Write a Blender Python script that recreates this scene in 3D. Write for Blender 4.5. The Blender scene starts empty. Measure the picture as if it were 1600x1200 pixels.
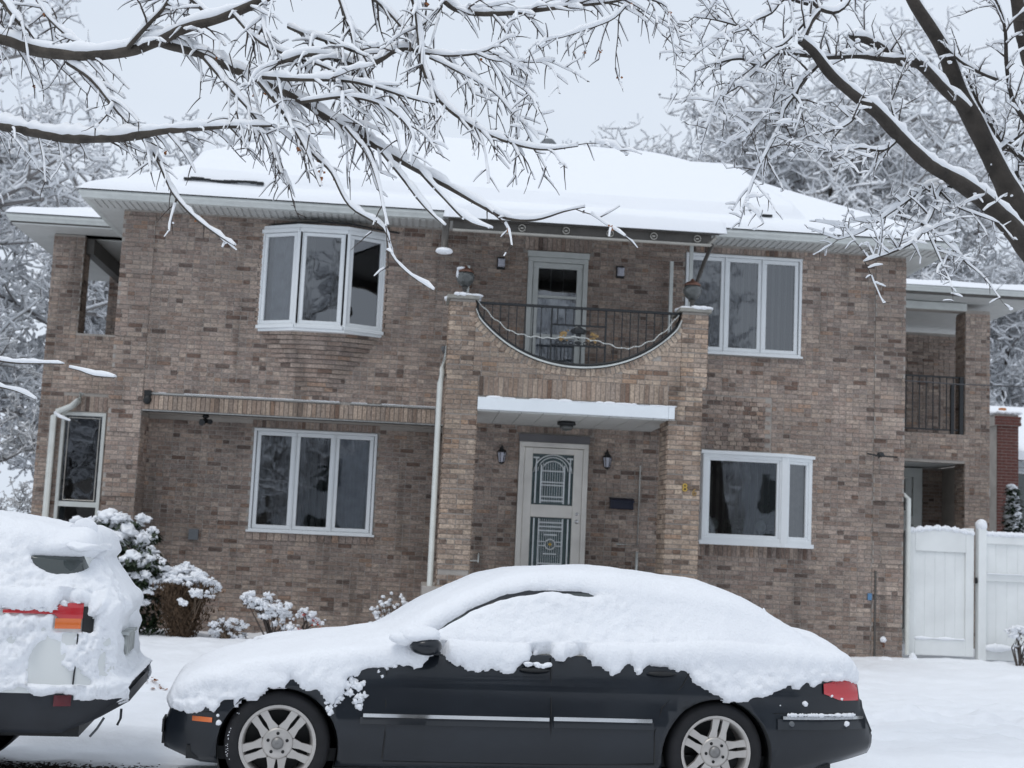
import bpy, math, random
import numpy as np
from mathutils import Vector, Matrix

# ------------------------------------------------------------------ camera, world, sun, exposure
S = bpy.context.scene
COL = S.collection
PI = math.pi
R = math.radians


def cam_matrix(yaw, pitch, roll):
    cy, sy, cp, sp = math.cos(yaw), math.sin(yaw), math.cos(pitch), math.sin(pitch)
    f = Vector((sy * cp, cy * cp, sp))
    r = Vector((cy, -sy, 0))
    u = r.cross(f)
    r2 = r * math.cos(roll) + u * math.sin(roll)
    u2 = -r * math.sin(roll) + u * math.cos(roll)
    return Matrix((r2, u2, -f)).transposed()


cam_d = bpy.data.cameras.new('camera')
cam = bpy.data.objects.new('camera', cam_d)
COL.objects.link(cam)
cam_d.sensor_width = 36
cam_d.lens = 48.0
cam_d.clip_end = 2000
cam_d.dof.use_dof = True
cam_d.dof.focus_distance = 9.6
cam_d.dof.aperture_fstop = 2.9
m = cam_matrix(R(3.965), R(6.737), R(2.596)).to_4x4()
m.translation = Vector((0, -20.2, 1.63))
cam.matrix_world = m
S.camera = cam

W = bpy.data.worlds.new('World')
S.world = W
W.use_nodes = True
nt = W.node_tree
bg = nt.nodes['Background']
sky = nt.nodes.new('ShaderNodeTexSky')
sky.sky_type = 'NISHITA'
sky.sun_disc = False
sky.sun_elevation = R(66)
sky.sun_rotation = R(200)
hs = nt.nodes.new('ShaderNodeHueSaturation')
hs.inputs['Saturation'].default_value = 0.25
nt.links.new(sky.outputs['Color'], hs.inputs['Color'])
# high thin overcast: the pale cloud sheet hides most of the blue
mx = nt.nodes.new('ShaderNodeMix')
mx.data_type = 'RGBA'
mx.inputs['Factor'].default_value = 0.93
tc = nt.nodes.new('ShaderNodeTexCoord')
mp = nt.nodes.new('ShaderNodeMapping')
mp.inputs['Scale'].default_value = (1, 1, 2.6)
nz = nt.nodes.new('ShaderNodeTexNoise')
nz.inputs['Scale'].default_value = 2.2
nz.inputs['Detail'].default_value = 4
cr = nt.nodes.new('ShaderNodeValToRGB')
cr.color_ramp.elements[0].position = 0.3
cr.color_ramp.elements[0].color = (6.05, 6.75, 7.75, 1)
cr.color_ramp.elements[1].position = 0.72
cr.color_ramp.elements[1].color = (6.85, 7.5, 8.4, 1)
nt.links.new(tc.outputs['Generated'], mp.inputs['Vector'])
nt.links.new(mp.outputs['Vector'], nz.inputs['Vector'])
nt.links.new(nz.outputs['Fac'], cr.inputs['Fac'])
nt.links.new(hs.outputs['Color'], mx.inputs['A'])
nt.links.new(cr.outputs['Color'], mx.inputs['B'])
nt.links.new(mx.outputs['Result'], bg.inputs['Color'])
bg.inputs['Strength'].default_value = 0.10

sd_ = bpy.data.lights.new('sun', 'SUN')
sd_.energy = 0.85
sd_.angle = R(25)
sd_.color = (1.0, 0.97, 0.93)
sun = bpy.data.objects.new('sun', sd_)
COL.objects.link(sun)
sun.rotation_euler = (R(24), 0, R(-35))

S.view_settings.view_transform = 'Standard'
S.view_settings.look = 'None'
S.view_settings.exposure = 0.22
S.view_settings.gamma = 1.0
S.view_settings.use_curve_mapping = False
S.render.engine = 'CYCLES'
S.cycles.use_denoising = True
S.cycles.max_bounces = 8
S.cycles.transparent_max_bounces = 12

# ------------------------------------------------------------------ helpers
rng = np.random.default_rng(7)
random.seed(11)
ORG = {}


def vnoise(p, seed=0):
    """value noise on an (n,3) array, about -1..1"""
    p = np.asarray(p, float)
    i = np.floor(p).astype(np.int64)
    f = p - i
    f = f * f * (3 - 2 * f)
    out = np.zeros(len(p))
    for dx in (0, 1):
        for dy in (0, 1):
            for dz in (0, 1):
                h = (i[:, 0] + dx) * 374761393 + (i[:, 1] + dy) * 668265263 + (i[:, 2] + dz) * 2147483647 + seed * 974711
                h = (h ^ (h >> 13)) * 1274126177
                h = (h ^ (h >> 16)) & 0xffff
                w = (f[:, 0] if dx else 1 - f[:, 0]) * (f[:, 1] if dy else 1 - f[:, 1]) * (f[:, 2] if dz else 1 - f[:, 2])
                out += w * (h / 32767.5 - 1)
    return out


def fbm(p, scale, octv=3, seed=0):
    p = np.asarray(p, float) * scale
    o = np.zeros(len(p))
    a = 1.0
    for k in range(octv):
        o += a * vnoise(p * (2 ** k) + 17.3 * k, seed + k)
        a *= 0.5
    return o


def tag(o, label=None, cat=None, group=None, kind=None):
    if label: o['label'] = label
    if cat: o['category'] = cat
    if group: o['group'] = group
    if kind: o['kind'] = kind
    return o


def empty(name, loc=(0, 0, 0), rz=0, parent=None):
    o = bpy.data.objects.new(name, None)
    o.empty_display_size = 0.2
    COL.objects.link(o)
    if parent is not None:
        o.parent = parent
        o.location = Vector(loc) - Vector(ORG.get(parent.name, (0, 0, 0)))
    else:
        o.location = loc
    o.rotation_euler = (0, 0, rz)
    ORG[o.name] = tuple(loc) if not rz else (0, 0, 0)
    return o


def np_mesh(name, v, f, mats, smooth=False, bc=None, parent=None, mi=None):
    """v (n,3), f (m,k) with fixed k, linked as one object"""
    v = np.asarray(v, float)
    off = Vector(ORG.get(parent.name, (0, 0, 0))) if parent is not None else None
    if parent is None:
        c = np.array([(v[:, 0].min() + v[:, 0].max()) / 2, (v[:, 1].min() + v[:, 1].max()) / 2, v[:, 2].min()])
    else:
        c = np.array(off)
    v = v - c
    f = np.asarray(f, np.int32)
    me = bpy.data.meshes.new(name)
    k = f.shape[1]
    me.vertices.add(len(v))
    me.vertices.foreach_set('co', v.astype(np.float32).ravel())
    me.loops.add(f.size)
    me.loops.foreach_set('vertex_index', f.ravel())
    me.polygons.add(len(f))
    me.polygons.foreach_set('loop_start', np.arange(0, f.size, k, dtype=np.int32))
    me.polygons.foreach_set('loop_total', np.full(len(f), k, np.int32))
    if mi is not None:
        me.polygons.foreach_set('material_index', np.asarray(mi, np.int32))
    if smooth:
        me.polygons.foreach_set('use_smooth', np.ones(len(f), bool))
    if bc is not None:
        a = me.attributes.new('bc', 'FLOAT', 'FACE')
        a.data.foreach_set('value', np.asarray(bc, np.float32))
    for mm in (mats if isinstance(mats, (list, tuple)) else [mats]):
        me.materials.append(mm)
    me.update(calc_edges=True)
    me.validate()
    o = bpy.data.objects.new(name, me)
    COL.objects.link(o)
    if parent is None:
        o.location = c
        ORG[o.name] = tuple(c)
    else:
        o.parent = parent
        ORG[o.name] = tuple(c)
    return o


class MB:
    def __init__(s, fr=None):
        s.v = []; s.f = []; s.m = []; s.a = []; s.cur = 0; s.val = 0.5; s.fr = fr; s.sm = []
        s.smooth = False

    def T(s, p):
        if s.fr is None: return p
        ox, oy, an = s.fr
        c, q = math.cos(an), math.sin(an)
        return (ox + p[0] * c - p[1] * q, oy + p[0] * q + p[1] * c, p[2])

    def pt(s, p):
        s.v.append(s.T(p)); return len(s.v) - 1

    def face(s, idx):
        s.f.append(tuple(idx)); s.m.append(s.cur); s.a.append(s.val); s.sm.append(s.smooth)

    def poly(s, pts): s.face([s.pt(p) for p in pts])

    def box(s, x0, x1, y0, y1, z0, z1, skip=''):
        i = [s.pt(p) for p in ((x0, y0, z0), (x1, y0, z0), (x1, y1, z0), (x0, y1, z0), (x0, y0, z1), (x1, y0, z1), (x1, y1, z1), (x0, y1, z1))]
        if 'b' not in skip: s.face((i[3], i[2], i[1], i[0]))
        if 't' not in skip: s.face((i[4], i[5], i[6], i[7]))
        s.face((i[0], i[1], i[5], i[4])); s.face((i[1], i[2], i[6], i[5]))
        if 'k' not in skip: s.face((i[2], i[3], i[7], i[6]))
        s.face((i[3], i[0], i[4], i[7]))

    def bbox(s, x0, x1, y0, y1, z0, z1, b=0.006):
        """box with chamfered long edges (in x-z outline towards -y)"""
        s.box(x0, x1, y0 + b, y1, z0, z1)
        i = [s.pt(p) for p in ((x0, y0 + b, z0), (x1, y0 + b, z0), (x1, y0 + b, z1), (x0, y0 + b, z1), (x0 + b, y0, z0 + b), (x1 - b, y0, z0 + b), (x1 - b, y0, z1 - b), (x0 + b, y0, z1 - b))]
        s.face((i[4], i[5], i[6], i[7]))
        for k in range(4):
            s.face((i[k], i[(k + 1) % 4], i[4 + (k + 1) % 4], i[4 + k]))

    def tube(s, pts, rad, n=8, caps=True, closed=False):
        P = [Vector(p) for p in pts]
        if not hasattr(rad, '__len__'): rad = [rad] * len(P)
        rings = []
        up = Vector((0, 0, 1))
        for k, p in enumerate(P):
            if closed: d = P[(k + 1) % len(P)] - P[k - 1]
            else: d = P[min(k + 1, len(P) - 1)] - P[max(k - 1, 0)]
            d = d.normalized() if d.length > 1e-9 else Vector((0, 0, 1))
            a = d.cross(up if abs(d.z) < 0.95 else Vector((1, 0, 0))).normalized()
            b = a.cross(d)
            rings.append([s.pt(tuple(p + (a * math.cos(2 * PI * j / n) + b * math.sin(2 * PI * j / n)) * rad[k])) for j in range(n)])
        o = s.smooth; s.smooth = True
        for k in range(len(rings) - (0 if closed else 1)):
            q, w = rings[k], rings[(k + 1) % len(rings)]
            for j in range(n):
                s.face((q[j], q[(j + 1) % n], w[(j + 1) % n], w[j]))
        s.smooth = o
        if caps and not closed:
            s.face(rings[0]); s.face(rings[-1][::-1])

    def lathe(s, prof, n, c, axis='z', smooth=True, caps=True):
        """prof: list of (r, h)"""
        rings = []
        for r, h in prof:
            ring = []
            for j in range(n):
                a = 2 * PI * j / n
                x, y = r * math.cos(a), r * math.sin(a)
                if axis == 'z': p = (c[0] + x, c[1] + y, c[2] + h)
                else: p = (c[0] + x, c[1] + h, c[2] + y)
                ring.append(s.pt(p))
            rings.append(ring)
        o = s.smooth; s.smooth = smooth
        for k in range(len(rings) - 1):
            q, w = rings[k], rings[k + 1]
            for j in range(n):
                s.face((q[j], q[(j + 1) % n], w[(j + 1) % n], w[j]))
        s.smooth = o
        if caps and prof[0][0] > 1e-4: s.face(rings[0][::-1])
        if caps and prof[-1][0] > 1e-4: s.face(rings[-1])

    def blob(s, c, rx, ry, rz, sub=1, amp=0.12, seed=0):
        V, F = ICO[sub]
        n = 1 + amp * vnoise(V * 2.1 + seed * 3.7, seed % 97)
        b = len(s.v)
        for q, k in zip(V, n):
            s.v.append(s.T((c[0] + q[0] * rx * k, c[1] + q[1] * ry * k, c[2] + q[2] * rz * k)))
        for t in F:
            s.f.append((b + t[0], b + t[1], b + t[2])); s.m.append(s.cur); s.a.append(s.val); s.sm.append(True)

    def build(s, name, mats, parent=None, smooth=None):
        me = bpy.data.meshes.new(name)
        if parent is not None: off = Vector(ORG.get(parent.name, (0, 0, 0)))
        else:
            xs = [p[0] for p in s.v]; ys = [p[1] for p in s.v]; zs = [p[2] for p in s.v]
            off = Vector(((min(xs) + max(xs)) / 2, (min(ys) + max(ys)) / 2, min(zs)))
        me.from_pydata([(p[0] - off.x, p[1] - off.y, p[2] - off.z) for p in s.v], [], s.f)
        for mm in (mats if isinstance(mats, (list, tuple)) else [mats]): me.materials.append(mm)
        me.polygons.foreach_set('material_index', s.m)
        me.polygons.foreach_set('use_smooth', s.sm if smooth is None else [smooth] * len(s.f))
        a = me.attributes.new('bc', 'FLOAT', 'FACE')
        a.data.foreach_set('value', s.a)
        me.update()
        o = bpy.data.objects.new(name, me)
        COL.objects.link(o)
        if parent is not None:
            o.parent = parent
        else:
            o.location = off
        ORG[o.name] = tuple(off)
        return o


def make_ico(sub):
    t = (1 + 5 ** 0.5) / 2
    v = [(-1, t, 0), (1, t, 0), (-1, -t, 0), (1, -t, 0), (0, -1, t), (0, 1, t), (0, -1, -t), (0, 1, -t), (t, 0, -1), (t, 0, 1), (-t, 0, -1), (-t, 0, 1)]
    v = [Vector(p).normalized() for p in v]
    f = [(0, 11, 5), (0, 5, 1), (0, 1, 7), (0, 7, 10), (0, 10, 11), (1, 5, 9), (5, 11, 4), (11, 10, 2), (10, 7, 6), (7, 1, 8), (3, 9, 4), (3, 4, 2), (3, 2, 6), (3, 6, 8), (3, 8, 9), (4, 9, 5), (2, 4, 11), (6, 2, 10), (8, 6, 7), (9, 8, 1)]
    for _ in range(sub):
        c = {}; nf = []
        def mid(a, b):
            k = (min(a, b), max(a, b))
            if k not in c:
                v.append(((v[a] + v[b]) / 2).normalized()); c[k] = len(v) - 1
            return c[k]
        for a, b, d in f:
            x, y, z = mid(a, b), mid(b, d), mid(d, a)
            nf += [(a, x, z), (b, y, x), (d, z, y), (x, y, z)]
        f = nf
    return np.array([tuple(p) for p in v]), f


ICO = {k: make_ico(k) for k in (0, 1, 2, 3)}


# ------------------------------------------------------------------ materials
def mat(name, col=(0.5, 0.5, 0.5), rough=0.6, metal=0.0, coat=0.0, spec=0.5, noise=None, bump=None, emis=None, trans=0.0, sss=0.0):
    """noise: (scale, amount, detail)   bump: (scale, strength, distance)"""
    M = bpy.data.materials.new(name)
    M.use_nodes = True
    t = M.node_tree
    b = t.nodes['Principled BSDF']
    b.inputs['Base Color'].default_value = (*col, 1)
    b.inputs['Roughness'].default_value = rough
    b.inputs['Metallic'].default_value = metal
    b.inputs['Specular IOR Level'].default_value = spec
    b.inputs['Coat Weight'].default_value = coat
    b.inputs['Coat Roughness'].default_value = 0.06
    b.inputs['Transmission Weight'].default_value = trans
    if sss:
        b.inputs['Subsurface Weight'].default_value = sss
        b.inputs['Subsurface Radius'].default_value = (0.03, 0.035, 0.045)
        b.inputs['Subsurface Scale'].default_value = 0.6
    co = t.nodes.new('ShaderNodeTexCoord')
    if noise:
        n = t.nodes.new('ShaderNodeTexNoise')
        n.inputs['Scale'].default_value = noise[0]
        n.inputs['Detail'].default_value = noise[2] if len(noise) > 2 else 4
        t.links.new(co.outputs['Object'], n.inputs['Vector'])
        r = t.nodes.new('ShaderNodeMapRange')
        r.inputs['From Min'].default_value = 0.25
        r.inputs['From Max'].default_value = 0.75
        r.inputs['To Min'].default_value = 1 - noise[1]
        r.inputs['To Max'].default_value = 1 + noise[1]
        t.links.new(n.outputs['Fac'], r.inputs['Value'])
        mm = t.nodes.new('ShaderNodeVectorMath'); mm.operation = 'SCALE'
        mm.inputs[0].default_value = col
        t.links.new(r.outputs['Result'], mm.inputs['Scale'])
        t.links.new(mm.outputs['Vector'], b.inputs['Base Color'])
    if bump:
        n = t.nodes.new('ShaderNodeTexNoise')
        n.inputs['Scale'].default_value = bump[0]
        n.inputs['Detail'].default_value = 5
        t.links.new(co.outputs['Object'], n.inputs['Vector'])
        u = t.nodes.new('ShaderNodeBump')
        u.inputs['Strength'].default_value = bump[1]
        u.inputs['Distance'].default_value = bump[2] if len(bump) > 2 else 0.01
        t.links.new(n.outputs['Fac'], u.inputs['Height'])
        t.links.new(u.outputs['Normal'], b.inputs['Normal'])
    if emis:
        b.inputs['Emission Color'].default_value = (*emis[:3], 1)
        b.inputs['Emission Strength'].default_value = emis[3]
    return M


def brick_mat(name, tint, use_random):
    M = bpy.data.materials.new(name)
    M.use_nodes = True
    t = M.node_tree; b = t.nodes['Principled BSDF']
    b.inputs['Roughness'].default_value = 0.88
    b.inputs['Specular IOR Level'].default_value = 0.25
    if use_random:
        src = t.nodes.new('ShaderNodeObjectInfo').outputs['Random']
    else:
        a = t.nodes.new('ShaderNodeAttribute'); a.attribute_name = 'bc'; src = a.outputs['Fac']
    r = t.nodes.new('ShaderNodeValToRGB')
    cols = [(0, (.12, .097, .085)), (.10, (.205, .168, .145)), (.22, (.255, .205, .172)), (.34, (.235, .202, .182)), (.44, (.325, .28, .24)), (.54, (.265, .218, .190)),
            (.64, (.350, .302, .262)), (.74, (.245, .215, .195)), (.84, (.36, .31, .262)), (.92, (.385, .338, .292)), (.97, (.30, .225, .175)), (1.0, (.15, .11, .09))]
    e = r.color_ramp.elements
    e[0].position, e[0].color = cols[0][0], (*cols[0][1], 1)
    e[1].position, e[1].color = cols[-1][0], (*cols[-1][1], 1)
    for p, c in cols[1:-1]:
        q = e.new(p); q.color = (*c, 1)
    t.links.new(src, r.inputs['Fac'])
    g = t.nodes.new('ShaderNodeNewGeometry')
    n1 = t.nodes.new('ShaderNodeTexNoise'); n1.inputs['Scale'].default_value = 0.9; n1.inputs['Detail'].default_value = 5
    n2 = t.nodes.new('ShaderNodeTexNoise'); n2.inputs['Scale'].default_value = 38; n2.inputs['Detail'].default_value = 4
    t.links.new(g.outputs['Position'], n1.inputs['Vector']); t.links.new(g.outputs['Position'], n2.inputs['Vector'])
    k1 = t.nodes.new('ShaderNodeMapRange'); k1.inputs[1].default_value = .3; k1.inputs[2].default_value = .7; k1.inputs[3].default_value = .72; k1.inputs[4].default_value = 1.22
    k2 = t.nodes.new('ShaderNodeMapRange'); k2.inputs[1].default_value = .3; k2.inputs[2].default_value = .7; k2.inputs[3].default_value = .62; k2.inputs[4].default_value = 1.36
    t.links.new(n1.outputs['Fac'], k1.inputs[0]); t.links.new(n2.outputs['Fac'], k2.inputs[0])
    mp_ = t.nodes.new('ShaderNodeMapping'); mp_.inputs['Scale'].default_value = (3.2, 3.2, .42)      # water stains running down the wall
    n3 = t.nodes.new('ShaderNodeTexNoise'); n3.inputs['Scale'].default_value = 1.0; n3.inputs['Detail'].default_value = 6
    t.links.new(g.outputs['Position'], mp_.inputs['Vector']); t.links.new(mp_.outputs['Vector'], n3.inputs['Vector'])
    k3 = t.nodes.new('ShaderNodeMapRange'); k3.inputs[1].default_value = .56; k3.inputs[2].default_value = .70; k3.inputs[3].default_value = 1.0; k3.inputs[4].default_value = .60
    t.links.new(n3.outputs['Fac'], k3.inputs[0])
    m0 = t.nodes.new('ShaderNodeMath'); m0.operation = 'MULTIPLY'
    t.links.new(k1.outputs[0], m0.inputs[0]); t.links.new(k3.outputs[0], m0.inputs[1])
    ml = t.nodes.new('ShaderNodeMath'); ml.operation = 'MULTIPLY'
    t.links.new(m0.outputs[0], ml.inputs[0]); t.links.new(k2.outputs[0], ml.inputs[1])
    tm = t.nodes.new('ShaderNodeVectorMath'); tm.operation = 'MULTIPLY'; tm.inputs[1].default_value = tint
    t.links.new(r.outputs['Color'], tm.inputs[0])
    sc = t.nodes.new('ShaderNodeVectorMath'); sc.operation = 'SCALE'
    t.links.new(tm.outputs[0], sc.inputs[0]); t.links.new(ml.outputs[0], sc.inputs['Scale'])
    t.links.new(sc.outputs[0], b.inputs['Base Color'])
    u = t.nodes.new('ShaderNodeBump'); u.inputs['Strength'].default_value = .5; u.inputs['Distance'].default_value = .004
    t.links.new(n2.outputs['Fac'], u.inputs['Height']); t.links.new(u.outputs[0], b.inputs['Normal'])
    return M


def glass_mat(name, tint=(0.8, 0.85, 0.85), refl=2.35):
    M = bpy.data.materials.new(name); M.use_nodes = True
    t = M.node_tree; t.nodes.remove(t.nodes['Principled BSDF'])
    out = t.nodes['Material Output']
    tr = t.nodes.new('ShaderNodeBsdfTransparent'); tr.inputs[0].default_value = (*tint, 1)
    gl = t.nodes.new('ShaderNodeBsdfGlossy'); gl.inputs['Roughness'].default_value = 0.015
    gl.inputs['Color'].default_value = (.93, .96, 1, 1)
    fr = t.nodes.new('ShaderNodeFresnel'); fr.inputs['IOR'].default_value = refl
    mx_ = t.nodes.new('ShaderNodeMixShader')
    t.links.new(fr.outputs[0], mx_.inputs[0]); t.links.new(tr.outputs[0], mx_.inputs[1]); t.links.new(gl.outputs[0], mx_.inputs[2])
    n = t.nodes.new('ShaderNodeTexNoise'); n.inputs['Scale'].default_value = 1.6
    g = t.nodes.new('ShaderNodeTexCoord'); t.links.new(g.outputs['Object'], n.inputs['Vector'])
    u = t.nodes.new('ShaderNodeBump'); u.inputs['Strength'].default_value = .06; u.inputs['Distance'].default_value = .05
    t.links.new(n.outputs['Fac'], u.inputs['Height']); t.links.new(u.outputs[0], gl.inputs['Normal'])
    t.links.new(mx_.outputs[0], out.inputs['Surface'])
    return M


M = {}
M['snow'] = mat('snow', (.845, .862, .895), .55, spec=.3, bump=(60, .55, .012), noise=(3.0, .02, 3))
M['snow_soft'] = mat('snow_soft', (.83, .85, .885), .6, spec=.25, bump=(3.5, .25, .04))
M['snow_twig'] = mat('snow_on_twigs', (.86, .875, .90), .7, spec=.2)
M['ground_snow'] = mat('ground_snow', (.84, .86, .895), .6, spec=.25, bump=(9, .5, .03), noise=(1.3, .03, 5))
M['mortar'] = mat('mortar', (.37, .34, .31), .95, spec=.1, noise=(5, .14, 6), bump=(60, .4, .005))
M['brick'] = brick_mat('brick_facing', (1.085, 1.005, .98), False)
M['brick_one'] = brick_mat('brick_porch_single', (1.20, 1.10, 1.01), True)
M['brick_tan'] = brick_mat('brick_porch', (1.20, 1.10, 1.01), False)
M['white'] = mat('white_vinyl', (.72, .745, .76), .42, noise=(2, .03), bump=(30, .05, .002))
M['white_old'] = mat('white_aluminium', (.58, .60, .58), .5, noise=(6, .09), bump=(20, .1, .003))
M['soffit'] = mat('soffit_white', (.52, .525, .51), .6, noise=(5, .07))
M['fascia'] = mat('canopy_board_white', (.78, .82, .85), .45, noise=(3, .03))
M['fence'] = mat('fence_vinyl', (.76, .775, .765), .4, noise=(2.2, .09, 6), bump=(14, .05, .004))
M['stone'] = mat('cap_stone', (.30, .29, .26), .9, noise=(12, .2), bump=(30, .3, .004))
M['ledge'] = mat('ledge_concrete', (.36, .36, .35), .9, noise=(8, .15), bump=(30, .3, .004))
M['steel'] = mat('stainless_steel', (.72, .69, .64), .28, metal=.4, noise=(3, .14), bump=(4, .1, .01))
M['steel_light'] = mat('bright_steel_bars', (.72, .75, .76), .3, metal=.6, noise=(8, .08))
M['steel_dark'] = mat('dark_steel', (.15, .145, .15), .45, metal=.6, noise=(4, .12))
M['iron'] = mat('black_iron', (.012, .014, .016), .45, noise=(18, .25), bump=(40, .2, .002))
M['brown_metal'] = mat('dark_bronze_metal', (.075, .068, .06), .5, noise=(8, .2))
M['alu_pale'] = mat('pale_awning_bar', (.40, .38, .34), .5, noise=(6, .12))
M['glass'] = glass_mat('window_glass')
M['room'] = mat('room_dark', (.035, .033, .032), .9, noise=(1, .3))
M['blind'] = mat('vertical_blind_fabric', (.24, .235, .235), .85, noise=(6, .1))
M['curtain'] = mat('curtain_fabric', (.15, .135, .12), .9, noise=(9, .35))
M['curtain_pale'] = mat('curtain_lace', (.36, .36, .41), .9, noise=(5, .3))
M['doorglass'] = mat('door_glass_frosted', (.10, .145, .15), .12, spec=.6, noise=(4, .35))
M['gold'] = mat('gold_paint', (.62, .42, .10), .35, metal=.6, noise=(10, .15))
M['gold_dull'] = mat('dull_gold_leaf', (.27, .17, .06), .6, noise=(15, .3))
M['copper'] = mat('weathered_copper', (.17, .085, .06), .5, metal=.4, noise=(9, .35))
M['globe'] = mat('smoky_globe_glass', (.09, .095, .092), .12, spec=.7, noise=(7, .4))
M['lampglass'] = mat('white_lamp_glass', (.50, .51, .58), .3)
M['navy'] = mat('mailbox_navy', (.008, .011, .028), .4)
M['bark'] = mat('bark_wet', (.060, .050, .040), .85, noise=(9, .45, 7), bump=(22, .9, .02))
M['bark_red'] = mat('bark_reddish', (.040, .033, .027), .85, noise=(7, .5, 7), bump=(20, .9, .02))
M['twig'] = mat('twig_brown', (.060, .048, .042), .85, noise=(20, .3))
M['twig_far'] = mat('twig_grey_far', (.29, .275, .27), .9, noise=(4, .3))
M['leaf_dry'] = mat('dry_orange_leaf', (.30, .12, .045), .8, noise=(30, .4))
M['leaf_dark'] = mat('evergreen_leaf', (.018, .032, .013), .5, noise=(25, .5))
M['leaf_brown'] = mat('brown_hedge_leaf', (.062, .036, .018), .85, noise=(18, .55))
M['leaf_red'] = mat('red_leaf', (.42, .055, .035), .6, noise=(20, .3))
M['stalk'] = mat('dry_stalk', (.17, .125, .09), .9, noise=(25, .3))
M['paint'] = mat('car_paint_dark_slate', (.0105, .0140, .0195), .34, metal=0, spec=.2, coat=.55, noise=(1.5, .3, 6))
M['paint_w'] = mat('car_paint_white', (.70, .72, .71), .4, coat=.6, noise=(2.5, .04))
M['clad'] = mat('plastic_cladding', (.013, .0155, .021), .55, noise=(6, .25), bump=(50, .15, .002))
M['blackp'] = mat('black_plastic', (.006, .007, .008), .55)
M['rubber'] = mat('tyre_rubber', (.010, .010, .012), .8, noise=(9, .4), bump=(30, .2, .004))
M['alloy'] = mat('alloy_silver', (.50, .475, .45), .38, metal=.55, noise=(6, .1))
M['hub'] = mat('hub_cap_grey', (.25, .245, .24), .4, metal=.5)
M['chrome'] = mat('chrome_trim', (.62, .63, .64), .18, metal=.9)
M['autoglass'] = mat('auto_glass_green', (.012, .022, .020), .05, spec=.9, coat=.6)
M['redlens'] = mat('red_lens', (.46, .012, .02), .16, coat=.8)
M['amber'] = mat('amber_lens', (.62, .13, .012), .22, coat=.8)
M['darkred'] = mat('dark_red_reflector', (.11, .006, .012), .25, coat=.5)
M['plate'] = mat('licence_plate_dirty', (.38, .40, .39), .6, noise=(14, .45, 3))
M['siding'] = mat('white_siding', (.60, .63, .66), .6, noise=(2, .04))
M['redbrick'] = mat('chimney_red_brick', (.115, .042, .034), .9, noise=(16, .35, 4), bump=(24, .5, .01))
M['orange'] = mat('chimney_pot_clay', (.42, .16, .05), .8)
M['soil'] = mat('leaf_litter_soil', (.05, .034, .026), .95, noise=(40, .5, 5), bump=(30, .8, .02))
M['cable'] = mat('cable_grey', (.08, .08, .085), .7)
M['grey_box'] = mat('grey_utility_box', (.12, .13, .14), .6)
M['blue_tag'] = mat('blue_tag', (.10, .22, .38), .6)
# ------------------------------------------------------------------ ground
def axis_pts(a, b, step, far, k=1.35):
    mid = list(np.arange(a, b + 1e-6, step))
    s = step; x = b; hi = []
    while x < far: s *= k; x += s; hi.append(x)
    s = step; x = a; lo = []
    while x > -far: s *= k; x -= s; lo.append(x)
    return np.array(lo[::-1] + mid + hi)


def sstep(a, b, x):
    t = np.clip((x - a) / (b - a), 0, 1)
    return t * t * (3 - 2 * t)


def ground_z(X, Y):
    P = np.stack([X, Y, np.zeros_like(X)], 1)
    z = 0.13 * sstep(-9.55, -9.25, Y) + 0.05 * sstep(-6.6, -1.0, Y)
    z = z + 0.045 * sstep(-7.05, -6.85, Y) - 0.045 * sstep(-6.8, -6.2, Y) * 0.4
    near = sstep(60, 25, np.abs(X)) * sstep(60, 25, np.abs(Y))
    z = z + near * (0.030 * fbm(P, 0.7, 3, 3) + 0.020 * fbm(P, 3.0, 3, 5) + .009 * fbm(P, 9.0, 2, 6))
    # trampled edge of the footpath and ruts in the street
    edge = np.exp(-((Y + 6.75 + .12 * vnoise(P * .8, 4)) / .22) ** 2)
    z = z + near * edge * 0.07 * fbm(P, 5, 3, 9)
    for yr in (-9.95, -10.6, -13.2, -14.6):
        z = z - 0.028 * np.exp(-((Y - yr + .08 * vnoise(P * .5, 8)) / .12) ** 2) * near
    drift = np.exp(-((Y + .25) / .35) ** 2) * (X > -4) * (X < 7.5)
    z = z + drift * 0.02 * near
    fp = (vnoise(P * 2.3, 31) > .25) * (Y > -9.0) * (Y < -6.9) * near
    z = z - .07 * fp * np.abs(vnoise(P * 2.3, 31))
    rough = sstep(3.5, 4.5, X) * sstep(-7.6, -7.0, Y) * sstep(-5.2, -5.8, Y)
    z = z + near * rough * .03 * fbm(P, 6, 3, 14)
    for k in range(16):
        fx, fy = (-1.9 + k * .42 + .05 * math.sin(k * 7), -7.9 + .12 * (-1) ** k + .03 * math.sin(k * 3)) if k < 6 else (3.9 + (k - 6) * .38, -8.1 + .13 * (-1) ** k + (k - 6) * .05)
        z = z - .05 * np.exp(-(((X - fx) / .14) ** 4 + ((Y - fy) / .07) ** 4))
    return z


gx = axis_pts(-9, 12, 0.07, 700)
gy = axis_pts(-12.5, 1.5, 0.07, 700)
GX, GY = np.meshgrid(gx, gy)
gz = ground_z(GX.ravel(), GY.ravel())
gv = np.stack([GX.ravel(), GY.ravel(), gz], 1)
nx, ny = len(gx), len(gy)
ii = np.arange(nx * ny).reshape(ny, nx)
gf = np.stack([ii[:-1, :-1].ravel(), ii[:-1, 1:].ravel(), ii[1:, 1:].ravel(), ii[1:, :-1].ravel()], 1)
tag(np_mesh('ground', gv, gf, M['ground_snow'], smooth=True), kind='structure')

# ------------------------------------------------------------------ brick house
house = empty('brick_house', (1.5, 0, 0.15))
tag(house, 'two-storey tan brick house with snowy hip roof and a balcony over its front door', 'house')

PITCH = 0.067


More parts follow.
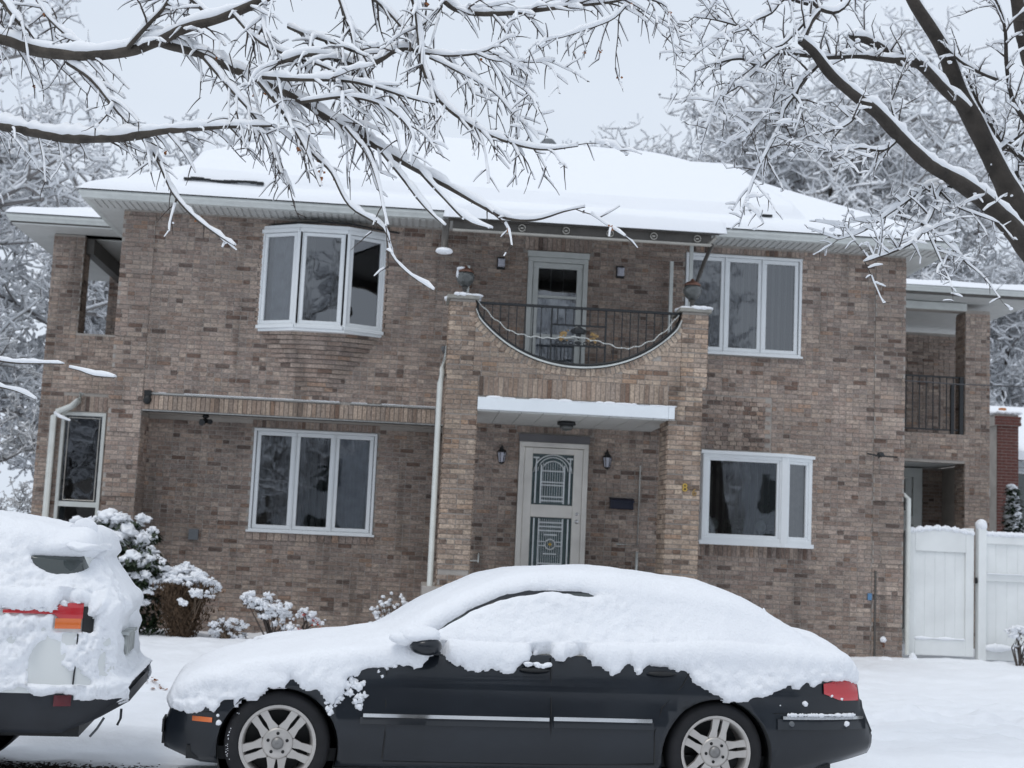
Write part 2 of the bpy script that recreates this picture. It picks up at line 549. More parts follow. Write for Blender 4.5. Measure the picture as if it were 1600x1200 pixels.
def wall_core(mb, x0, x1, z0, z1, holes, y0, y1):
    xs = sorted({x0, x1} | {h[0] for h in holes} | {h[1] for h in holes})
    zs = sorted({z0, z1} | {h[2] for h in holes} | {h[3] for h in holes})
    xs = [x for x in xs if x0 <= x <= x1]; zs = [z for z in zs if z0 <= z <= z1]
    def inh(x, z): return any(h[0] < x < h[1] and h[2] < z < h[3] for h in holes)
    for a, b in zip(xs[:-1], xs[1:]):
        for c, d in zip(zs[:-1], zs[1:]):
            if inh((a + b) / 2, (c + d) / 2): continue
            mb.poly([(a, y0, c), (b, y0, c), (b, y0, d), (a, y0, d)])
            mb.poly([(b, y1, c), (a, y1, c), (a, y1, d), (b, y1, d)])
    for h in holes + [(x0, x1, z0, z1)]:
        a, b, c, d = max(h[0], x0), min(h[1], x1), max(h[2], z0), min(h[3], z1)
        mb.poly([(a, y0, c), (a, y1, c), (a, y1, d), (a, y0, d)])
        mb.poly([(b, y0, c), (b, y0, d), (b, y1, d), (b, y1, c)])
        mb.poly([(a, y0, c), (b, y0, c), (b, y1, c), (a, y1, c)])
        mb.poly([(a, y0, d), (a, y1, d), (b, y1, d), (b, y0, d)])


def subtract(a, b, cuts):
    segs = [(a, b)]
    for c, d in cuts:
        n = []
        for s, e in segs:
            if d <= s or c >= e: n.append((s, e)); continue
            if c > s: n.append((s, c))
            if d < e: n.append((d, e))
        segs = n
    return segs


def course_list(x0, x1, z0, z1, holes=(), L=.200, jt=.013, shift=0.0, ztop=None, skipcourse=0):
    """(xa, xb, za, zb) of running-bond bricks"""
    out = []
    k0, k1 = int(math.floor(z0 / PITCH + .5)), int(math.floor(z1 / PITCH + .01))
    for k in range(k0, k1):
        za, zb = k * PITCH + .0055, (k + 1) * PITCH - .0055
        cuts = [(h[0] - .003, h[1] + .003) for h in holes if h[2] < zb and h[3] > za]
        p = L + jt
        st = math.floor(x0 / p) * p + (p / 2 if k % 2 else 0) + shift - p
        for s, e in subtract(x0, x1, cuts):
            x = st
            while x < e:
                a, b = max(x, s), min(x + L, e)
                if b - a > .03:
                    if ztop is None or zb < min(ztop(a), ztop(b)):
                        if b - a > .15 and random.random() < .38: out.append((a, (a + b) / 2 - .005, za, zb)); out.append(((a + b) / 2 + .005, b, za, zb))
                        else: out.append((a, b, za, zb))
                x += p
    return out


def brick_val(): return float(min(1, max(0, random.gauss(.52, .23)))) if random.random() > .035 else random.choice((.02, .05, .97, .99))


def put_bricks(mb, lst, proud=.008, depth=.02):
    for a, b, c, d in lst:
        mb.val = brick_val()
        q = proud + random.uniform(-.002, .003)
        mb.box(a, b, -q, depth - .018, c, d, skip='k')
    mb.val = .5


def soldiers(x0, x1, za, zb, w=.057, jt=.010):
    out = []; n = max(1, round((x1 - x0) / (w + jt))); p = (x1 - x0) / n
    for k in range(n): out.append((x0 + k * p + jt / 2, x0 + (k + 1) * p - jt / 2, za, zb))
    return out


BW = MB()                       # every facing brick too many to be single parts
core = MB()

H_bay = (-2.40, -.58, 4.66, 6.14)
H_up = (3.965, 5.775, 4.645, 6.185)
H_low = (4.27, 5.98, 1.825, 3.135)
H_door = (1.55, 2.59, 1.06, 3.29)
H_bdoor = (1.56, 2.475, 3.85, 6.06)
H_rec = (-4.0, .42, -1, 3.345)
holes = [H_bay, H_up, H_low, H_door, H_bdoor, H_rec]
wall_core(core, -4.47, 7.40, .02, 6.36, holes, 0, .2)
sold = [(-3.96, .28, 3.37, 3.573), (1.50, 2.53, 6.075, 6.278), (3.98, 5.80, 6.20, 6.285), (4.25, 6.0, 1.612, 1.80), (1.5, 2.64, 3.31, 3.40), (4.02, 5.35, 3.20, 4.02)]
quoinR = (6.93, 7.40, 0, 6.3)
quoinL = (-4.47, -4.0, 0, 6.3)
put_bricks(BW, course_list(-4.47, 7.40, .10, 6.32, holes + sold + [quoinR, quoinL]))
for s in sold[1:-1]:
    put_bricks(BW, soldiers(s[0], s[1], s[2], s[3]), proud=.010)
BT = MB(); put_bricks(BT, soldiers(*sold[0]), proud=.022); BT.build('soldier_band', M['brick_tan'], house)['kind'] = 'stuff'
# patch of stacked headers over the lower right window
for k in range(12):
    za = 3.205 + k * PITCH
    lst = [(4.03 + j * .109 + (.03 if k % 2 else 0), 4.03 + j * .109 + .098 + (.03 if k % 2 else 0), za, za + .056) for j in range(12)]
    for q in lst:
        if q[1] > 5.33: continue
        BW.val = min(1, max(0, random.gauss(.42, .3)))
        g = random.choice((.006, .010, .016, .022))
        BW.box(q[0], q[1], -g, .002, q[2], q[3], skip='k')


# quoin pilasters: blocks of six courses standing 2 cm proud, a recessed course between them
def quoin(x0, x1, zlo, zhi, y=0.0, inner_left=False, blk=6):
    k = 0
    nb = int((zhi - zlo) / (PITCH * (blk + 1))) + 1
    for n in range(nb):
        a = zlo + n * PITCH * (blk + 1); b = min(a + PITCH * blk, zhi)
        if b - a < .1: break
        c = MB()
        core.box(x0, x1, y - .018, y - .001, a + .006, b - .004)
        BW.fr = (0, y - .018, 0)
        put_bricks(BW, course_list(x0, x1, round(a / PITCH) * PITCH, b, L=.203, shift=.04 * (n % 2)))
        BW.fr = (0, y, 0)
        put_bricks(BW, course_list(x0, x1, round(b / PITCH) * PITCH, round(b / PITCH) * PITCH + PITCH))
        BW.fr = None


quoin(6.93, 7.40, PITCH * 3, 6.26)
quoin(-4.47, -4.0, PITCH * 3, 6.26)

# ground floor wall set back behind the beam
H_ll = (-2.425, -.56, 1.665, 3.225)
wall_core(core, -4.0, .42, .02, 3.344, [H_ll], .60, .78)
BW.fr = (0, .60, 0)
put_bricks(BW, course_list(-4.0, .42, .1, 3.22, [H_ll, (-2.45, -.53, 3.18, 3.4), (-2.45, -.53, 1.56, 1.66)]))
put_bricks(BW, course_list(-4.0, -2.45, 3.20, 3.34)); put_bricks(BW, course_list(-.53, .42, 3.20, 3.34))
put_bricks(BW, soldiers(-2.45, -.53, 3.235, 3.338))
put_bricks(BW, soldiers(-2.45, -.53, 1.545, 1.655, w=.095), proud=.025)
BW.fr = (-4.0, 0.0, PI / 2)     # return wall of the recess, facing +x
put_bricks(BW, [(a, b, c, d) for a, b, c, d in course_list(.01, .59, .1, 3.33)])
BW.fr = None
core.box(-4.02, -4.002, .001, .6, .02, 3.344)
core.box(-3.998, .42, .012, .598, 3.345, 3.37)

# corbelled bricks stepping in below the bay window
for k in range(15):
    f = 1 - k / 15.0
    zt = 4.625 - k * PITCH
    xl, xr = -1.49 - .88 * f ** .8 - .02, -1.49 + .88 * f ** .8 + .02
    dpt = .17 * f ** 1.3 + .010
    w3 = (xr - xl) * .28
    core.poly([(xl, -.001, zt - .061), (xl + w3, -dpt + .008, zt - .061), (xr - w3, -dpt + .008, zt - .061), (xr, -.001, zt - .061)][::-1])
    core.poly([(xl, -.001, zt - .003), (xl + w3, -dpt + .008, zt - .003), (xr - w3, -dpt + .008, zt - .003), (xr, -.001, zt - .003)])
    pts = [(xl, 0), (xl + w3, -dpt), (xr - w3, -dpt), (xr, 0)]
    for (ax, ay), (bx, by) in zip(pts[:-1], pts[1:]):
        ln = math.hypot(bx - ax, by - ay); an = math.atan2(by - ay, bx - ax)
        core.fr = (ax, ay, an); core.poly([(0, .006, zt - .064), (ln, .006, zt - .064), (ln, .006, zt), (0, .006, zt)]); core.fr = None
        BW.fr = (ax, ay, an)
        n = max(1, round(ln / .21)); p = ln / n
        for j in range(n):
            BW.val = brick_val()
            BW.box(j * p + .004, (j + 1) * p - .004, -.003, .05, zt - .061, zt - .005)
        BW.fr = None
BW.build('brickwork', M['brick'], house)['kind'] = 'stuff'

# hollow body of the house behind the facade
core.box(-4.47, -4.27, .2, 8.2, .02, 6.36)
core.box(7.20, 7.40, .2, 8.2, .02, 6.36)
core.box(-4.27, 7.20, 8.0, 8.2, .02, 6.36)
core.build('wall', M['mortar'], house)
b = MB(); b.box(-4.27, 7.2, .8, 8.0, 3.40, 3.50); b.box(-4.27, 7.2, .21, 8.0, 6.37, 6.44)
b.build('floor_slab', M['room'], house)

# steel lintel strip and concrete ledge on the beam
b = MB(); b.box(-3.99, .40, -.012, .02, 3.343, 3.360); b.build('lintel', M['ledge'], house)
b = MB(); b.box(-3.95, -1.12, -.035, .01, 3.59, 3.612); b.build('ledge', M['ledge'], house)
b = MB(); b.box(-.98, .37, -.035, .01, 3.59, 3.61); b.build('ledge', M['ledge'], house)
b = MB(); b.cur = 0
for x0, x1 in ((-3.93, -1.14), (-.96, .30)):
    x = x0
    while x < x1:
        w = random.uniform(.08, .3)
        if random.random() > .25: b.box(x, min(x + w, x1), -.03 - random.uniform(0, .003), 0, 3.613, 3.616 + random.uniform(.002, .008))
        x += w
b.build('ledge_snow', M['snow'], house)['kind'] = 'stuff'


# ------------------------------------------------------------------ windows
def fbox(mb, x0, x1, z0, z1, w, y0, y1):
    mb.bbox(x0, x1, y0, y1, z1 - w, z1); mb.bbox(x0, x1, y0, y1, z0, z0 + w)
    mb.bbox(x0, x0 + w, y0, y1, z0 + w, z1 - w); mb.bbox(x1 - w, x1, y0, y1, z0 + w, z1 - w)


def blinds(fr, x0, x1, z0, z1, m_, parent, y=.13, pitch=.098, tilt=.95, seed=0):
    mb = MB(fr); r_ = random.Random(seed)
    x = x0
    while x < x1:
        a = tilt + r_.uniform(-.12, .12); w = .043
        c, s_ = w * math.cos(a), w * math.sin(a)
        mb.poly([(x - c, y - s_, z0), (x + c, y + s_, z0), (x + c, y + s_, z1), (x - c, y - s_, z1)])
        x += pitch
    o = mb.build('blinds', m_, parent); o['kind'] = 'stuff'
    return o


def drape(fr, x0, x1, z0, z1, m_, parent, y=.13, amp=.018, wl=.09, seed=0, top=None):
    v = []; n = max(8, int((x1 - x0) / .012)); r_ = random.Random(seed); mb = MB(fr)
    ph = r_.uniform(0, 6)
    for j in range(n + 1):
        x = x0 + (x1 - x0) * j / n
        yy = y + amp * math.sin(x * 2 * PI / wl + ph + math.sin(x * 9) * .8) + .006 * math.sin(x * 71)
        zt = z1 if top is None else top(x)
        v.append((mb.pt((x, yy, z0)), mb.pt((x, yy, zt))))
    mb.smooth = True
    for a, c in zip(v[:-1], v[1:]): mb.face((a[0], c[0], c[1], a[1]))
    o = mb.build('curtain', m_, parent); return o


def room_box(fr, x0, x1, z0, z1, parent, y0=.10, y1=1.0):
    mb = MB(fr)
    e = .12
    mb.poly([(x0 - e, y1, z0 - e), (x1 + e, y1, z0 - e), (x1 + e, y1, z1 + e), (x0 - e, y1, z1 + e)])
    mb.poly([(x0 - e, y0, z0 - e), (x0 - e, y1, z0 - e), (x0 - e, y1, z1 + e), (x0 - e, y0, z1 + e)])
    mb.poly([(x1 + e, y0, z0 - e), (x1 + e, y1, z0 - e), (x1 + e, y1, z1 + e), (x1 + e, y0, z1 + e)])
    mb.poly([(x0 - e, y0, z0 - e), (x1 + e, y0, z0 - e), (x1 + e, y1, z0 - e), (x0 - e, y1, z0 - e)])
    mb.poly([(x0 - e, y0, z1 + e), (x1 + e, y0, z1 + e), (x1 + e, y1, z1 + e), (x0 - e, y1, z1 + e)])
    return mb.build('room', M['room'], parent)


def sash(win, fr, x0, x1, z0, z1, w=.055, y0=-.012, m_='white'):
    mb = MB(fr); fbox(mb, x0, x1, z0, z1, w, y0, y0 + .05); mb.build('sash', M[m_], win)
    g = MB(fr); g.poly([(x0 + w, y0 + .03, z0 + w), (x1 - w, y0 + .03, z0 + w), (x1 - w, y0 + .03, z1 - w), (x0 + w, y0 + .03, z1 - w)])
    g.build('pane', M['glass'], win)


def casement3(name, fr, x0, x1, z0, z1, covers, lab=None, sw=.058):
    f = MB(fr); fbox(f, x0, x1, z0, z1, .042, -.035, .07)
    n = 3; iw = (x1 - x0 - .084) / n
    for k in (1, 2): f.bbox(x0 + .042 + iw * k - .009, x0 + .042 + iw * k + .009, -.03, .07, z0 + .042, z1 - .042, .003)
    f.bbox(x0 - .03, x1 + .03, -.05, -.03, z0 - .012, z0 + .02, .004)
    win = f.build(name, M['white'], house)
    if lab: win['label'] = lab
    for k in range(3):
        a, c = x0 + .042 + iw * k + .010, x0 + .042 + iw * (k + 1) - .010
        sash(win, fr, a, c, z0 + .045, z1 - .045, sw)
        cv = covers[k]
        if cv == 'blind': blinds(fr, a, c, z0, z1, M['blind'], win, seed=k)
        elif cv == 'pale': drape(fr, a, c, z0, z1, M['curtain_pale'], win, seed=k, wl=.11)
        elif cv == 'drape': drape(fr, a, c, z0, z1, M['curtain'], win, seed=k, wl=.12)
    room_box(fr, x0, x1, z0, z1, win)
    return win


casement3('window', (0, .60, 0), -2.42, -.565, 1.67, 3.22, ('drape', 'blind', 'pale'), 'white three-panel window set back under the beam')
casement3('window', (0, 0, 0), 3.97, 5.77, 4.65, 6.18, ('drape', 'blind', 'blind'), 'white three-panel window beside the balcony')

# bow window upstairs: three panels on an angled plan
pts = [(-2.42, 0.02), (-1.84, -.27), (-1.14, -.27), (-.57, 0.02)]
zb, zt = 4.665, 6.14
f = MB()
for (ax, ay), (bx, by) in zip(pts[:-1], pts[1:]):
    ln = math.hypot(bx - ax, by - ay); f.fr = (ax, ay, math.atan2(by - ay, bx - ax))
    fbox(f, 0.0, ln, zb, zt, .045, -.02, .06)
    f.bbox(-.0, ln, -.035, -.018, zt - .06, zt, .004)
    f.bbox(-.0, ln, -.05, -.018, zb - .02, zb + .03, .004)
f.fr = None
for x, y in pts: f.box(x - .035, x + .035, y - .02, y + .05, zb - .01, zt - .002)
hexa = [(-2.47, .03), (-1.86, -.31), (-1.12, -.31), (-.52, .03)]
for z0, z1 in ((zt + .001, zt + .05), (zb - .06, zb - .021)):
    lo = [f.pt((x, y, z0)) for x, y in hexa]; hi = [f.pt((x, y, z1)) for x, y in hexa]
    f.face(lo[::-1]); f.face(hi)
    for k in range(4): f.face((lo[k], lo[(k + 1) % 4], hi[(k + 1) % 4], hi[k]))
bow = f.build('bow_window', M['white'], house)
for k, ((ax, ay), (bx, by)) in enumerate(zip(pts[:-1], pts[1:])):
    ln = math.hypot(bx - ax, by - ay); fr = (ax, ay, math.atan2(by - ay, bx - ax))
    sash(bow, fr, .045, ln - .045, zb + .045, zt - .06, .055, -.008)
    if k == 0: drape(fr, .05, ln - .05, zb, zt, M['curtain_pale'], bow, y=.14, amp=.03, wl=.2)
    if k == 1: drape(fr, .05, ln * .3, zb, zt, M['curtain'], bow, y=.14, amp=.02); drape(fr, ln * .7, ln - .05, zb, zt, M['curtain'], bow, y=.14, amp=.02, seed=4)
b = MB(); b.cur = 0
for q in ([(-2.5, .9), (-.4, .9)],): b.poly([(-2.5, .9, 4.5), (-.4, .9, 4.5), (-.4, .9, 6.3), (-2.5, .9, 6.3)])
b.poly([(-2.41, .02, 4.6), (-2.5, .9, 4.5), (-2.5, .9, 6.3), (-2.41, .02, 6.2)]); b.poly([(-.57, .02, 4.6), (-.4, .9, 4.5), (-.4, .9, 6.3), (-.57, .02, 6.2)])
b.poly([(-2.5, .9, 4.5), (-.4, .9, 4.5), (-.57, .0, 4.6), (-2.41, 0, 4.6)]); b.poly([(-2.5, .9, 6.3), (-.4, .9, 6.3), (-.57, .0, 6.2), (-2.41, 0, 6.2)])
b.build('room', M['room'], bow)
# dark strip of cable/flashing above the bow window
b = MB(); b.smooth = True
b.tube([(-2.3, -.05, 6.205), (-1.9, -.25, 6.22), (-1.5, -.32, 6.235), (-1.1, -.32, 6.23), (-.7, -.15, 6.21), (-.4, -.04, 6.2)], .014, 6); b.build('flashing', M['blackp'], house)

# lower right bay: one wide pane and one narrow canted pane
pts = [(4.27, -.02), (4.275, -.22), (5.50, -.22), (5.985, -.0)]
zb, zt = 1.83, 3.13
f = MB(); f.box(4.27, 4.30, -.22, .05, zb, zt)
for (ax, ay), (bx, by) in zip(pts[1:-1], pts[2:]):
    ln = math.hypot(bx - ax, by - ay); f.fr = (ax, ay, math.atan2(by - ay, bx - ax))
    fbox(f, 0, ln, zb, zt, .07, -.02, .06)
f.fr = None
f.box(5.46, 5.56, -.25, -.17, zb + .01, zt - .01)
q4 = [(4.24, .0), (4.24, -.27), (5.52, -.27), (6.03, -.02), (6.03, .0)]
for z0, z1 in ((zt - .012, zt + .035), (zb - .05, zb + .012)):
    lo = [f.pt((x, y, z0)) for x, y in q4]; hi = [f.pt((x, y, z1)) for x, y in q4]
    f.face(lo[::-1]); f.face(hi)
    for k in range(5): f.face((lo[k], lo[(k + 1) % 5], hi[(k + 1) % 5], hi[k]))
bay = f.build('bay_window', M['white'], house)
for k, ((ax, ay), (bx, by)) in enumerate(zip(pts[1:-1], pts[2:])):
    ln = math.hypot(bx - ax, by - ay); fr = (ax, ay, math.atan2(by - ay, bx - ax))
    sash(bay, fr, .06, ln - .06, zb + .06, zt - .06, .05, -.006)
    if k == 0: blinds(fr, .1, ln - .1, zb + .02, zt, M['curtain'], bay, y=.30, seed=3, tilt=.9)
    else: drape(fr, .1, ln - .08, zb + .02, zt, M['curtain'], bay, y=.11)
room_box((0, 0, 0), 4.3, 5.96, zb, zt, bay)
f = MB(); f.box(4.31, 5.7, -.15, .15, zb + .02, zb + .05); f.build('inner_sill', M['white_old'], bay)
# the things on that sill: plants and two round ornaments
for k, (px_, s_) in enumerate(((4.50, 1.0), (5.22, 1.0))):
    f = MB(); f.blob((px_, -.02, zb + .25), .075, .07, .095, 2, .03); f.tube([(px_, -.02, zb + .05), (px_, -.02, zb + .17)], .03, 8)
    tag(f.build('vase', M['plate']), ('round pale vase on the sill in the left half of the lower right bay window', 'round pale vase on the sill in the right half of the lower right bay window')[k], 'vase', 'vases on the bay window sill')
for k, px_ in enumerate((4.42, 4.86, 5.36)):
    f = MB()
    for j in range(46):
        a = random.uniform(0, 6.28); r0 = random.uniform(.02, .16); zz = zb + random.uniform(.07, .34 if k != 2 else .62)
        c = (px_ + r0 * math.cos(a), .05 + r0 * .5 * math.sin(a), zz); d = random.uniform(.03, .06)
        f.poly([(c[0] - d, c[1], c[2]), (c[0], c[1] - d * .4, c[2] - d * .6), (c[0] + d, c[1] + .01, c[2] + d * .3), (c[0], c[1] + d * .3, c[2] + d * .5)])
    f.tube([(px_, .05, zb + .05), (px_, .05, zb + .2)], [.05, .06], 8)
    tag(f.build('potted_plant', M['leaf_dark']), ('low potted plant at the left end inside the lower right bay window', 'low potted plant in the middle inside the lower right bay window', 'tall potted plant at the right end inside the lower right bay window')[k], 'plant', 'potted plants inside the bay window')

# ------------------------------------------------------------------ front door (stainless) and balcony door
f = MB(); fbox(f, 1.555, 2.585, 1.06, 3.17, .075, -.06, .08); f.cur = 1; f.box(1.54, 2.60, -.05, .02, 3.172, 3.285)
fd = f.build('front_door', [M['steel'], M['steel_dark']], house); fd['label'] = 'stainless steel security door with an arched glass panel'
f = MB(); X0, X1 = 1.632, 2.508
f.bbox(X0, X0 + .125, -.045, .03, 1.08, 3.09); f.bbox(X1 - .135, X1, -.045, .03, 1.08, 3.09)
f.bbox(X0 + .125, X1 - .135, -.045, .03, 3.0, 3.09); f.bbox(X0 + .125, X1 - .135, -.052, .03, 2.065, 2.25); f.bbox(X0 + .125, X1 - .135, -.045, .03, 1.08, 1.16)
f.build('door_leaf', M['steel'], fd)
f = MB(); f.poly([(X0 + .1, .02, 1.1), (X1 - .1, .02, 1.1), (X1 - .1, .02, 3.05), (X0 + .1, .02, 3.05)]); f.build('door_pane', M['doorglass'], fd)
f = MB(); cx = (X0 + X1) / 2 - .005; l, r_ = X0 + .135, X1 - .145
def bar(x0, x1, z0, z1, t=.018): f.bbox(x0, x1, -.035, -.01, z0, z1, .004)
for x in (l + .035, r_ - .055): bar(x, x + .022, 2.27, 2.86)
for x in (l + .115, r_ - .137): bar(x, x + .022, 2.27, 2.84)
for z in (2.30, 2.36, 2.53, 2.575, 2.74): bar(l + .137, r_ - .137, z, z + .020)
for rad, zz, w in ((.165, 2.74, .022), (.225, 2.74, .018), (.285, 2.72, .022)):
    pp = [(cx + rad * math.cos(a) * 1.0, -.024, zz + rad * .95 * math.sin(a)) for a in np.linspace(0.03, PI - .03, 15)]
    f.tube(pp, w / 2, 6)
for x in (l, r_ - .09): bar(x, x + .09, 2.93, 2.955); bar(x + .04, x + .06, 2.86, 2.93)
for j in range(9): x = l + .155 + j * (r_ - l - .31) / 8; f.box(x - .003, x + .003, -.02, -.012, 2.28, 2.88)
# lower grille
for x in (l + .035, r_ - .055): bar(x, x + .022, 1.17, 2.05)
for x in (l + .11, r_ - .13): bar(x, x + .016, 1.17, 2.05)
for z in (1.98, 1.92, 1.32, 1.38, 1.86): bar(l + .126, r_ - .126, z, z + .020)
for z in (1.80, 1.52): bar(cx - .10, cx + .10, z, z + .02)
for z in (1.70, 1.64): bar(l + .126, cx - .08, z, z + .016); bar(cx + .08, r_ - .126, z, z + .016)
f.tube([(cx + .075 * math.cos(a), -.024, 1.67 + .075 * math.sin(a)) for a in np.linspace(0, 2 * PI, 17)[:-1]], .011, 5, closed=True)
for j in range(11): x = l + .14 + j * (r_ - l - .28) / 10; f.box(x - .003, x + .003, -.02, -.012, 1.17, 2.04)
f.build('grille', M['steel_light'], fd)
f = MB(); f.lathe([(.0, -.07), (.028, -.065), (.033, -.05), (.02, -.035), (.02, -.02)], 14, (X1 - .065, -.0, 2.02), 'y'); f.lathe([(0, -.062), (.022, -.06), (.024, -.04)], 12, (X1 - .065, 0, 2.13), 'y')
f.build('door_handle', M['chrome'], fd)
f = MB(); f.lathe([(0, -.036), (.022, -.034), (.024, -.02)], 10, (cx, 0, 1.67), 'y'); f.build('rosette', M['gold'], fd)
b = MB(); b.box(X0 - .1, X1 + .1, .09, .11, 1.0, 3.2); b.build('backing', M['room'], fd)

f = MB(); fbox(f, 1.565, 2.47, 3.75, 5.965, .07, -.05, .07); f.box(1.55, 2.485, -.06, .01, 5.968, 6.055)
bd = f.build('balcony_door', M['white_old'], house); bd['label'] = 'white storm door onto the balcony'
f = MB(); fbox(f, 1.64, 2.395, 3.80, 5.89, .085, -.03, .02); f.bbox(1.725, 2.31, -.03, .02, 4.74, 4.80, .004); f.bbox(1.725, 2.31, -.03, .02, 5.35, 5.39, .004); f.build('door_leaf', M['white_old'], bd)
for z0, z1 in ((3.88, 4.74), (4.80, 5.35), (5.39, 5.81)):
    f = MB(); f.poly([(1.72, 0, z0), (2.31, 0, z0), (2.31, 0, z1), (1.72, 0, z1)]); f.build('door_pane', M['glass'], bd)
f = MB()
for x in (1.92, 2.11): f.box(x - .006, x + .006, .03, .04, 5.39, 5.84)
f.build('muntin', M['steel_dark'], bd)
drape((0, 0, 0), 1.70, 2.33, 3.9, 5.37, M['curtain_pale'], bd, y=.07, amp=.008, wl=.07)
b = MB(); b.box(1.6, 2.44, .12, .14, 3.7, 6.0); b.build('backing', M['room'], bd)

# ------------------------------------------------------------------ porch: pillars, spandrel, balcony
YF = -1.9
porch_core = MB(); PB = MB()


def scoop(x): d = abs(x - 2.15); return 4.06 + .25 * d * d + .04 * d ** 4 + (max(0, d - 1.36) * 1.2 if d > 1.36 else 0)


single = []                       # (origin frame, list) of bricks that become parts of their own
pill = (('L', .385, .81, .375, .73), ('R', 3.42, 3.875, 3.57, 3.93))
for nm, a0, a1, b0, b1 in pill:
    for x0, x1, z0, z1 in ((a0, a1, .1, 3.86), (b0, b1, 3.86, 4.92)):
        porch_core.box(x0 + .008, x1 - .008, YF + .008, YF + .60, z0, z1)
        lst = course_list(x0, x1, z0, z1, L=.203, shift=x0 % .213)
        # real two-bricks-wide bond: stretcher pair / header-stretcher-header
        lst = []
        for k in range(int(round(z0 / PITCH)), int(round(z1 / PITCH))):
            za, zb_ = k * PITCH + .005, (k + 1) * PITCH - .005
            if k % 5 == 0: za += .009
            w = x1 - x0; j = .010
            if k % 2: c_ = [x0, x0 + w / 2 - j / 2, x0 + w / 2 + j / 2, x1]; prs = [(c_[0], c_[1]), (c_[2], c_[3])]
            else:
                q = w / 4; prs = [(x0, x0 + q - j / 2), (x0 + q + j / 2, x1 - q - j / 2), (x1 - q + j / 2, x1)]
                if k % 4 == 0: prs = [(x0 + q * t + (j / 2 if t else 0), x0 + q * (t + 1) - (j / 2 if t < 3 else 0)) for t in range(4)]
            lst += [(p[0], p[1], za, zb_) for p in prs]
        for q in lst: single.append((q, nm))
        PB.fr = (x0, YF + .59, -PI / 2); put_bricks(PB, course_list(0, .58, z0, z1))       # left side, facing -x
        PB.fr = (x1, YF, PI / 2); put_bricks(PB, course_list(0.01, .58, z0, z1))            # right side, facing +x
        PB.fr = None
# the ~300 porch bricks that show largest are single parts, the rest joins the stuff
single = [s for s in single if s[0][2] > 1.25]
single.sort(key=lambda s: -(s[0][1] - s[0][0]) + random.uniform(0, .0005))
ones, rest = single[:296], single[296:]
for q, nm in rest: PB.val = brick_val(); PB.box(q[0], q[1], YF - .002, YF + .02, q[2], q[3], skip='k')
for nm, a0, a1, b0, b1 in pill:
    lo = [(a0, a1, .12, 1.25)]
    PB.fr = (0, YF + .004, 0); put_bricks(PB, course_list(a0, a1, .12, 1.27)); PB.fr = None

# spandrel wall under the scoop
n = 64
for j in range(n):
    x0, x1 = .73 + 2.84 * j / n, .73 + 2.84 * (j + 1) / n
    t0, t1 = scoop(x0) - .015, scoop(x1) - .015
    for yy in (YF + .012, YF + .20):
        porch_core.poly([(x0, yy, 3.60), (x1, yy, 3.60), (x1, yy, t1), (x0, yy, t0)])
    porch_core.poly([(x0, YF + .012, t0), (x1, YF + .012, t1), (x1, YF + .2, t1), (x0, YF + .2, t0)])
PB.fr = (0, YF + .012, 0)
put_bricks(PB, course_list(.735, 3.565, 3.87, 4.8, ztop=lambda x: scoop(x) - .03))
put_bricks(PB, soldiers(.82, 3.41, 3.625, 3.882), proud=.010)
PB.fr = None
# rowlock bricks fanning along the scoop
s_ = .76
while s_ < 3.54:
    sl = (scoop(s_ + .01) - scoop(s_ - .01)) / .02
    L_ = math.sqrt(1 + sl * sl); tx, tz = 1 / L_, sl / L_; nx_, nz_ = tz, -tx
    top = (s_ + nx_ * .012, scoop(s_) + nz_ * .012)
    PB.val = brick_val() if random.random() > .4 else .9
    hw, ln = .026, .095
    c4 = [(top[0] - tx * hw, top[1] - tz * hw), (top[0] - tx * hw + nx_ * ln, top[1] - tz * hw + nz_ * ln), (top[0] + tx * hw + nx_ * ln, top[1] + tz * hw + nz_ * ln), (top[0] + tx * hw, top[1] + tz * hw)]
    i0 = [PB.pt((x, YF + .0, z)) for x, z in c4]; i1 = [PB.pt((x, YF + .03, z)) for x, z in c4]
    PB.face(i0)
    for k in range(4): PB.face((i0[k], i1[k], i1[(k + 1) % 4], i0[(k + 1) % 4]))
    s_ += .066 * tx
# balcony side parapets and slab
porch_core.box(.40, .58, YF + .61, -.002, 3.43, 3.98); porch_core.box(3.66, 3.85, YF + .61, -.002, 3.43, 3.98)
porch_core.box(.59, 3.65, YF + .21, -.004, 3.50, 3.74)
PB.fr = (.40, -.01, -PI / 2); put_bricks(PB, course_list(0, 1.26, 3.45, 3.98)); PB.fr = None
porch_core.box(.2, 4.05, -1.98, -.01, .05, 1.045)        # stoop
for k in range(4): porch_core.box(1.2, 2.95, -1.98 - .3 * (k + 1), -1.981 - .3 * k, .05, 1.0 - .19 * (k + 1))
pc = porch_core.build('porch', M['mortar'], house)
PB.build('porch_brickwork', M['brick_tan'], house)['kind'] = 'stuff'

BRK = {}
for q, nm in ones:
    w = round(q[1] - q[0], 3); h = round(q[3] - q[2], 3)
    v_ = random.randint(0, 2)
    key = (w, h, v_)
    if key not in BRK:
        t = MB(); t.bbox(-w / 2, w / 2, 0, .03, -h / 2, h / 2, .003 + .001 * v_)
        o = t.build('brick', M['brick_one'], pc)
        me_ = o.data
        off = ORG[pc.name]
        for vv in me_.vertices: vv.co += Vector(off)
        BRK[key] = o; used = False
        oo = o
    else:
        oo = BRK[key].copy(); COL.objects.link(oo); oo.parent = pc
    oo.location = Vector(((q[0] + q[1]) / 2, YF - random.uniform(.001, .006), (q[2] + q[3]) / 2)) - Vector(ORG[pc.name])

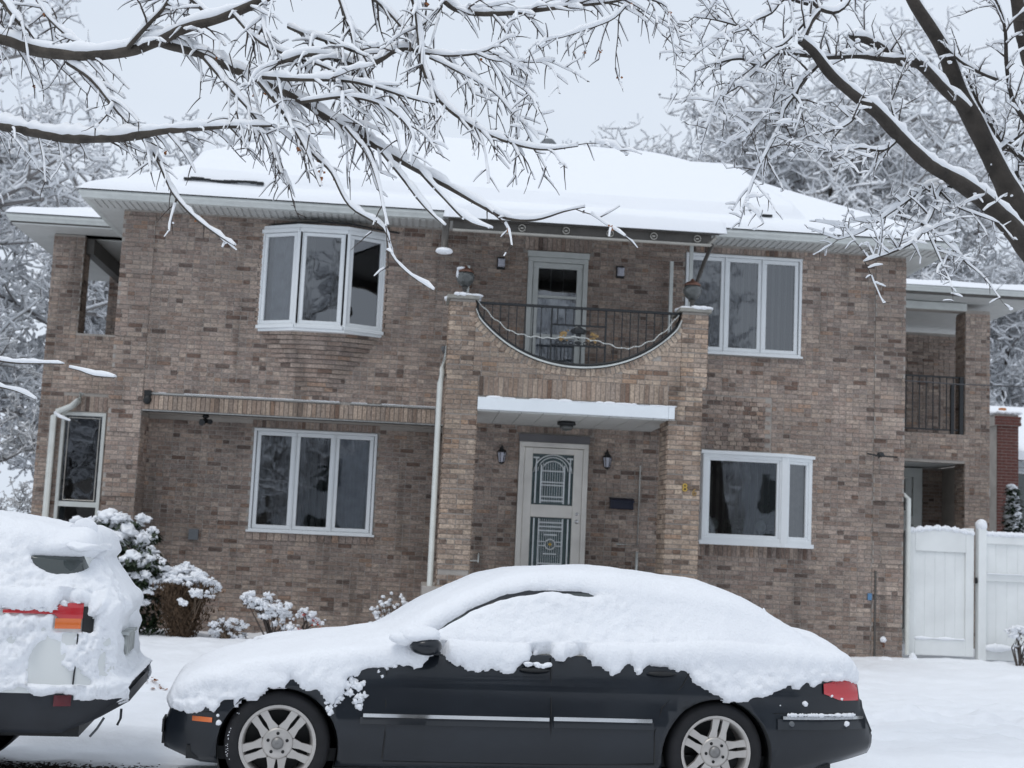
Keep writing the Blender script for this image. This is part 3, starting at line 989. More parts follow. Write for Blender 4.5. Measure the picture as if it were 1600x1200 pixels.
# caps, coping, canopy board, soffit planks
for x0, x1 in ((.335, .77), (3.53, 3.97)):
    f = MB(); f.bbox(x0, x1, YF - .04, YF + .62, 4.925, 4.975); f.build('pillar_cap', M['stone'], house)
f = MB()
xs = np.linspace(.735, 3.565, 60)
for a, c in zip(xs[:-1], xs[1:]):
    i = [f.pt((x, y, scoop(x) + dz)) for x in (a, c) for y, dz in ((YF - .03, .0), (YF + .21, .0), (YF + .21, .022), (YF - .03, .022))]
    f.face((i[0], i[4], i[7], i[3])); f.face((i[3], i[7], i[6], i[2])); f.face((i[0], i[1], i[5], i[4])); f.face((i[2], i[6], i[5], i[1]))
f.build('coping', M['white_old'], house)
f = MB(); f.bbox(.815, 3.415, YF - .03, YF - .005, 3.43, 3.598); f.box(3.417, 3.50, YF - .028, YF - .006, 3.43, 3.596); f.build('canopy_board', M['fascia'], house)
x = .815
while x < 3.5:
    f = MB(); f.box(x + .004, min(x + .296, 3.52), YF, -.002, 3.415 - .004, 3.429); f.build('soffit_plank', M['soffit'], house); x += .30
f = MB()
xx = .82
while xx < 3.4:
    w = random.uniform(.05, .35); h = random.uniform(.004, .03)
    if xx > 1.6 or random.random() > .4: f.blob((xx + w / 2, YF - .018, 3.602), w / 2, .016, h, 1, .1, int(xx * 50))
    xx += w * .8
for x0, x1 in ((.345, .76), (3.54, 3.96)):
    for k in range(40):
        f.blob((random.uniform(x0 + .03, x1 - .03), random.uniform(YF - .01, YF + .58), 4.985), random.uniform(.05, .1), random.uniform(.05, .1), random.uniform(.025, .04), 1, .15, k)
f.build('ledge_snow', M['snow'], house)['kind'] = 'stuff'

# balcony railing
YR = YF + .09
rail = empty('railing', (2.15, YR, 4.1), parent=house); rail['label'] = 'black iron railing filling the scooped balcony front'
f = MB(); f.box(.74, 3.565, YR - .02, YR + .02, 4.885, 4.918); f.build('top_rail', M['iron'], rail)
f = MB(); xs = np.linspace(.76, 3.545, 44); f.tube([(.75, YR, 4.90)] + [(x, YR, scoop(x) + .055) for x in xs] + [(3.555, YR, 4.90)], .024, 6); f.build('bottom_rail', M['iron'], rail)
proto = None
def bal(x, z0, z1, w=.007):
    t = MB(); t.box(x - w, x + w, YR - w, YR + w, z0, z1); return t.build('baluster', M['iron'], rail)
x = .85
while x < 3.5:
    if abs(x - 1.78) > .04 and abs(x - 2.53) > .04:
        if 1.78 < x < 2.53: bal(x, 4.66, 4.89); bal(x, scoop(x) + .05, 4.38)
        else: bal(x, scoop(x) + .05, 4.89)
    x += .112
for x in (1.78, 2.53): bal(x, scoop(x) + .05, 4.89, .012)
f = MB(); f.box(1.79, 2.52, YR - .012, YR + .012, 4.65, 4.672); f.box(1.79, 2.52, YR - .012, YR + .012, 4.37, 4.392); f.build('panel_bar', M['iron'], rail)
f = MB()                                             # spread wings and tail with scrolls below
for sx in (-1, 1):
    for k in range(6):
        a = R(150 - 24 * k) if sx > 0 else 0
    for k in range(7):
        an = R(8 + 24 * k); ln = .11 - .008 * abs(k - 3)
        f.poly([(2.155, YR - .012, 4.55), (2.155 + sx * ln * math.sin(an * .6 + .3), YR - .016, 4.57 + ln * .7 * math.cos(an * .6 + .3)), (2.155 + sx * (ln + .012) * math.sin(an * .6 + .5), YR - .006, 4.565 + ln * .7 * math.cos(an * .6 + .5))])
    for c, r0 in ((.10, .03), (.19, .035), (.28, .03)):
        f.tube([(2.155 + sx * (c + r0 * math.cos(t)), YR, 4.415 + r0 * .7 * math.sin(t)) for t in np.linspace(0, 2 * PI, 11)[:-1]], .007, 5, closed=True)
f.blob((2.155, YR - .01, 4.59), .085, .012, .05, 1, .3, 3); f.poly([(2.10, YR - .01, 4.57), (2.21, YR - .01, 4.57), (2.165, YR - .01, 4.46), (2.145, YR - .01, 4.46)])
f.blob((2.155, YR, 4.42), .05, .01, .03, 1, .3, 5)
f.build('ornament', M['iron'], rail)
for sx in (-1, 1):
    f = MB()
    for k in range(16):
        c = (2.155 + sx * (.14 + random.uniform(0, .12)), YR - .01 - random.uniform(0, .01), 4.42 + random.uniform(0, .17)); d = random.uniform(.018, .035)
        an = random.uniform(0, 6.28)
        f.poly([(c[0] + d * math.cos(an + t), c[1] + .003 * t, c[2] + d * math.sin(an + t) * (.5 if t in (1.57, 4.71) else 1)) for t in (0, 1.57, 3.14, 4.71)])
    f.build('gilt_leaf', M['gold_dull'], rail)
# string of fairy lights slung along the railing
f = MB(); cp = [(.745, 4.93), (.95, 4.72), (1.2, 4.53), (1.45, 4.47), (1.78, 4.46), (2.15, 4.50), (2.5, 4.44), (2.75, 4.37), (2.95, 4.40), (3.2, 4.52), (3.4, 4.70), (3.56, 4.93)]
pp = []
for (ax, az), (bx, bz) in zip(cp[:-1], cp[1:]):
    for t in np.linspace(0, 1, 7)[:-1]: pp.append((ax + (bx - ax) * t, YR - .035 + .006 * math.sin(ax * 40 + t * 9), az + (bz - az) * t + .012 * math.sin((ax + (bx - ax) * t) * 37)))
f.tube(pp, .0065, 5)
for p in pp[::3]: f.blob(p, .011, .011, .014, 0, 0)
tag(f.build('string_lights', M['white_old']), 'thin pale string of fairy lights sagging along the balcony railing', 'string lights')

# lamps
def globe_lamp(x, lab):
    t = empty('globe_lantern', (x, YF + .28, 4.99)); tag(t, lab, 'lantern', 'globe lanterns on the porch pillars')
    f = MB(); f.lathe([(.075, 0), (.05, .02), (.028, .05), (.03, .12), (.05, .145), (.035, .16)], 16, (x, YF + .28, 4.99)); f.build('base', M['brown_metal'], t)
    f = MB(); f.lathe([(.045, .155), (.09, .19), (.125, .25), (.128, .30), (.11, .345), (.09, .36)], 20, (x, YF + .28, 4.99)); f.build('globe', M['globe'], t)
    f = MB(); f.lathe([(.118, .352), (.112, .375), (.08, .405), (.03, .425), (.022, .45), (0, .46)], 18, (x, YF + .28, 4.99)); f.build('cap', M['copper'], t)
    if x < 1:
        f = MB(); f.blob((x - .06, YF + .25, 5.39), .07, .07, .03, 1, .2, 2); f.blob((x - .11, YF + .24, 5.31), .022, .05, .06, 1, .2, 3); f.build('snow_cap', M['snow'], t)
globe_lamp(.575, 'globe lantern with a copper cap and a dab of snow on the left porch pillar')
globe_lamp(3.755, 'globe lantern with a copper cap on the right porch pillar, in front of the window')
for k, (x, z) in enumerate(((1.15, 5.83), (2.96, 5.80))):
    f = MB(); f.bbox(x - .06, x + .06, -.05, -.008, z - .085, z + .10); o = f.build('wall_light', M['iron'], house)
    f = MB(); f.bbox(x - .045, x + .055, -.12, -.052, z - .055, z + .065, .02); f.build('shade', M['lampglass'], o)
for k, (x, z) in enumerate(((1.29, 2.95), (2.86, 2.95))):
    c = (x, -.11, z)
    f = MB(); f.box(x - .03, x + .03, -.02, -.008, z - .05, z + .12); f.tube([(x, -.015, z + .10), (x, -.07, z + .15), (x, -.11, z + .12)], .01, 6)
    f.lathe([(.075, .035), (.05, .07), (.02, .095), (.012, .13), (0, .14)], 6, c, smooth=False); f.lathe([(.0, -.14), (.035, -.125), (.045, -.11)], 6, c, smooth=False)
    for j in range(6):
        a = j * PI / 3; f.tube([(x + .045 * math.cos(a), -.11 + .045 * math.sin(a), z - .11), (x + .068 * math.cos(a), -.11 + .068 * math.sin(a), z + .04)], .005, 4)
    o = f.build('wall_lantern', M['iron'], house)
    f = MB(); f.lathe([(.038, -.105), (.06, .035)], 6, c, smooth=False); f.build('lantern_glass', M['lampglass'], o)
f = MB(); f.lathe([(.13, -.012), (.135, -.05), (.11, -.06)], 20, (2.13, -1.0, 3.412)); o = f.build('ceiling_light', M['iron'], house)
f = MB(); f.lathe([(.10, -.06), (.095, -.10), (.06, -.13), (0, -.14)], 20, (2.13, -1.0, 3.412)); f.build('diffuser', M['globe'], o)
# mailbox
t = empty('mailbox', (3.10, -.06, 2.23)); tag(t, 'dark navy letterbox on the brick wall right of the front door', 'mailbox')
f = MB(); f.bbox(2.93, 3.275, -.12, -.01, 2.235, 2.375, .01); f.build('box', M['navy'], t)
f = MB(); f.poly([(2.92, -.13, 2.36), (3.285, -.13, 2.36), (3.285, -.008, 2.405), (2.92, -.008, 2.405)]); f.box(2.92, 3.285, -.135, -.125, 2.335, 2.362); f.build('lid', M['navy'], t)
# gold house numbers
for tx_, x, z, h, lab in (('8', 3.665, 2.462, .105, 'gold number 8 on the right porch pillar'), ('6', 3.80, 2.408, .095, 'tarnished gold number on the right edge of the right porch pillar')):
    cu = bpy.data.curves.new('house_number', 'FONT'); cu.body = tx_; cu.size = h * 1.42; cu.extrude = .006; cu.bevel_depth = .002
    o = bpy.data.objects.new('house_number', cu); COL.objects.link(o)
    o.location = (x - .03, YF - .016, z); o.rotation_euler = (PI / 2, 0, 0)
    bpy.context.view_layer.update(); me_ = bpy.data.meshes.new_from_object(o.evaluated_get(bpy.context.evaluated_depsgraph_get()))
    o2 = bpy.data.objects.new('house_number', me_); o2.location = o.location; o2.rotation_euler = o.rotation_euler; bpy.data.objects.remove(o); bpy.data.curves.remove(cu); COL.objects.link(o2); o2.name = 'house_number'
    me_.materials.clear(); me_.materials.append(M['gold'] if tx_ == '8' else M['gold_dull']); tag(o2, lab, 'house number', 'house numbers')
for x, z, w in ((.62, 3.70, .0),): pass

# awning with its frame and the slab of snow on it
aw = empty('awning', (2.15, -1.2, 5.8)); tag(aw, 'dark retractable awning over the balcony carrying a thick slab of snow', 'awning')
f = MB(); f.box(.36, 3.92, -2.03, -1.97, 5.835, 5.862); f.build('front_bar', M['alu_pale'], aw)
f = MB(); f.box(.36, 3.92, -2.0, -1.95, 5.864, 5.99); i = [f.pt(p) for p in ((.30, -2.05, 5.985), (4.02, -2.05, 5.985), (4.02, -.62, 6.30), (.30, -.62, 6.30), (.30, -2.05, 6.003), (4.02, -2.05, 6.003), (4.02, -.62, 6.32), (.30, -.62, 6.32))]
for q in ((0, 3, 2, 1), (4, 5, 6, 7), (0, 1, 5, 4), (1, 2, 6, 5), (2, 3, 7, 6), (3, 0, 4, 7)): f.face([i[k] for k in q])
f.build('canopy', M['brown_metal'], aw)
for k in range(5):
    x = 1.30 + k * .605; f = MB(); f.tube([(x + .045 * math.cos(a), -2.035, 5.925 + .045 * math.sin(a)) for a in np.linspace(0, 2 * PI, 17)[:-1]], .008, 5, closed=True)
    f.box(x - .02, x + .02, -2.03, -2.005, 5.915, 5.935); f.build('roller_clip', M['alu_pale'], aw)
f = MB(); f.tube([(.27, -2.0, 5.98), (.255, -2.0, 5.56)], [.052, .046], 14); f.build('side_drum', M['brown_metal'], aw)
f = MB(); f.blob((.255, -2.0, 5.55), .12, .09, .045, 2, .1, 3); f.build('snow_cap', M['snow'], aw)
f = MB(); f.tube([(3.93, -2.0, 5.86), (3.93, -1.5, 5.7), (3.90, -1.05, 5.42)], .03, 4); f.build('arm', M['brown_metal'], aw)
f = MB(); f.tube([(3.99, -1.95, 5.98), (3.88, -2.0, 5.86)], .03, 4); f.build('end_cap', M['alu_pale'], aw)
for x, y, z0 in ((.66, -.12, 3.75), (3.73, -.12, 3.75), (3.80, -1.25, 3.8)):
    f = MB(); f.box(x - .025, x + .025, y - .025, y + .025, z0, 6.0 if x > 1 else 5.75); f.build('post', M['white_old'], aw)
# snow slab
nx_, ny_ = 120, 50
xs = np.linspace(.22, 4.12, nx_); ys = np.linspace(-2.12, -.45, ny_)
AX, AY = np.meshgrid(xs, ys); P = np.stack([AX.ravel(), AY.ravel(), np.zeros(AX.size)], 1)
ed = np.minimum(np.minimum(P[:, 0] - .22, 4.12 - P[:, 0]), P[:, 1] + 2.12)
rd = np.sqrt(np.clip(1 - (1 - np.clip(ed / .11, 0, 1)) ** 2, 0, 1))
zz = 6.006 + .2 * (P[:, 1] + 2.12) * (rd > 0) + rd * (.20 - .02 * (P[:, 1] + 2.12)) + .012 * fbm(P, 1.5, 3, 2) * rd + .01 * (P[:, 0] < .6)
zz = np.where(ed <= 0, 6.0 + .19 * (P[:, 1] + 2.12), zz)
ii = np.arange(nx_ * ny_).reshape(ny_, nx_)
np_mesh('snow_slab', np.stack([P[:, 0], P[:, 1], zz], 1), np.stack([ii[:-1, :-1].ravel(), ii[:-1, 1:].ravel(), ii[1:, 1:].ravel(), ii[1:, :-1].ravel()], 1), M['snow_soft'], True, parent=aw)['kind'] = 'stuff'

# ------------------------------------------------------------------ roof, gutters, soffits
XL, XR, YE, ZE = -5.0, 7.98, -.6, 6.44
SL = .55
XA, XB = -1.0, 3.95            # ridge ends
YRG = 3.4


def roof_z(X, Y, t=0.0):
    z = np.minimum(np.minimum(ZE + SL * (Y - YE), ZE + SL * (X - XL)), ZE + SL * (XR - X))
    return np.minimum(z, ZE + SL * (2 * YRG - YE - Y - .2))


f = MB()
rz = float(roof_z(np.array([0.]), np.array([YRG]))[0])
yb = 2 * YRG - YE
c = [(XL, YE, ZE), (XR, YE, ZE), (XR, yb, ZE), (XL, yb, ZE), (XL + YRG - YE, YRG, rz - .03), (XR - (YRG - YE), YRG, rz - .03)]
f.poly([c[0], c[1], c[5], c[4]]); f.poly([c[1], c[2], c[5]]); f.poly([c[2], c[3], c[4], c[5]]); f.poly([c[3], c[0], c[4]])
f.poly([c[3], c[2], c[1], c[0]])
f.build('roof', M['brown_metal'], house)
xs = np.concatenate([np.linspace(XL - .03, XL + .3, 12), np.arange(XL + .36, XR - .3, .07), np.linspace(XR - .26, XR + .03, 12)])
ys = np.concatenate([np.linspace(YE - .03, YE + .3, 14), np.arange(YE + .36, yb, .07)])
AX, AY = np.meshgrid(xs, ys); X_, Y_ = AX.ravel(), AY.ravel(); P = np.stack([X_, Y_, 0 * X_], 1)
base = roof_z(X_, Y_)
# soften the ridge lines like snow does
h4 = np.stack([ZE + SL * (Y_ - YE), ZE + SL * (X_ - XL), ZE + SL * (XR - X_), ZE + SL * (yb - Y_)], 0)
k_ = 7.0
soft = -np.log(np.exp(-k_ * (h4 - 8)).sum(0)) / k_ + 8
ed = np.minimum(np.minimum(X_ - (XL - .03), XR + .03 - X_), np.minimum(Y_ - (YE - .03), yb - Y_))
rd = np.sqrt(np.clip(1 - (1 - np.clip(ed / .16, 0, 1)) ** 2, 0, 1))
pan = sstep(-.02, .05, Y_ + .30 - .02 * vnoise(P * 2, 3)) * sstep(-3.64, -3.54, X_) * sstep(5.72 - .22 * np.clip(Y_, 0, 3), 5.58 - .22 * np.clip(Y_, 0, 3), X_)
pan2 = sstep(2.3, 2.0, Y_)
zz = np.minimum(base, soft + .06) + rd * .13 + .165 * pan * pan2 + .015 * fbm(P, .9, 3, 6) * rd + .03 * pan * sstep(.5, 1.4, Y_)
zz = np.where(ed < .001, ZE + .01, zz)
ii = np.arange(len(xs) * len(ys)).reshape(len(ys), len(xs))
np_mesh('roof_snow', np.stack([X_, Y_, zz], 1), np.stack([ii[:-1, :-1].ravel(), ii[:-1, 1:].ravel(), ii[1:, 1:].ravel(), ii[1:, :-1].ravel()], 1), M['snow_soft'], True, parent=house)['kind'] = 'stuff'
# bare edges of the roof panels showing under the snow
f = MB()
for x0, x1 in ((-3.58, -2.42),):
    for j in range(12):
        a, c_ = x0 + (x1 - x0) * j / 12, x0 + (x1 - x0) * (j + 1) / 12
        z_ = ZE + SL * .27 + .165; hh = .028 + .01 * math.sin(j * 1.3)
        f.box(a, c_ + .001, -.365, -.27, z_ - hh * .4 + .012 * math.sin(j * .9), z_ + hh * .6 + .012 * math.sin(j * .9))
f.build('roof_panel_edge', M['blackp'], house)
f = MB(); f.box(5.0, 5.2, -.35, -.25, ZE + SL * .28 + .14, ZE + SL * .28 + .17); f.build('roof_panel_edge', M['blackp'], house)


def gutter(path, name='gutter'):
    """path: corner points at the front lip, profile swept"""
    prof = [(0.0, -.005), (-.012, -.03), (-.012, -.05), (.018, -.085), (.03, -.115), (.12, -.115), (.12, 0), (.02, 0)]
    f = MB(); P = [Vector(p) for p in path]; rings = []
    for k, p in enumerate(P):
        d0 = (P[k] - P[k - 1]).normalized() if k else (P[1] - P[0]).normalized()
        d1 = (P[k + 1] - P[k]).normalized() if k < len(P) - 1 else d0
        n0, n1 = Vector((-d0.y, d0.x, 0)), Vector((-d1.y, d1.x, 0))
        nn = (n0 + n1); nn = nn / max(.3, nn.length_squared / 2) if nn.length > 0 else n0
        rings.append([f.pt(tuple(p + nn * a + Vector((0, 0, z)))) for a, z in prof])
    for q, w in zip(rings[:-1], rings[1:]):
        for j in range(len(prof)): f.face((q[j], q[(j + 1) % 8], w[(j + 1) % 8], w[j]))
    f.face(rings[0][::-1]); f.face(rings[-1])
    return f.build(name, M['white_old'], house)


ZG = 6.445
gutter([(XL, 3.0, ZG), (XL, YE, ZG), (XR, YE, ZG), (XR, 3.0, ZG)])
# grooved soffit: individual boards running out from the wall
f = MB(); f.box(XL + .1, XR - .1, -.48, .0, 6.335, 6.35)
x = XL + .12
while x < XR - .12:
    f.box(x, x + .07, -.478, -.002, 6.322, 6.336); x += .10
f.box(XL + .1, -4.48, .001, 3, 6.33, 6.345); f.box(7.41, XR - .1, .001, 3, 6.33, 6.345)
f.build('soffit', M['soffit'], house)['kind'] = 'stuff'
f = MB(); f.lathe([(.17, 0), (.17, .15), (.15, .24), (.09, .31), (0, .335)], 20, (2.12, 3.75, rz + .11)); f.build('roof_vent', M['grey_box'], house)
f = MB(); f.blob((1.98, 3.65, rz + .2), .12, .16, .05, 2, .1); f.build('vent_snow', M['snow_soft'], house)


def pipe(pts, r=.04, name='downpipe', m_='white_old'):
    f = MB(); f.tube(pts, r, 8); o = f.build(name, M[m_], house); return o


pipe([(.395, -1.30, 4.35), (.33, -1.35, 4.02), (.33, -1.62, 3.92), (.30, -1.75, 3.78), (.30, -1.78, .25)], .040)
pipe([(.35, -.06, 4.5), (.36, -.3, 4.42), (.38, -1.28, 4.33)], .035, m_='grey_box')
pipe([(7.47, -.04, .28), (7.47, -.04, 2.60), (7.43, .06, 2.66), (7.43, .3, 2.67)], .035)

# ------------------------------------------------------------------ left porch (set back)
PBk = MB(); pcore = MB()
H_lw = (-5.66, -4.96, .5, 3.44)
H_op = (-5.53, -4.3, 4.72, 6.33)
wall_core(pcore, -6.02, -4.46, .02, 6.33, [H_lw, H_op], 2.1, 2.32)
PBk.fr = (0, 2.1, 0)
put_bricks(PBk, course_list(-6.02, -4.46, .1, 6.33, [H_lw, H_op, (-5.66, -4.96, 3.45, 3.72)]))
put_bricks(PBk, soldiers(-5.66, -4.96, 3.46, 3.70))
PBk.fr = (-5.53, 2.1, PI / 2); put_bricks(PBk, course_list(.02, .4, 4.74, 6.32))
PBk.fr = (-5.84, 5.4, 0); put_bricks(PBk, course_list(0, .5, 4.0, 6.3)); PBk.fr = None
pcore.box(-5.93, -5.532, 2.33, 2.52, 4.72, 6.33)
pcore.box(-5.84, -5.3, 5.41, 5.8, 4.0, 6.3)
pcore.box(-6.02, -4.46, 2.33, 5.7, 4.5, 4.7)
pcore.box(-6.02, -5.85, 2.33, 5.7, .02, 4.5)
pcore.build('porch', M['mortar'], house)['label'] = 'set-back brick porch at the left end of the house'
PBk.build('porch_brickwork', M['brick'], house)['kind'] = 'stuff'
f = MB(); f.box(-5.55, -5.40, 2.2, 5.9, 6.05, 6.30); f.build('beam', M['brown_metal'], house)
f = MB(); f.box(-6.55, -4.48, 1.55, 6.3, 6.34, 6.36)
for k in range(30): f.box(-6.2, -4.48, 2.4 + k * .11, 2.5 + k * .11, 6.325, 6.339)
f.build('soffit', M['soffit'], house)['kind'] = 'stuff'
gutter([(-6.62, 6.4, 6.50), (-6.62, 1.5, 6.50), (-4.48, 1.5, 6.50)])
f = MB(); fbox(f, -5.66, -4.96, .5, 3.44, .055, -.03 + 2.1, 2.2); f.box(-5.605, -5.015, 2.08, 2.17, 1.93, 2.01); f.box(-5.02, -4.985, 2.09, 2.16, 2.01, 3.38)
o = f.build('window', M['white_old'], house); o['label'] = 'tall narrow window with aluminium frame in the left porch'
for z0, z1 in ((.55, 1.93), (2.01, 3.39)):
    g = MB(); g.poly([(-5.605, 2.14, z0), (-5.015, 2.14, z0), (-5.015, 2.14, z1), (-5.605, 2.14, z1)]); g.build('pane', M['glass'], o)
g = MB(); fbox(g, -5.56, -5.06, 2.03, 3.36, .012, 2.125, 2.135); g.build('inner_frame', M['steel'], o)
room_box((0, 2.1, 0), -5.6, -5.0, .55, 3.4, o, y0=.24, y1=.9)
pipe([(-5.36, 2.02, 3.75), (-5.40, 2.02, 3.62), (-5.50, 2.0, 3.52), (-5.72, 2.0, 3.42), (-5.77, 2.02, 3.36), (-5.775, 2.02, .3)], .052)
f = MB(); f.tube([(-5.72, 1.9, 3.40), (-5.62, 1.8, 3.34), (-5.45, 1.8, 3.28)], [.03, .03, .018], 6); f.build('pipe_snow', M['snow'], house)

# ------------------------------------------------------------------ right porch (set back)
PBk = MB(); pcore = MB()
H1 = (7.3, 9.80, 3.955, 6.19); H2 = (7.3, 9.80, .02, 3.44)
wall_core(pcore, 7.42, 10.25, .02, 6.22, [H1, H2], 3.5, 3.72)
PBk.fr = (0, 3.5, 0); put_bricks(PBk, course_list(7.45, 10.25, .1, 6.2, [H1, H2], shift=.08)); PBk.fr = None
PBk.fr = (0, 6.1, 0); put_bricks(PBk, course_list(7.42, 11.15, 3.9, 6.2)); put_bricks(PBk, course_list(9.42, 10.2, .1, 3.44)); PBk.fr = (9.80, 3.94, -PI / 2); put_bricks(PBk, course_list(0, .43, .1, 6.2)); PBk.fr = None
pcore.box(9.80, 10.23, 3.73, 3.93, .02, 6.2)
pcore.box(7.42, 11.15, 6.11, 6.3, .02, 6.22)
pcore.box(7.42, 10.25, 3.73, 6.1, 3.50, 3.80)
PBk.fr = (9.62, 6.09, -PI / 2); put_bricks(PBk, course_list(0, .9, .1, 3.42)); PBk.fr = None
pcore.box(9.63, 10.2, 5.2, 6.08, .02, 3.45)
pcore.box(10.06, 10.25, 3.94, 6.1, .02, 3.45)
PBk.fr = (0, 5.19, 0); put_bricks(PBk, course_list(9.64, 10.05, .1, 3.44)); PBk.fr = None
pcore.build('porch', M['mortar'], house)['label'] = 'set-back brick porch with a small balcony at the right end of the house'
PBk.build('porch_brickwork', M['brick'], house)['kind'] = 'stuff'
f = MB(); f.bbox(7.42, 9.80, 3.44, 3.54, 6.195, 6.33); f.build('beam', M['white_old'], house)
f = MB()
for k in range(7): f.box(7.42, 10.95, 2.98 + k * .08, 3.05 + k * .08, 6.345, 6.36)
f.box(7.42, 10.95, 3.54, 7.0, 6.345, 6.36); f.box(7.42, 9.8, 3.74, 6.1, 3.445, 3.46)
f.build('soffit', M['soffit'], house)['kind'] = 'stuff'
gutter([(7.42, 2.88, 6.52), (11.0, 2.88, 6.52), (11.0, 7.0, 6.52)])
for Z, x0, x1, y0, y1 in ((6.36, 7.42, 11.0, 2.88, 7.0), (6.36, -6.62, -4.48, 1.5, 6.4)):
    f = MB(); f.box(x0 + .05, x1 - .05, y0 + .05, y1 - .05, Z, 6.47); f.build('porch_roof', M['brown_metal'], house)
for (x0, x1, y0, y1, hi, sl) in ((7.42, 11.04, 2.85, 7.0, .12, .16), (-6.65, -4.45, 1.47, 6.4, .12, .30)):
    xs = np.linspace(x0, x1, 70); ys = np.linspace(y0, y1, 60); AX, AY = np.meshgrid(xs, ys); X_, Y_ = AX.ravel(), AY.ravel(); P = np.stack([X_, Y_, 0 * X_], 1)
    e1 = (X_ - x0) if x0 < 0 else (x1 - X_)
    ed = np.minimum(e1, Y_ - y0); rd = np.sqrt(np.clip(1 - (1 - np.clip(ed / .15, 0, 1)) ** 2, 0, 1))
    zz = 6.505 + rd * hi + sl * np.clip(np.minimum(ed, 1.6) - .1, 0, 9) + .012 * fbm(P, 1.4, 3, 9) * rd
    ii = np.arange(len(xs) * len(ys)).reshape(len(ys), len(xs))
    np_mesh('roof_snow', np.stack([X_, Y_, zz], 1), np.stack([ii[:-1, :-1].ravel(), ii[:-1, 1:].ravel(), ii[1:, 1:].ravel(), ii[1:, :-1].ravel()], 1), M['snow_soft'], True, parent=house)['kind'] = 'stuff'
rl = empty('railing', (8.7, 3.55, 3.96), parent=house); rl['label'] = 'straight black iron railing on the right-hand balcony'
f = MB(); f.box(7.45, 9.79, 3.53, 3.565, 4.97, 5.0); f.build('top_rail', M['iron'], rl)
f = MB(); f.box(7.45, 9.79, 3.53, 3.565, 4.02, 4.045); f.build('bottom_rail', M['iron'], rl)
x = 7.6
while x < 9.75:
    f = MB(); f.box(x - .009, x + .009, 3.54, 3.556, 4.045, 4.97); f.build('baluster', M['iron'], rl); x += .125
f = MB(); f.box(9.54, 9.60, 3.50, 3.56, 3.96, 4.85); f.box(9.70, 9.77, 3.5, 3.56, 3.96, 5.0); f.build('rail_post', M['iron'], rl)
f = MB(); fbox(f, 7.9, 9.56, .2, 3.42, .17, 4.9, 5.1); f.box(7.99, 9.40, 4.93, 5.09, 2.36, 2.52); o = f.build('side_door', M['white_old'], house)
for z0, z1 in ((2.5, 3.33), (.3, 2.36)):
    g = MB(); fbox(g, 8.0, 9.38, z0, z1, .12, 4.96, 5.07); g.build('door_leaf', M['white_old'], o)
    g = MB(); g.poly([(8.1, 5.05, z0 + .1), (9.16, 5.05, z0 + .1), (9.16, 5.05, z1 - .1), (8.1, 5.05, z1 - .1)]); g.build('door_pane', M['autoglass'], o)
g = MB(); g.box(7.5, 9.6, 5.12, 5.14, .1, 3.44); g.build('backing', M['room'], o)
# small fixtures on the walls
f = MB(); f.lathe([(.045, 0), (.05, -.03), (.03, -.05)], 12, (-3.10, .20, 3.34)); f.tube([(-3.10, .2, 3.29), (-3.08, .1, 3.24)], .015, 6); f.tube([(-3.08, .1, 3.25), (-3.12, -.02, 3.21)], [.035, .05], 10); f.tube([(-3.09, .12, 3.25), (-3.0, .02, 3.23)], [.03, .04], 10)
f.build('flood_light', M['blackp'], house)
f = MB(); f.blob((-3.92, -.05, 3.50), .06, .05, .07, 2, .02); f.box(-3.97, -3.87, -.06, -.01, 3.55, 3.64); f.build('security_camera', M['blackp'], house)
f = MB(); f.tube([(7.0, -.03, 3.20), (7.0, -.14, 3.22)], .012, 6); f.tube([(6.78, -.16, 3.24), (6.95, -.16, 3.215), (7.25, -.14, 3.21)], .014, 6); f.blob((7.0, -.12, 3.235), .06, .04, .04, 2, .1); f.tube([(7.0, -.15, 3.22), (6.9, -.3, 3.25)], .01, 5); f.build('antenna', M['iron'], house)
f = MB(); f.box(6.96, 6.99, -.04, -.005, .2, 1.5); f.build('conduit', M['brown_metal'], house)
f = MB(); f.box(6.86, 6.92, -.05, -.018, 1.06, 1.16); f.build('meter_tag', M['blue_tag'], house)
f = MB(); f.tube([(7.08, -.02, .45), (7.08, -.12, .44), (7.08, -.13, .38)], .018, 8); o = f.build('garden_tap', M['copper'], house)
f = MB(); f.blob((7.08, -.1, .49), .05, .05, .045, 1, .2); f.build('snow_cap', M['snow'], o)
f = MB(); f.box(-3.28, -3.14, .52, .595, 1.50, 1.66); f.build('utility_box', M['grey_box'], house)
f = MB(); f.tube([(1.02, -.03, 1.36), (1.02, -.03, 1.50)], .012, 6); f.tube([(.80, -.03, 1.38), (1.02, -.03, 1.38)], .010, 6); f.build('pipe_stub', M['white_old'], house)
f = MB(); f.tube([(3.36, -.03, 1.3), (3.36, -.03, 1.62)], .02, 6); f.tube([(3.05, -.03, 1.72), (3.36, -.03, 1.72), (3.37, -.03, 2.9)], .009, 6); f.build('conduit', M['white_old'], house)
f = MB(); f.poly([(3.90, -.8, .15), (4.35, -.8, .15), (4.02, -.8, 1.25), (3.90, -.8, 1.7)]); f.poly([(3.90, -.76, .15), (4.35, -.76, .15), (4.02, -.76, 1.25), (3.90, -.76, 1.7)]); f.build('stair_rail_panel', M['brown_metal'], house)
# ------------------------------------------------------------------ cars (local frame: x along the car, v = across from the near side, z up)
def lerp_tab(tab, x):
    xs = [t[0] for t in tab]; ys = [t[1] for t in tab]
    return float(np.interp(x, xs, ys))


def smooth_tab(tab, x, w=.05):
    return sum(lerp_tab(tab, x + w * k) * g for k, g in ((-2, .1), (-1, .2), (0, .4), (1, .2), (2, .1)))


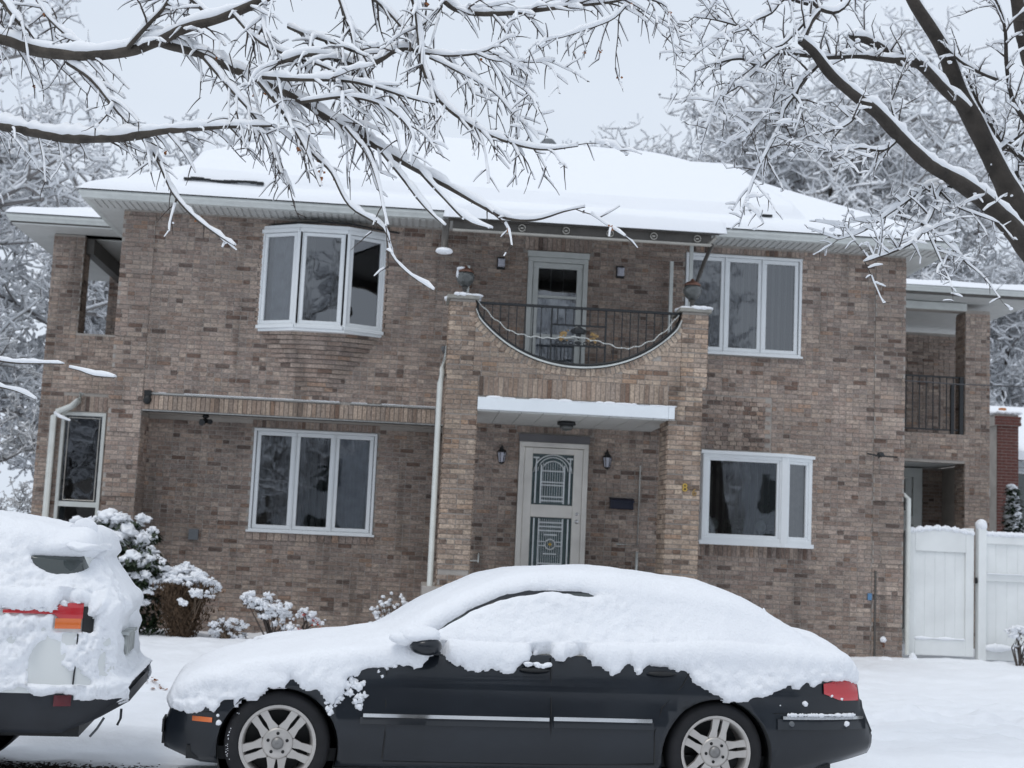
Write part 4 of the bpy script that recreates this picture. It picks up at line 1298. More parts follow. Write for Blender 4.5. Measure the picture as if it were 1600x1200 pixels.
class Car:
    """body(x) and cabin(x) give half-sections [(half width, z) ...] from sill to centre line"""
    def __init__(s, half, body, cabin, x0, x1):
        s.half, s.body, s.cabin, s.x0, s.x1 = half, body, cabin, x0, x1

    def side_w(s, x, z):
        pts = s.body(x) + (s.cabin(x)[1:] if s.cabin(x) else [])
        for (w0, z0), (w1, z1) in zip(pts[:-1], pts[1:]):
            if z0 <= z <= z1 and z1 > z0:
                t = (z - z0) / (z1 - z0); return w0 + (w1 - w0) * t
        return pts[-1][0]

    def P(s, x, z, off=.0): return (x, s.half - s.side_w(x, z) - off, z)

    def patch(s, mb, xr, zr, off=.006, nx=10, nz=3, shape=None):
        g = []
        for i in range(nx + 1):
            col = []
            for j in range(nz + 1):
                u, t = i / nx, j / nz
                x = xr[0] + (xr[1] - xr[0]) * u
                z0, z1 = (zr if shape is None else shape(u))
                z = z0 + (z1 - z0) * t
                col.append(mb.pt(s.P(x, z, off)))
            g.append(col)
        o = mb.smooth; mb.smooth = True
        for i in range(nx):
            for j in range(nz): mb.face((g[i][j], g[i + 1][j], g[i + 1][j + 1], g[i][j + 1]))
        mb.smooth = o
        # rim back to the body
        for i in range(nx):
            for j in (0, nz):
                x0_, x1_ = mb.v[g[i][j]], mb.v[g[i + 1][j]]
                a = mb.pt((x0_[0], x0_[1] + off * 1.5, x0_[2])); b_ = mb.pt((x1_[0], x1_[1] + off * 1.5, x1_[2]))
                mb.face((g[i][j], g[i + 1][j], b_, a))

    def seam(s, mb, pts, w=.006, off=.002):
        pp = [s.P(x, z, off) for x, z in pts]
        mb.tube(pp, w / 2, 4)


def loft(car, fn, xs, name, mats, parent, matf=None, close=True):
    mb = MB(); rings = []
    for x in xs:
        h = fn(x)
        ring = [mb.pt((x, car.half - w, z)) for w, z in h] + [mb.pt((x, car.half + w, z)) for w, z in h[-2::-1]]
        rings.append(ring)
    mb.smooth = True
    for k, (a, b_) in enumerate(zip(rings[:-1], rings[1:])):
        n = len(a)
        for j in range(n - 1):
            mb.cur = matf(xs[k], j, n) if matf else 0
            mb.face((a[j], b_[j], b_[j + 1], a[j + 1]))
        if close:
            mb.cur = matf(xs[k], 0, len(a)) if matf else 0
            mb.face((a[-1], b_[-1], b_[0], a[0]))
    if close: mb.cur = matf(xs[-1], 0, len(rings[0])) if matf else 0; mb.smooth = False; mb.face(rings[0]); mb.face(rings[-1][::-1])
    return mb.build(name, mats, parent)


def cut_wells(o, wells, half):
    bm_obj = []
    for x, z, r_ in wells:
        for y0, y1 in ((-.2, .42), (half * 2 - .42, half * 2 + .2)):
            t = MB(); t.lathe([(r_, y0), (r_, y1)], 40, (x, 0, z), 'y', smooth=True)
            c = t.build('cutter', M['blackp']); c.location = (0, 0, 0)
            # built top-level: undo recentering
            off = ORG[c.name]
            for vv in c.data.vertices: vv.co += Vector(off)
            bm_obj.append(c)
    par = o.parent; o.parent = None
    import bmesh
    for q in [o] + bm_obj:
        bm = bmesh.new(); bm.from_mesh(q.data); bmesh.ops.remove_doubles(bm, verts=bm.verts, dist=1e-5); bmesh.ops.recalc_face_normals(bm, faces=bm.faces); bm.to_mesh(q.data); bm.free()
    for c in bm_obj:
        md = o.modifiers.new('b', 'BOOLEAN'); md.operation = 'DIFFERENCE'; md.object = c; md.solver = 'EXACT'
        md.material_mode = 'TRANSFER'
    bpy.context.view_layer.update()
    dg = bpy.context.evaluated_depsgraph_get()
    me = bpy.data.meshes.new_from_object(o.evaluated_get(dg))
    o.modifiers.clear(); old = o.data; o.data = me; me.name = 'body'
    bpy.data.meshes.remove(old)
    for c in bm_obj:
        d = c.data; bpy.data.objects.remove(c); bpy.data.meshes.remove(d)
    o.parent = par
    # remove faces that came out uncut inside nothing; keep shading sharp at wells
    return o


def wheel(parent, x, v, z, rt, rr, ang0, out=-1, dark=False):
    """v = lateral position of the outer face; out=-1 faces the near side"""
    w = empty('wheel', (x, v, z)); w.parent = parent
    w.location = (x, v, z); ORG[w.name] = (0, 0, 0)
    s = out
    t = MB(); prof = [(rr * .98, .015), (rr + .006, -.006), (rr + .03, -.018), (rt - .03, -.012), (rt - .008, .012), (rt, .04), (rt, .18), (rt - .01, .205), (rr, .22)]
    t.lathe([(r_, -s * h) for r_, h in prof], 48, (0, 0, 0), 'y', caps=False)
    for k in range(5):                                  # tread grooves
        pass
    t.build('tyre', M['rubber'], w)
    t = MB(); t.lathe([(r_, -s * h) for r_, h in ((rr + .004, -.008), (rr - .006, -.012), (rr - .018, .0), (rr - .028, .03), (rr - .035, .18))], 48, (0, 0, 0), 'y', caps=False)
    t.cur = 1; t.lathe([(r_, -s * h) for r_, h in ((rr - .03, .15), (.02, .15))], 40, (0, 0, 0), 'y', caps=False); t.cur = 0
    # five pairs of spokes running into a dished centre
    def prism(pts, d0, d1):
        n = len(pts); i0 = [t.pt((p[0], -s * (d0 + p[2]), p[1])) for p in pts]; i1 = [t.pt((p[0], -s * (d1 + p[2]), p[1])) for p in pts]
        t.face(i0)
        for k in range(n): t.face((i0[k], i1[k], i1[(k + 1) % n], i0[(k + 1) % n]))
    ro = rr - .012
    for k in range(5):
        a = R(ang0 + 72 * k)
        for sg in (-1, 1):
            def pt(r_, off, dz): return (r_ * math.cos(a) - off * math.sin(a), r_ * math.sin(a) + off * math.cos(a), dz)
            i, o_ = (.012, .062)
            prism([pt(.075, 0 * sg, .012), pt(rr * .60, sg * .012, .006), pt(ro, sg * .010, -.002), pt(ro - .004, sg * .060, -.002), pt(rr * .60, sg * .052, .006), pt(.085, sg * .062, .012)], .006, .035)
    t.lathe([(r_, -s * h) for r_, h in ((.095, .04), (.098, .016), (.08, .010), (.038, .016))], 30, (0, 0, 0), 'y', caps=False)
    t.build('rim', [M['alloy'], M['blackp']], w)
    t = MB(); t.lathe([(r_, -s * h) for r_, h in ((.038, .02), (.036, .004), (0, .002))], 24, (0, 0, 0), 'y')
    for k in range(3):
        a = PI / 2 + k * 2 * PI / 3
        t.poly([(.028 * math.cos(a), s * .002, .028 * math.sin(a)), (.005 * math.cos(a + .9), s * .0, .005 * math.sin(a + .9)), (.005 * math.cos(a - .9), s * .0, .005 * math.sin(a - .9))])
    t.build('hub_cap', M['hub'], w)
    t = MB()
    for k in range(5):
        a = R(ang0 + 36 + 72 * k); t.lathe([(.0105, -s * .0085), (.0, -s * .008)], 10, (.062 * math.cos(a), 0, .062 * math.sin(a)), 'y')
    t.build('wheel_bolts', M['blackp'], w)['kind'] = 'stuff'
    return w


def snow_shell(car, stations, path, T, SD, name, parent, seed=1, lump=.02):
    """path(x) -> list of (v, z) from near sill over the top to the far side; SD(P, nrm) signed distance to the snow's edge"""
    ns = 210; rows = []
    for x in stations:
        p = np.array(path(x)); d = np.r_[0, np.cumsum(np.hypot(*(p[1:] - p[:-1]).T))]
        t = np.linspace(0, 1, ns) ** 1.0
        t = np.concatenate([np.linspace(0, .6, 160), np.linspace(.6, 1, ns - 160 + 1)[1:]])
        s_ = t * d[-1]
        rows.append(np.stack([np.full(ns, x), np.interp(s_, d, p[:, 0]), np.interp(s_, d, p[:, 1])], 1))
    G = np.array(rows)
    for _ in range(10):
        G[2:-2] = (G[1:-3] + G[2:-2] * 2 + G[3:-1]) / 4
    X0 = np.array(stations); wsel = (np.clip(1 - np.abs(X0 - 3.5) / .35, 0, 1) + np.clip(1 - np.abs(X0 - .72) / .22, 0, 1))[:, None, None]
    for _ in range(60):
        Q = G.copy(); Q[1:-1] = (G[:-2] + G[1:-1] * 2 + G[2:]) / 4; Q[:, :, 0] = G[:, :, 0]; G = G + (Q - G) * wsel
    for _ in range(4):
        G[:, 1:-1] = (G[:, :-2] + G[:, 1:-1] * 2 + G[:, 2:]) / 4
    du = np.gradient(G, axis=0); dv = np.gradient(G, axis=1)
    N = np.cross(du, dv); L_ = np.linalg.norm(N, axis=2, keepdims=True); N = N / np.maximum(L_, 1e-9)
    c = G.mean((0, 1)); c[2] = .5
    sgn = np.sign(((G - c) * N).sum(2, keepdims=True).mean()); N *= sgn
    # smooth normals
    for _ in range(3):
        N[1:-1] = (N[:-2] + N[1:-1] * 2 + N[2:]) / 4
        N[:, 1:-1] = (N[:, :-2] + N[:, 1:-1] * 2 + N[:, 2:]) / 4
    N /= np.maximum(np.linalg.norm(N, axis=2, keepdims=True), 1e-9)
    Pf = G.reshape(-1, 3); Nf = N.reshape(-1, 3)
    sd = SD(Pf, Nf); t = T(Pf, Nf)
    e = .055
    prof = np.sqrt(np.clip(1 - (1 - np.clip(sd / e, 0, 1)) ** 2, 0, 1))
    side = np.clip(1 - np.abs(Nf[:, 2]) * 1.1, 0, 1)
    lumps = lump * (.45 * fbm(Pf, 9, 2, seed) + .5 * fbm(Pf, 24, 2, seed + 4) + .28 * vnoise(Pf * 70, seed + 7)) * (.15 + .85 * side * np.clip(1.25 - sd / .35, .12, 1)) + .012 * fbm(Pf, 3.2, 2, seed + 9)
    h = (t + lumps) * prof
    V = Pf + Nf * (h - .002 - .030 * np.clip(-sd / .01, 0, 1))[:, None]
    nr, nc = G.shape[:2]; ii = np.arange(nr * nc).reshape(nr, nc)
    F = np.stack([ii[:-1, :-1].ravel(), ii[1:, :-1].ravel(), ii[1:, 1:].ravel(), ii[:-1, 1:].ravel()], 1)
    if sgn < 0: F = F[:, ::-1]
    keep = (sd[F] > 0).any(1)
    F = F[keep]
    used = np.unique(F); remap = -np.ones(len(V), int); remap[used] = np.arange(len(used))
    V = V[used]; F = remap[F]
    o = np_mesh(name, V, F, M['snow'], True, parent=parent); o['kind'] = 'stuff'
    return o


# ---------------- dark saloon
PX, PY, TH = -.75, -11.43, R(5.7)
sed = empty('saloon_car', (PX, PY, 0)); sed.rotation_euler = (0, 0, TH); ORG[sed.name] = (0, 0, 0)
tag(sed, 'dark slate saloon car with silver wheels, roof and side windows buried in snow', 'car')
ZB = [(-.78, .44), (-.74, .54), (-.68, .62), (-.5, .70), (-.2, .78), (.3, .85), (.8, .905), (1.8, .93), (2.6, .95), (3.2, .955), (3.6, .94), (3.8, .90), (3.90, .80), (3.93, .66), (3.97, .585), (4.02, .50)]
ZC = [(-.78, .46), (-.74, .57), (-.68, .66), (-.5, .75), (-.2, .835), (.3, .915), (.75, .975), (1.3, .98), (2.8, 1.0), (3.2, 1.04), (3.6, 1.035), (3.80, 1.0), (3.88, .93), (3.92, .80), (3.95, .64), (3.97, .60), (4.02, .52)]
ZG = [(.68, .93), (.80, 1.00), (1.0, 1.13), (1.2, 1.25), (1.4, 1.35), (1.6, 1.405), (1.9, 1.435), (2.2, 1.435), (2.5, 1.41), (2.8, 1.355), (3.05, 1.275), (3.3, 1.17), (3.5, 1.07), (3.6, .98)]


def sW(x):
    w = .905
    if x < .0: w -= .30 * min(1, -x / .78) ** 2.6
    if x > 3.1: w -= .20 * min(1, (x - 3.1) / .92) ** 2.6
    return w


def sbody(x):
    w = sW(x); zb = lerp_tab(ZB, x); zc = lerp_tab(ZC, x)
    z0 = .20 + .06 * max(0, (-x - .5) / .28) + .12 * max(0, (x - 3.35) / .67)
    zs = [z0, z0 + .05, min(.40, zb * .8), min(.53, zb * .9), min(.60, zb * .93), min(.70, zb - .02), zb - .012, zb]
    ws = [w - .07, w - .015, w, w + .006, w - .010, w + .001, w - .035, w - .055]
    for k in range(1, len(zs)): zs[k] = max(zs[k], zs[k - 1] + .004)
    pts = list(zip(ws, zs))
    zt = zs[-1]
    for f_ in (.86, .6, .3, 0):
        pts.append((max(0, (w - .055) * f_), zt + max(.002, zc - zt) * (1 - f_ ** 2)))
    return pts


def scab(x):
    zg = lerp_tab(ZG, x) if .68 <= x <= 3.6 else None
    if zg is None: return None
    zb = lerp_tab(ZB, x) - .02; h = max(.0, zg - zb)
    b = .83; tw = .56
    return [(b, zb), (b - .03, zb + h * .10), (b - .10, zb + h * .45), (tw + .10, zb + h * .80), (tw + .035, zb + h * .90), (tw - .04, zb + h * .955), (.3, zb + h * .99), (0, zb + h)]


sc = Car(.91, sbody, scab, -.78, 4.02)
xs = sorted(set([-.78, -.76, -.74, -.71, -.68, -.64, -.6] + list(np.arange(-.55, 3.7, .06)) + [3.7, 3.75, 3.8, 3.84, 3.88, 3.90, 3.92, 3.93, 3.95, 3.97, 3.99, 4.02]))
body = loft(sc, sbody, xs, 'body', [M['paint']], sed)
WZ = .335
cut_wells(body, [(0, .305, .378), (2.854, .305, .378)], .91)
xs = list(np.arange(.68, 3.6, .055)) + [3.6]
def cabmat(x, j, n):
    h = n // 2
    jj = j if j < h else n - 2 - j
    if jj >= 5: return 0 if 1.35 < x < 2.6 else 1
    return 1 if jj in (1, 2) and .95 < x < 3.0 else (0 if jj > 2 else 1)
cabin = loft(sc, scab, xs, 'cabin', [M['paint'], M['autoglass']], sed, cabmat, close=False)
for x, a in ((0, 54), (2.854, 80)):
    wheel(sed, x, .045, WZ, .33, .235, a)
    wheel(sed, x, 1.775, WZ, .33, .235, a + 10, out=1)
t = MB()
for x in (0, 2.854):                     # dark wheel-arch liners
    for y0, y1 in ((.06, .42), (1.40, 1.76)):
        t.lathe([(.366, y0), (.377, y0 + .02), (.377, y1), (.1, y1)], 36, (x, 0, .305), 'y', caps=False)
t.box(-.6, 3.7, .15, 1.67, .22, .30)
t.build('arch_liner', M['blackp'], sed)
t = MB(); sc.seam(t, [(.655, .26), (.665, .40), (.66, .6), (.655, .8), (.66, .87)], .009); sc.seam(t, [(1.735, .24), (1.73, .5), (1.72, .8), (1.715, .915)], .009)
sc.seam(t, [(2.43, .26), (2.42, .46), (2.47, .62), (2.60, .76), (2.66, .86)], .008); sc.seam(t, [(.66, .245), (1.7, .24), (2.43, .255)], .007)
sc.seam(t, [(-.62, .50), (-.5, .515), (-.40, .52)], .006); sc.seam(t, [(3.24, .60), (3.5, .60), (3.86, .61)], .006)
t.build('panel_gap', M['blackp'], sed)['kind'] = 'stuff'
t = MB(); sc.patch(t, (.52, 1.715), (.518, .540), .012, 14, 1); t.build('trim_strip', M['chrome'], sed)
t = MB(); sc.patch(t, (1.745, 2.40), (.522, .546), .012, 10, 1); t.build('trim_strip', M['chrome'], sed)
t = MB(); sc.patch(t, (3.30, 3.93), (.565, .585), .016, 10, 1); t.build('trim_strip', M['chrome'], sed)
t = MB(); sc.patch(t, (.50, 1.715), (.475, .518), .010, 14, 1); sc.patch(t, (1.745, 2.41), (.478, .522), .010, 10, 1); sc.patch(t, (3.26, 3.95), (.50, .566), .014, 10, 1); t.build('rubbing_strip', M['paint'], sed)['kind'] = 'stuff'
t = MB(); sc.patch(t, (-.57, -.42), (.455, .485), .008, 6, 1); t.build('side_marker', M['amber'], sed)
t = MB(); sc.patch(t, (3.60, 3.885), (.70, .86), .012, 10, 3, shape=lambda u: (.735 - .045 * min(1, u * 2.2), .80 + .05 * u)); t.build('tail_light', M['redlens'], sed)
t = MB(); t.lathe([(0, -.012), (.02, -.01), (.022, 0)], 12, (3.36, .91 - sc.side_w(3.36, .53), .535), 'y'); t.build('parking_sensor', M['grey_box'], sed)
t = MB(); t.box(-.80, -.785, .28, .52, .36, .44); t.bbox(-.80, -.73, .34, .70, .28, .36, .01); t.build('plate_holder', M['blackp'], sed)
t = MB(); t.lathe([(0, -.05), (.05, -.045), (.055, 0)], 14, (-.63, .37, .34), 'y'); t.build('fog_light', M['chrome'], sed)
for x in (1.61, 2.46):
    t = MB(); y = .91 - sc.side_w(x, .84)
    t.blob((x, y - .012, .838), .10, .026, .017, 2, .02); t.build('door_handle', M['blackp'], sed)
    if x < 2:
        t = MB()
        for k in range(12): t.blob((x + random.uniform(-.06, .09), y - .02, .862 + random.uniform(0, .015) + (.012 if k < 4 else 0)), random.uniform(.015, .035), .02, random.uniform(.008, .018), 1, .3, k)
        t.build('handle_snow', M['snow'], sed)
t = MB(); t.blob((.885, -.06, .975), .105, .085, .062, 2, .06, 3); t.box(.90, .99, -.02, .1, .915, .935); t.build('door_mirror', M['paint'], sed)
t = MB(); t.blob((.84, -.055, 1.045), .13, .09, .055, 2, .12, 8); t.blob((.76, -.03, 1.02), .10, .08, .05, 2, .12, 9); t.blob((.91, -.05, 1.03), .07, .07, .035, 2, .2, 5); t.build('mirror_snow', M['snow'], sed)
t = MB(); sc.patch(t, (.93, 2.8), (.925, .94), .008, 20, 1, shape=lambda u: (.925 + .014 * u, .938 + .014 * u)); t.build('waist_trim', M['alu_pale'], sed)

EDGE = [(-.80, .50), (-.71, .525), (-.62, .50), (-.53, .505), (-.46, .53), (-.41, .50), (-.36, .57), (-.30, .55), (-.23, .625), (-.15, .60), (-.07, .675), (.02, .69), (.06, .735), (.12, .685), (.24, .66), (.29, .60), (.33, .59), (.37, .66), (.42, .745), (.5, .80), (.59, .825), (.68, .83), (.76, .835), (.84, .85), (.88, .84), (.93, .90), (1.0, .90), (1.08, .865), (1.16, .84), (1.21, .805), (1.32, .80), (1.38, .83), (1.44, .80), (1.50, .84), (1.57, .89), (1.60, .945), (1.72, .95), (1.75, .90), (1.80, .895), (1.84, .93), (1.92, .93), (1.97, .92), (2.05, .87), (2.12, .81), (2.18, .82), (2.22, .875), (2.25, .89), (2.30, .83), (2.35, .875), (2.44, .875), (2.55, .88), (2.63, .85), (2.68, .79), (2.75, .735), (2.82, .70), (2.90, .675), (3.0, .665), (3.08, .68), (3.17, .705), (3.24, .735), (3.33, .77), (3.40, .755), (3.48, .785), (3.58, .80), (3.7, .815), (3.82, .81), (4.0, .80)]
ARC = [(.90, .97), (1.0, 1.045), (1.1, 1.115), (1.21, 1.185), (1.33, 1.24), (1.46, 1.29), (1.6, 1.318), (1.75, 1.335), (1.89, 1.33), (2.02, 1.32), (2.19, 1.315)]


def spath(x):
    b = sbody(x); c = scab(x)
    h = b if c is None else [p for p in b if p[1] < c[0][1] or p[0] > c[0][0]][:8] + c[1:]
    if c is not None:
        h = [p for p in b[:8]] + [p for p in c if p[1] > b[7][1] + .0005]
        if len(h) < 10: h = b
    near = [(sc.half - w, z) for w, z in h]
    return near + [(2 * sc.half - v, z) for v, z in near[-2::-1]]


def sSD(P, N):
    zed = np.interp(P[:, 0], [e[0] for e in EDGE], [e[1] for e in EDGE])
    zed = np.where(P[:, 1] > .91, .80 + .05 * vnoise(P * 4, 3), zed)
    fr_ = np.clip((-.55 - P[:, 0]) / .12, 0, 1)
    sd = P[:, 2] - zed + .022 * fbm(P, 13, 3, 21) + .012 * vnoise(P * 40, 5)
    near = P[:, 1] < .5
    ax = np.interp(P[:, 0], [a[0] for a in ARC], [a[1] for a in ARC])
    thick = np.interp(P[:, 0], [.88, .95, 1.3, 1.6, 1.75, 1.95, 2.0, 2.25], [-.02, .012, .014, .016, .007, .014, .012, -.05])
    gap = (np.abs(P[:, 2] - ax + .004 * vnoise(P * 20, 2)) - thick)
    gap = np.where(near & (P[:, 0] > .86) & (P[:, 0] < 2.3), gap, 1)
    rear = np.where((P[:, 0] > 3.86), np.minimum(1, P[:, 2] - .72 - .03 * vnoise(P * 9, 6)), 1)
    # bare streaks on the front wing
    hole = .55 - vnoise(P * np.array([9, 9, 14]), 77) * 1.0
    hole = np.where(near & (((P[:, 0] > -.45) & (P[:, 0] < -.28) & (P[:, 2] < .63)) | ((P[:, 0] > .24) & (P[:, 0] < .74) & (P[:, 2] < .80))), hole * .12, 1)
    return np.minimum(np.minimum(np.minimum(sd, gap), rear), hole)


def sT(P, N):
    up = np.clip(N[:, 2], 0, 1)
    t = .032 + .048 * up ** 1.2
    roof = np.exp(-((P[:, 0] - 1.9) / .9) ** 2) * (P[:, 2] > 1.25)
    t = t - .006 * roof * up + .035 * np.exp(-((P[:, 0] - 3.0) / .35) ** 2) * up + .03 * np.exp(-((P[:, 0] - 3.75) / .12) ** 2) * up
    t = t + .022 * np.exp(-((P[:, 0] - 1.0) / .3) ** 2) * up
    t = t + .03 * np.exp(-((P[:, 2] - 1.0) / .09) ** 2) * sstep(.85, 1.1, P[:, 0]) * sstep(3.4, 2.6, P[:, 0]) * (P[:, 1] < .45)
    return t


st = np.concatenate([np.linspace(-.775, -.60, 26), np.arange(-.59, 3.75, .0165), np.linspace(3.755, 3.99, 30)])
snow_shell(sc, st, spath, sT, sSD, 'snow_cover', sed, 5, .026)
t = MB()                                  # crumbs of snow caught on the trim and doors
for k in range(60):
    x = 3.30 + random.uniform(0, .58); z = .590
    t.blob((x, .91 - sc.side_w(x, z) - .012, z + .004), random.uniform(.008, .03), .012, random.uniform(.005, .016), 0, .3, k)
for x, z, r_ in ((3.46, .67, .02), (3.78, .535, .024), (-.37, .455, .022), (3.28, .655, .005), (.31, .53, .012), (-.38, .50, .012), (3.66, .72, .012), (3.74, .70, .012)):
    t.blob((x, .91 - sc.side_w(x, z) - .008, z), r_, r_ * .6, r_ * .8, 1, .35, int(r_ * 1000 + x * 10))
for cx_, cz_, n_, s_ in ((.46, .70, 16, .05), (.37, .63, 18, .045), (.50, .63, 8, .03), (.31, .56, 8, .03), (.66, .845, 10, .05)):
    for k in range(n_):
        x = cx_ + random.gauss(0, s_ * .6); z = cz_ + random.gauss(0, s_ * .7); r_ = random.uniform(.006, .022)
        t.blob((x, .91 - sc.side_w(x, z) - .004, z), r_, r_ * .6, r_, 1, .9, k)
for k in range(80):
    a = random.uniform(R(140), R(215)); r_ = random.uniform(.262, .318); t.blob((r_ * math.cos(a), .038, WZ + r_ * math.sin(a)), random.uniform(.002, .005), .003, random.uniform(.002, .006), 0, .3, k)
for k in range(8):
    a = random.uniform(0, 6.28); r_ = random.uniform(.26, .31); t.blob((2.854 + r_ * math.cos(a), .038, WZ + r_ * math.sin(a)), .006, .004, .006, 0, .3, k)
t.build('snow_crumbs', M['snow'], sed)['kind'] = 'stuff'
for ch_ in sed.children:
    if ch_.type == 'MESH':
        for vv in ch_.data.vertices:
            if vv.co.x < -.36: vv.co.x = -.36 + (vv.co.x + .36) * .83
t = MB(); t.blob((3.50, .95, 1.20), .022, .022, .05, 2, .15, 3); t.tube([(3.5, .95, 1.05), (3.5, .95, 1.2)], .006, 5); t.build('aerial', M['snow'], sed)

# ---------------- white sport utility car, only its tail is in view
suv = empty('suv_car', (PX - .07 * math.cos(TH), PY - .07 * math.sin(TH), 0)); suv.rotation_euler = (0, 0, TH); ORG[suv.name] = (0, 0, 0)
tag(suv, 'snow-plastered white sport utility car with dark lower cladding, only its tail in view', 'car')
UB = [(-5.45, .80), (-5.3, .88), (-4.4, 1.0), (-3.0, 1.06), (-1.75, 1.15), (-1.15, 1.165), (-1.02, 1.06), (-.97, .80), (-.94, .64), (-.885, .585), (-.87, .50)]
UC = [(-5.45, .84), (-5.3, .94), (-4.4, 1.10), (-4.2, 1.12), (-1.75, 1.17), (-1.2, 1.185), (-1.08, 1.15), (-1.02, 1.08), (-.97, .82), (-.94, .66), (-.885, .60), (-.87, .51)]
UG = [(-4.35, 1.06), (-3.7, 1.50), (-3.2, 1.62), (-2.4, 1.66), (-1.8, 1.625), (-1.45, 1.57), (-1.22, 1.52), (-1.18, 1.42), (-1.10, 1.28), (-1.02, 1.10)]


def uW(x):
    w = .92
    if x > -1.55: w -= .22 * min(1, (x + 1.55) / .68) ** 2.4
    if x < -5.0: w -= .2 * min(1, (-5.0 - x) / .45) ** 2
    return w


def ubody(x):
    w = uW(x); zb = lerp_tab(UB, x); zc = lerp_tab(UC, x)
    z0 = .36 + .08 * max(0, min(1, (x + 1.25) / .2)) + .10 * max(0, min(1, (x + 1.05) / .18))
    zs = [z0, z0 + .04, max(z0 + .05, min(.52, zb * .85)), min(.61, zb * .93), min(.70, zb - .03), min(1.0, zb - .02), zb - .012, zb]
    ws = [w - .10, w - .02, w + .01, w + .005, w - .01, w - .012, w - .03, w - .05]
    for k in range(1, len(zs)): zs[k] = max(zs[k], zs[k - 1] + .004)
    pts = list(zip(ws, zs)); zt = zs[-1]
    for f_ in (.86, .6, .3, 0): pts.append(((w - .05) * f_, zt + max(.002, zc - zt) * (1 - f_ ** 2)))
    return pts


def ucab(x):
    if not (-4.35 <= x <= -1.02): return None
    zg = lerp_tab(UG, x); zb = lerp_tab(UB, x) - .02; h = max(0, zg - zb); b = uW(x) - .075
    return [(b, zb), (b - .02, zb + h * .1), (b - .09, zb + h * .5), (b - .17, zb + h * .82), (b - .23, zb + h * .92), (b - .32, zb + h * .97), (.3, zb + h * .99), (0, zb + h)]


uc = Car(.93, ubody, ucab, -5.45, -.87)
xs = sorted(set(list(np.arange(-5.45, -1.2, .07)) + [-1.15, -1.1, -1.06, -1.03, -1.0, -.98, -.96, -.945, -.93, -.91, -.895, -.885, -.875, -.87]))
def umat(x, j, n):
    jj = j if j < n // 2 else n - 2 - j
    if x > -.975: return 1
    return 1 if jj <= (3 if x > -1.03 else 2) else 0
body = loft(uc, ubody, xs, 'body', [M['paint_w'], M['clad']], suv, umat)
cut_wells(body, [(-2.06, .37, .41), (-4.72, .37, .41)], .93)
xs = list(np.arange(-4.35, -1.3, .07)) + [-1.28, -1.25, -1.22, -1.2, -1.18, -1.14, -1.1, -1.06, -1.02]
loft(uc, ucab, xs, 'cabin', [M['paint_w'], M['autoglass']], suv, lambda x, j, n: 1 if (j in (1, 2, n - 3, n - 4) or x > -1.20) else 0, close=False)
for x in (-2.06, -4.72):
    wheel(suv, x, .05, .35, .35, .235, 30); wheel(suv, x, 1.80, .35, .35, .235, 12, out=1)
t = MB()
for x in (-2.06, -4.72):
    for y0, y1 in ((.07, .42), (1.44, 1.79)): t.lathe([(.395, y0), (.409, y0 + .02), (.409, y1), (.1, y1)], 36, (x, 0, .37), 'y', caps=False)
t.box(-5.2, -1.15, .2, 1.66, .33, .42)
t.build('arch_liner', M['blackp'], suv)
t = MB(); t.tube([(-2.06 + .415 * math.cos(a), .93 - uc.side_w(-2.06, .5) - .006, .37 + .415 * math.sin(a)) for a in np.linspace(-.3, PI + .3, 26)], .022, 6); t.build('arch_trim', M['clad'], suv)
t = MB(); uc.patch(t, (-1.63, -1.165), (1.0, 1.16), .014, 14, 3, shape=lambda u: ((1.085, 1.105 + .02 * u) if u < .70 else (1.06, 1.155))); t.build('tail_light', M['redlens'], suv)
t = MB(); uc.patch(t, (-1.32, -1.17), (1.0, 1.062), .020, 8, 2); t.build('indicator', M['amber'], suv)
t = MB(); uc.patch(t, (-1.165, -1.10), (.975, 1.135), .010, 6, 2); t.build('lamp_surround', M['blackp'], suv)
t = MB(); uc.patch(t, (-1.29, -1.19), (.535, .60), .012, 4, 1); t.build('reflector', M['darkred'], suv)
t = MB(); uc.seam(t, [(-1.19, .66), (-1.185, .8), (-1.185, .97)], .010); t.build('panel_gap', M['clad'], suv)
t = MB(); uc.patch(t, (-1.52, -1.215), (1.28, 1.46), .012, 12, 4, shape=lambda u: (1.40 - .10 * math.sin(min(1, u * 1.4) * PI * .5), 1.43 + .0 * u)); t.build('quarter_window', M['autoglass'], suv)
t = MB(); t.bbox(-.985, -.945, .66, 1.20, .80, .93, .01); t.box(-.99, -.93, .60, 1.26, .93, .95); o = t.build('licence_plate', M['plate'], suv)
t = MB(); t.tube([(-1.02, .35, .43), (-1.06, .35, .36), (-1.10, .36, .31)], .008, 5); t.build('hanging_wire', M['grey_box'], suv)
t = MB(); t.tube([(-.97, .9, .42), (-.97, .9, .36), (-.99, .92, .31)], .009, 5); t.build('hanging_wire', M['grey_box'], suv)
t = MB(); t.lathe([(.04, 0), (.04, .2)], 12, (-1.2, .5, .36), 'y'); t.build('exhaust', M['steel_dark'], suv)


def upath(x):
    b = ubody(x); c = ucab(x); h = b
    if c is not None:
        h = b[:8] + [p for p in c if p[1] > b[7][1] + .0005]
        if len(h) < 10: h = b
    near = [(uc.half - w, z) for w, z in h]
    return near + [(2 * uc.half - v, z) for v, z in near[-2::-1]]


UE = [(-5.5, .7), (-2.5, .66), (-2.0, .80), (-1.72, .66), (-1.64, .585), (-1.58, .62), (-1.50, .64), (-1.42, .60), (-1.36, .585), (-1.30, .60), (-1.24, .61), (-1.20, .575), (-1.12, .555), (-1.0, .545), (-.9, .545), (-.86, .55)]


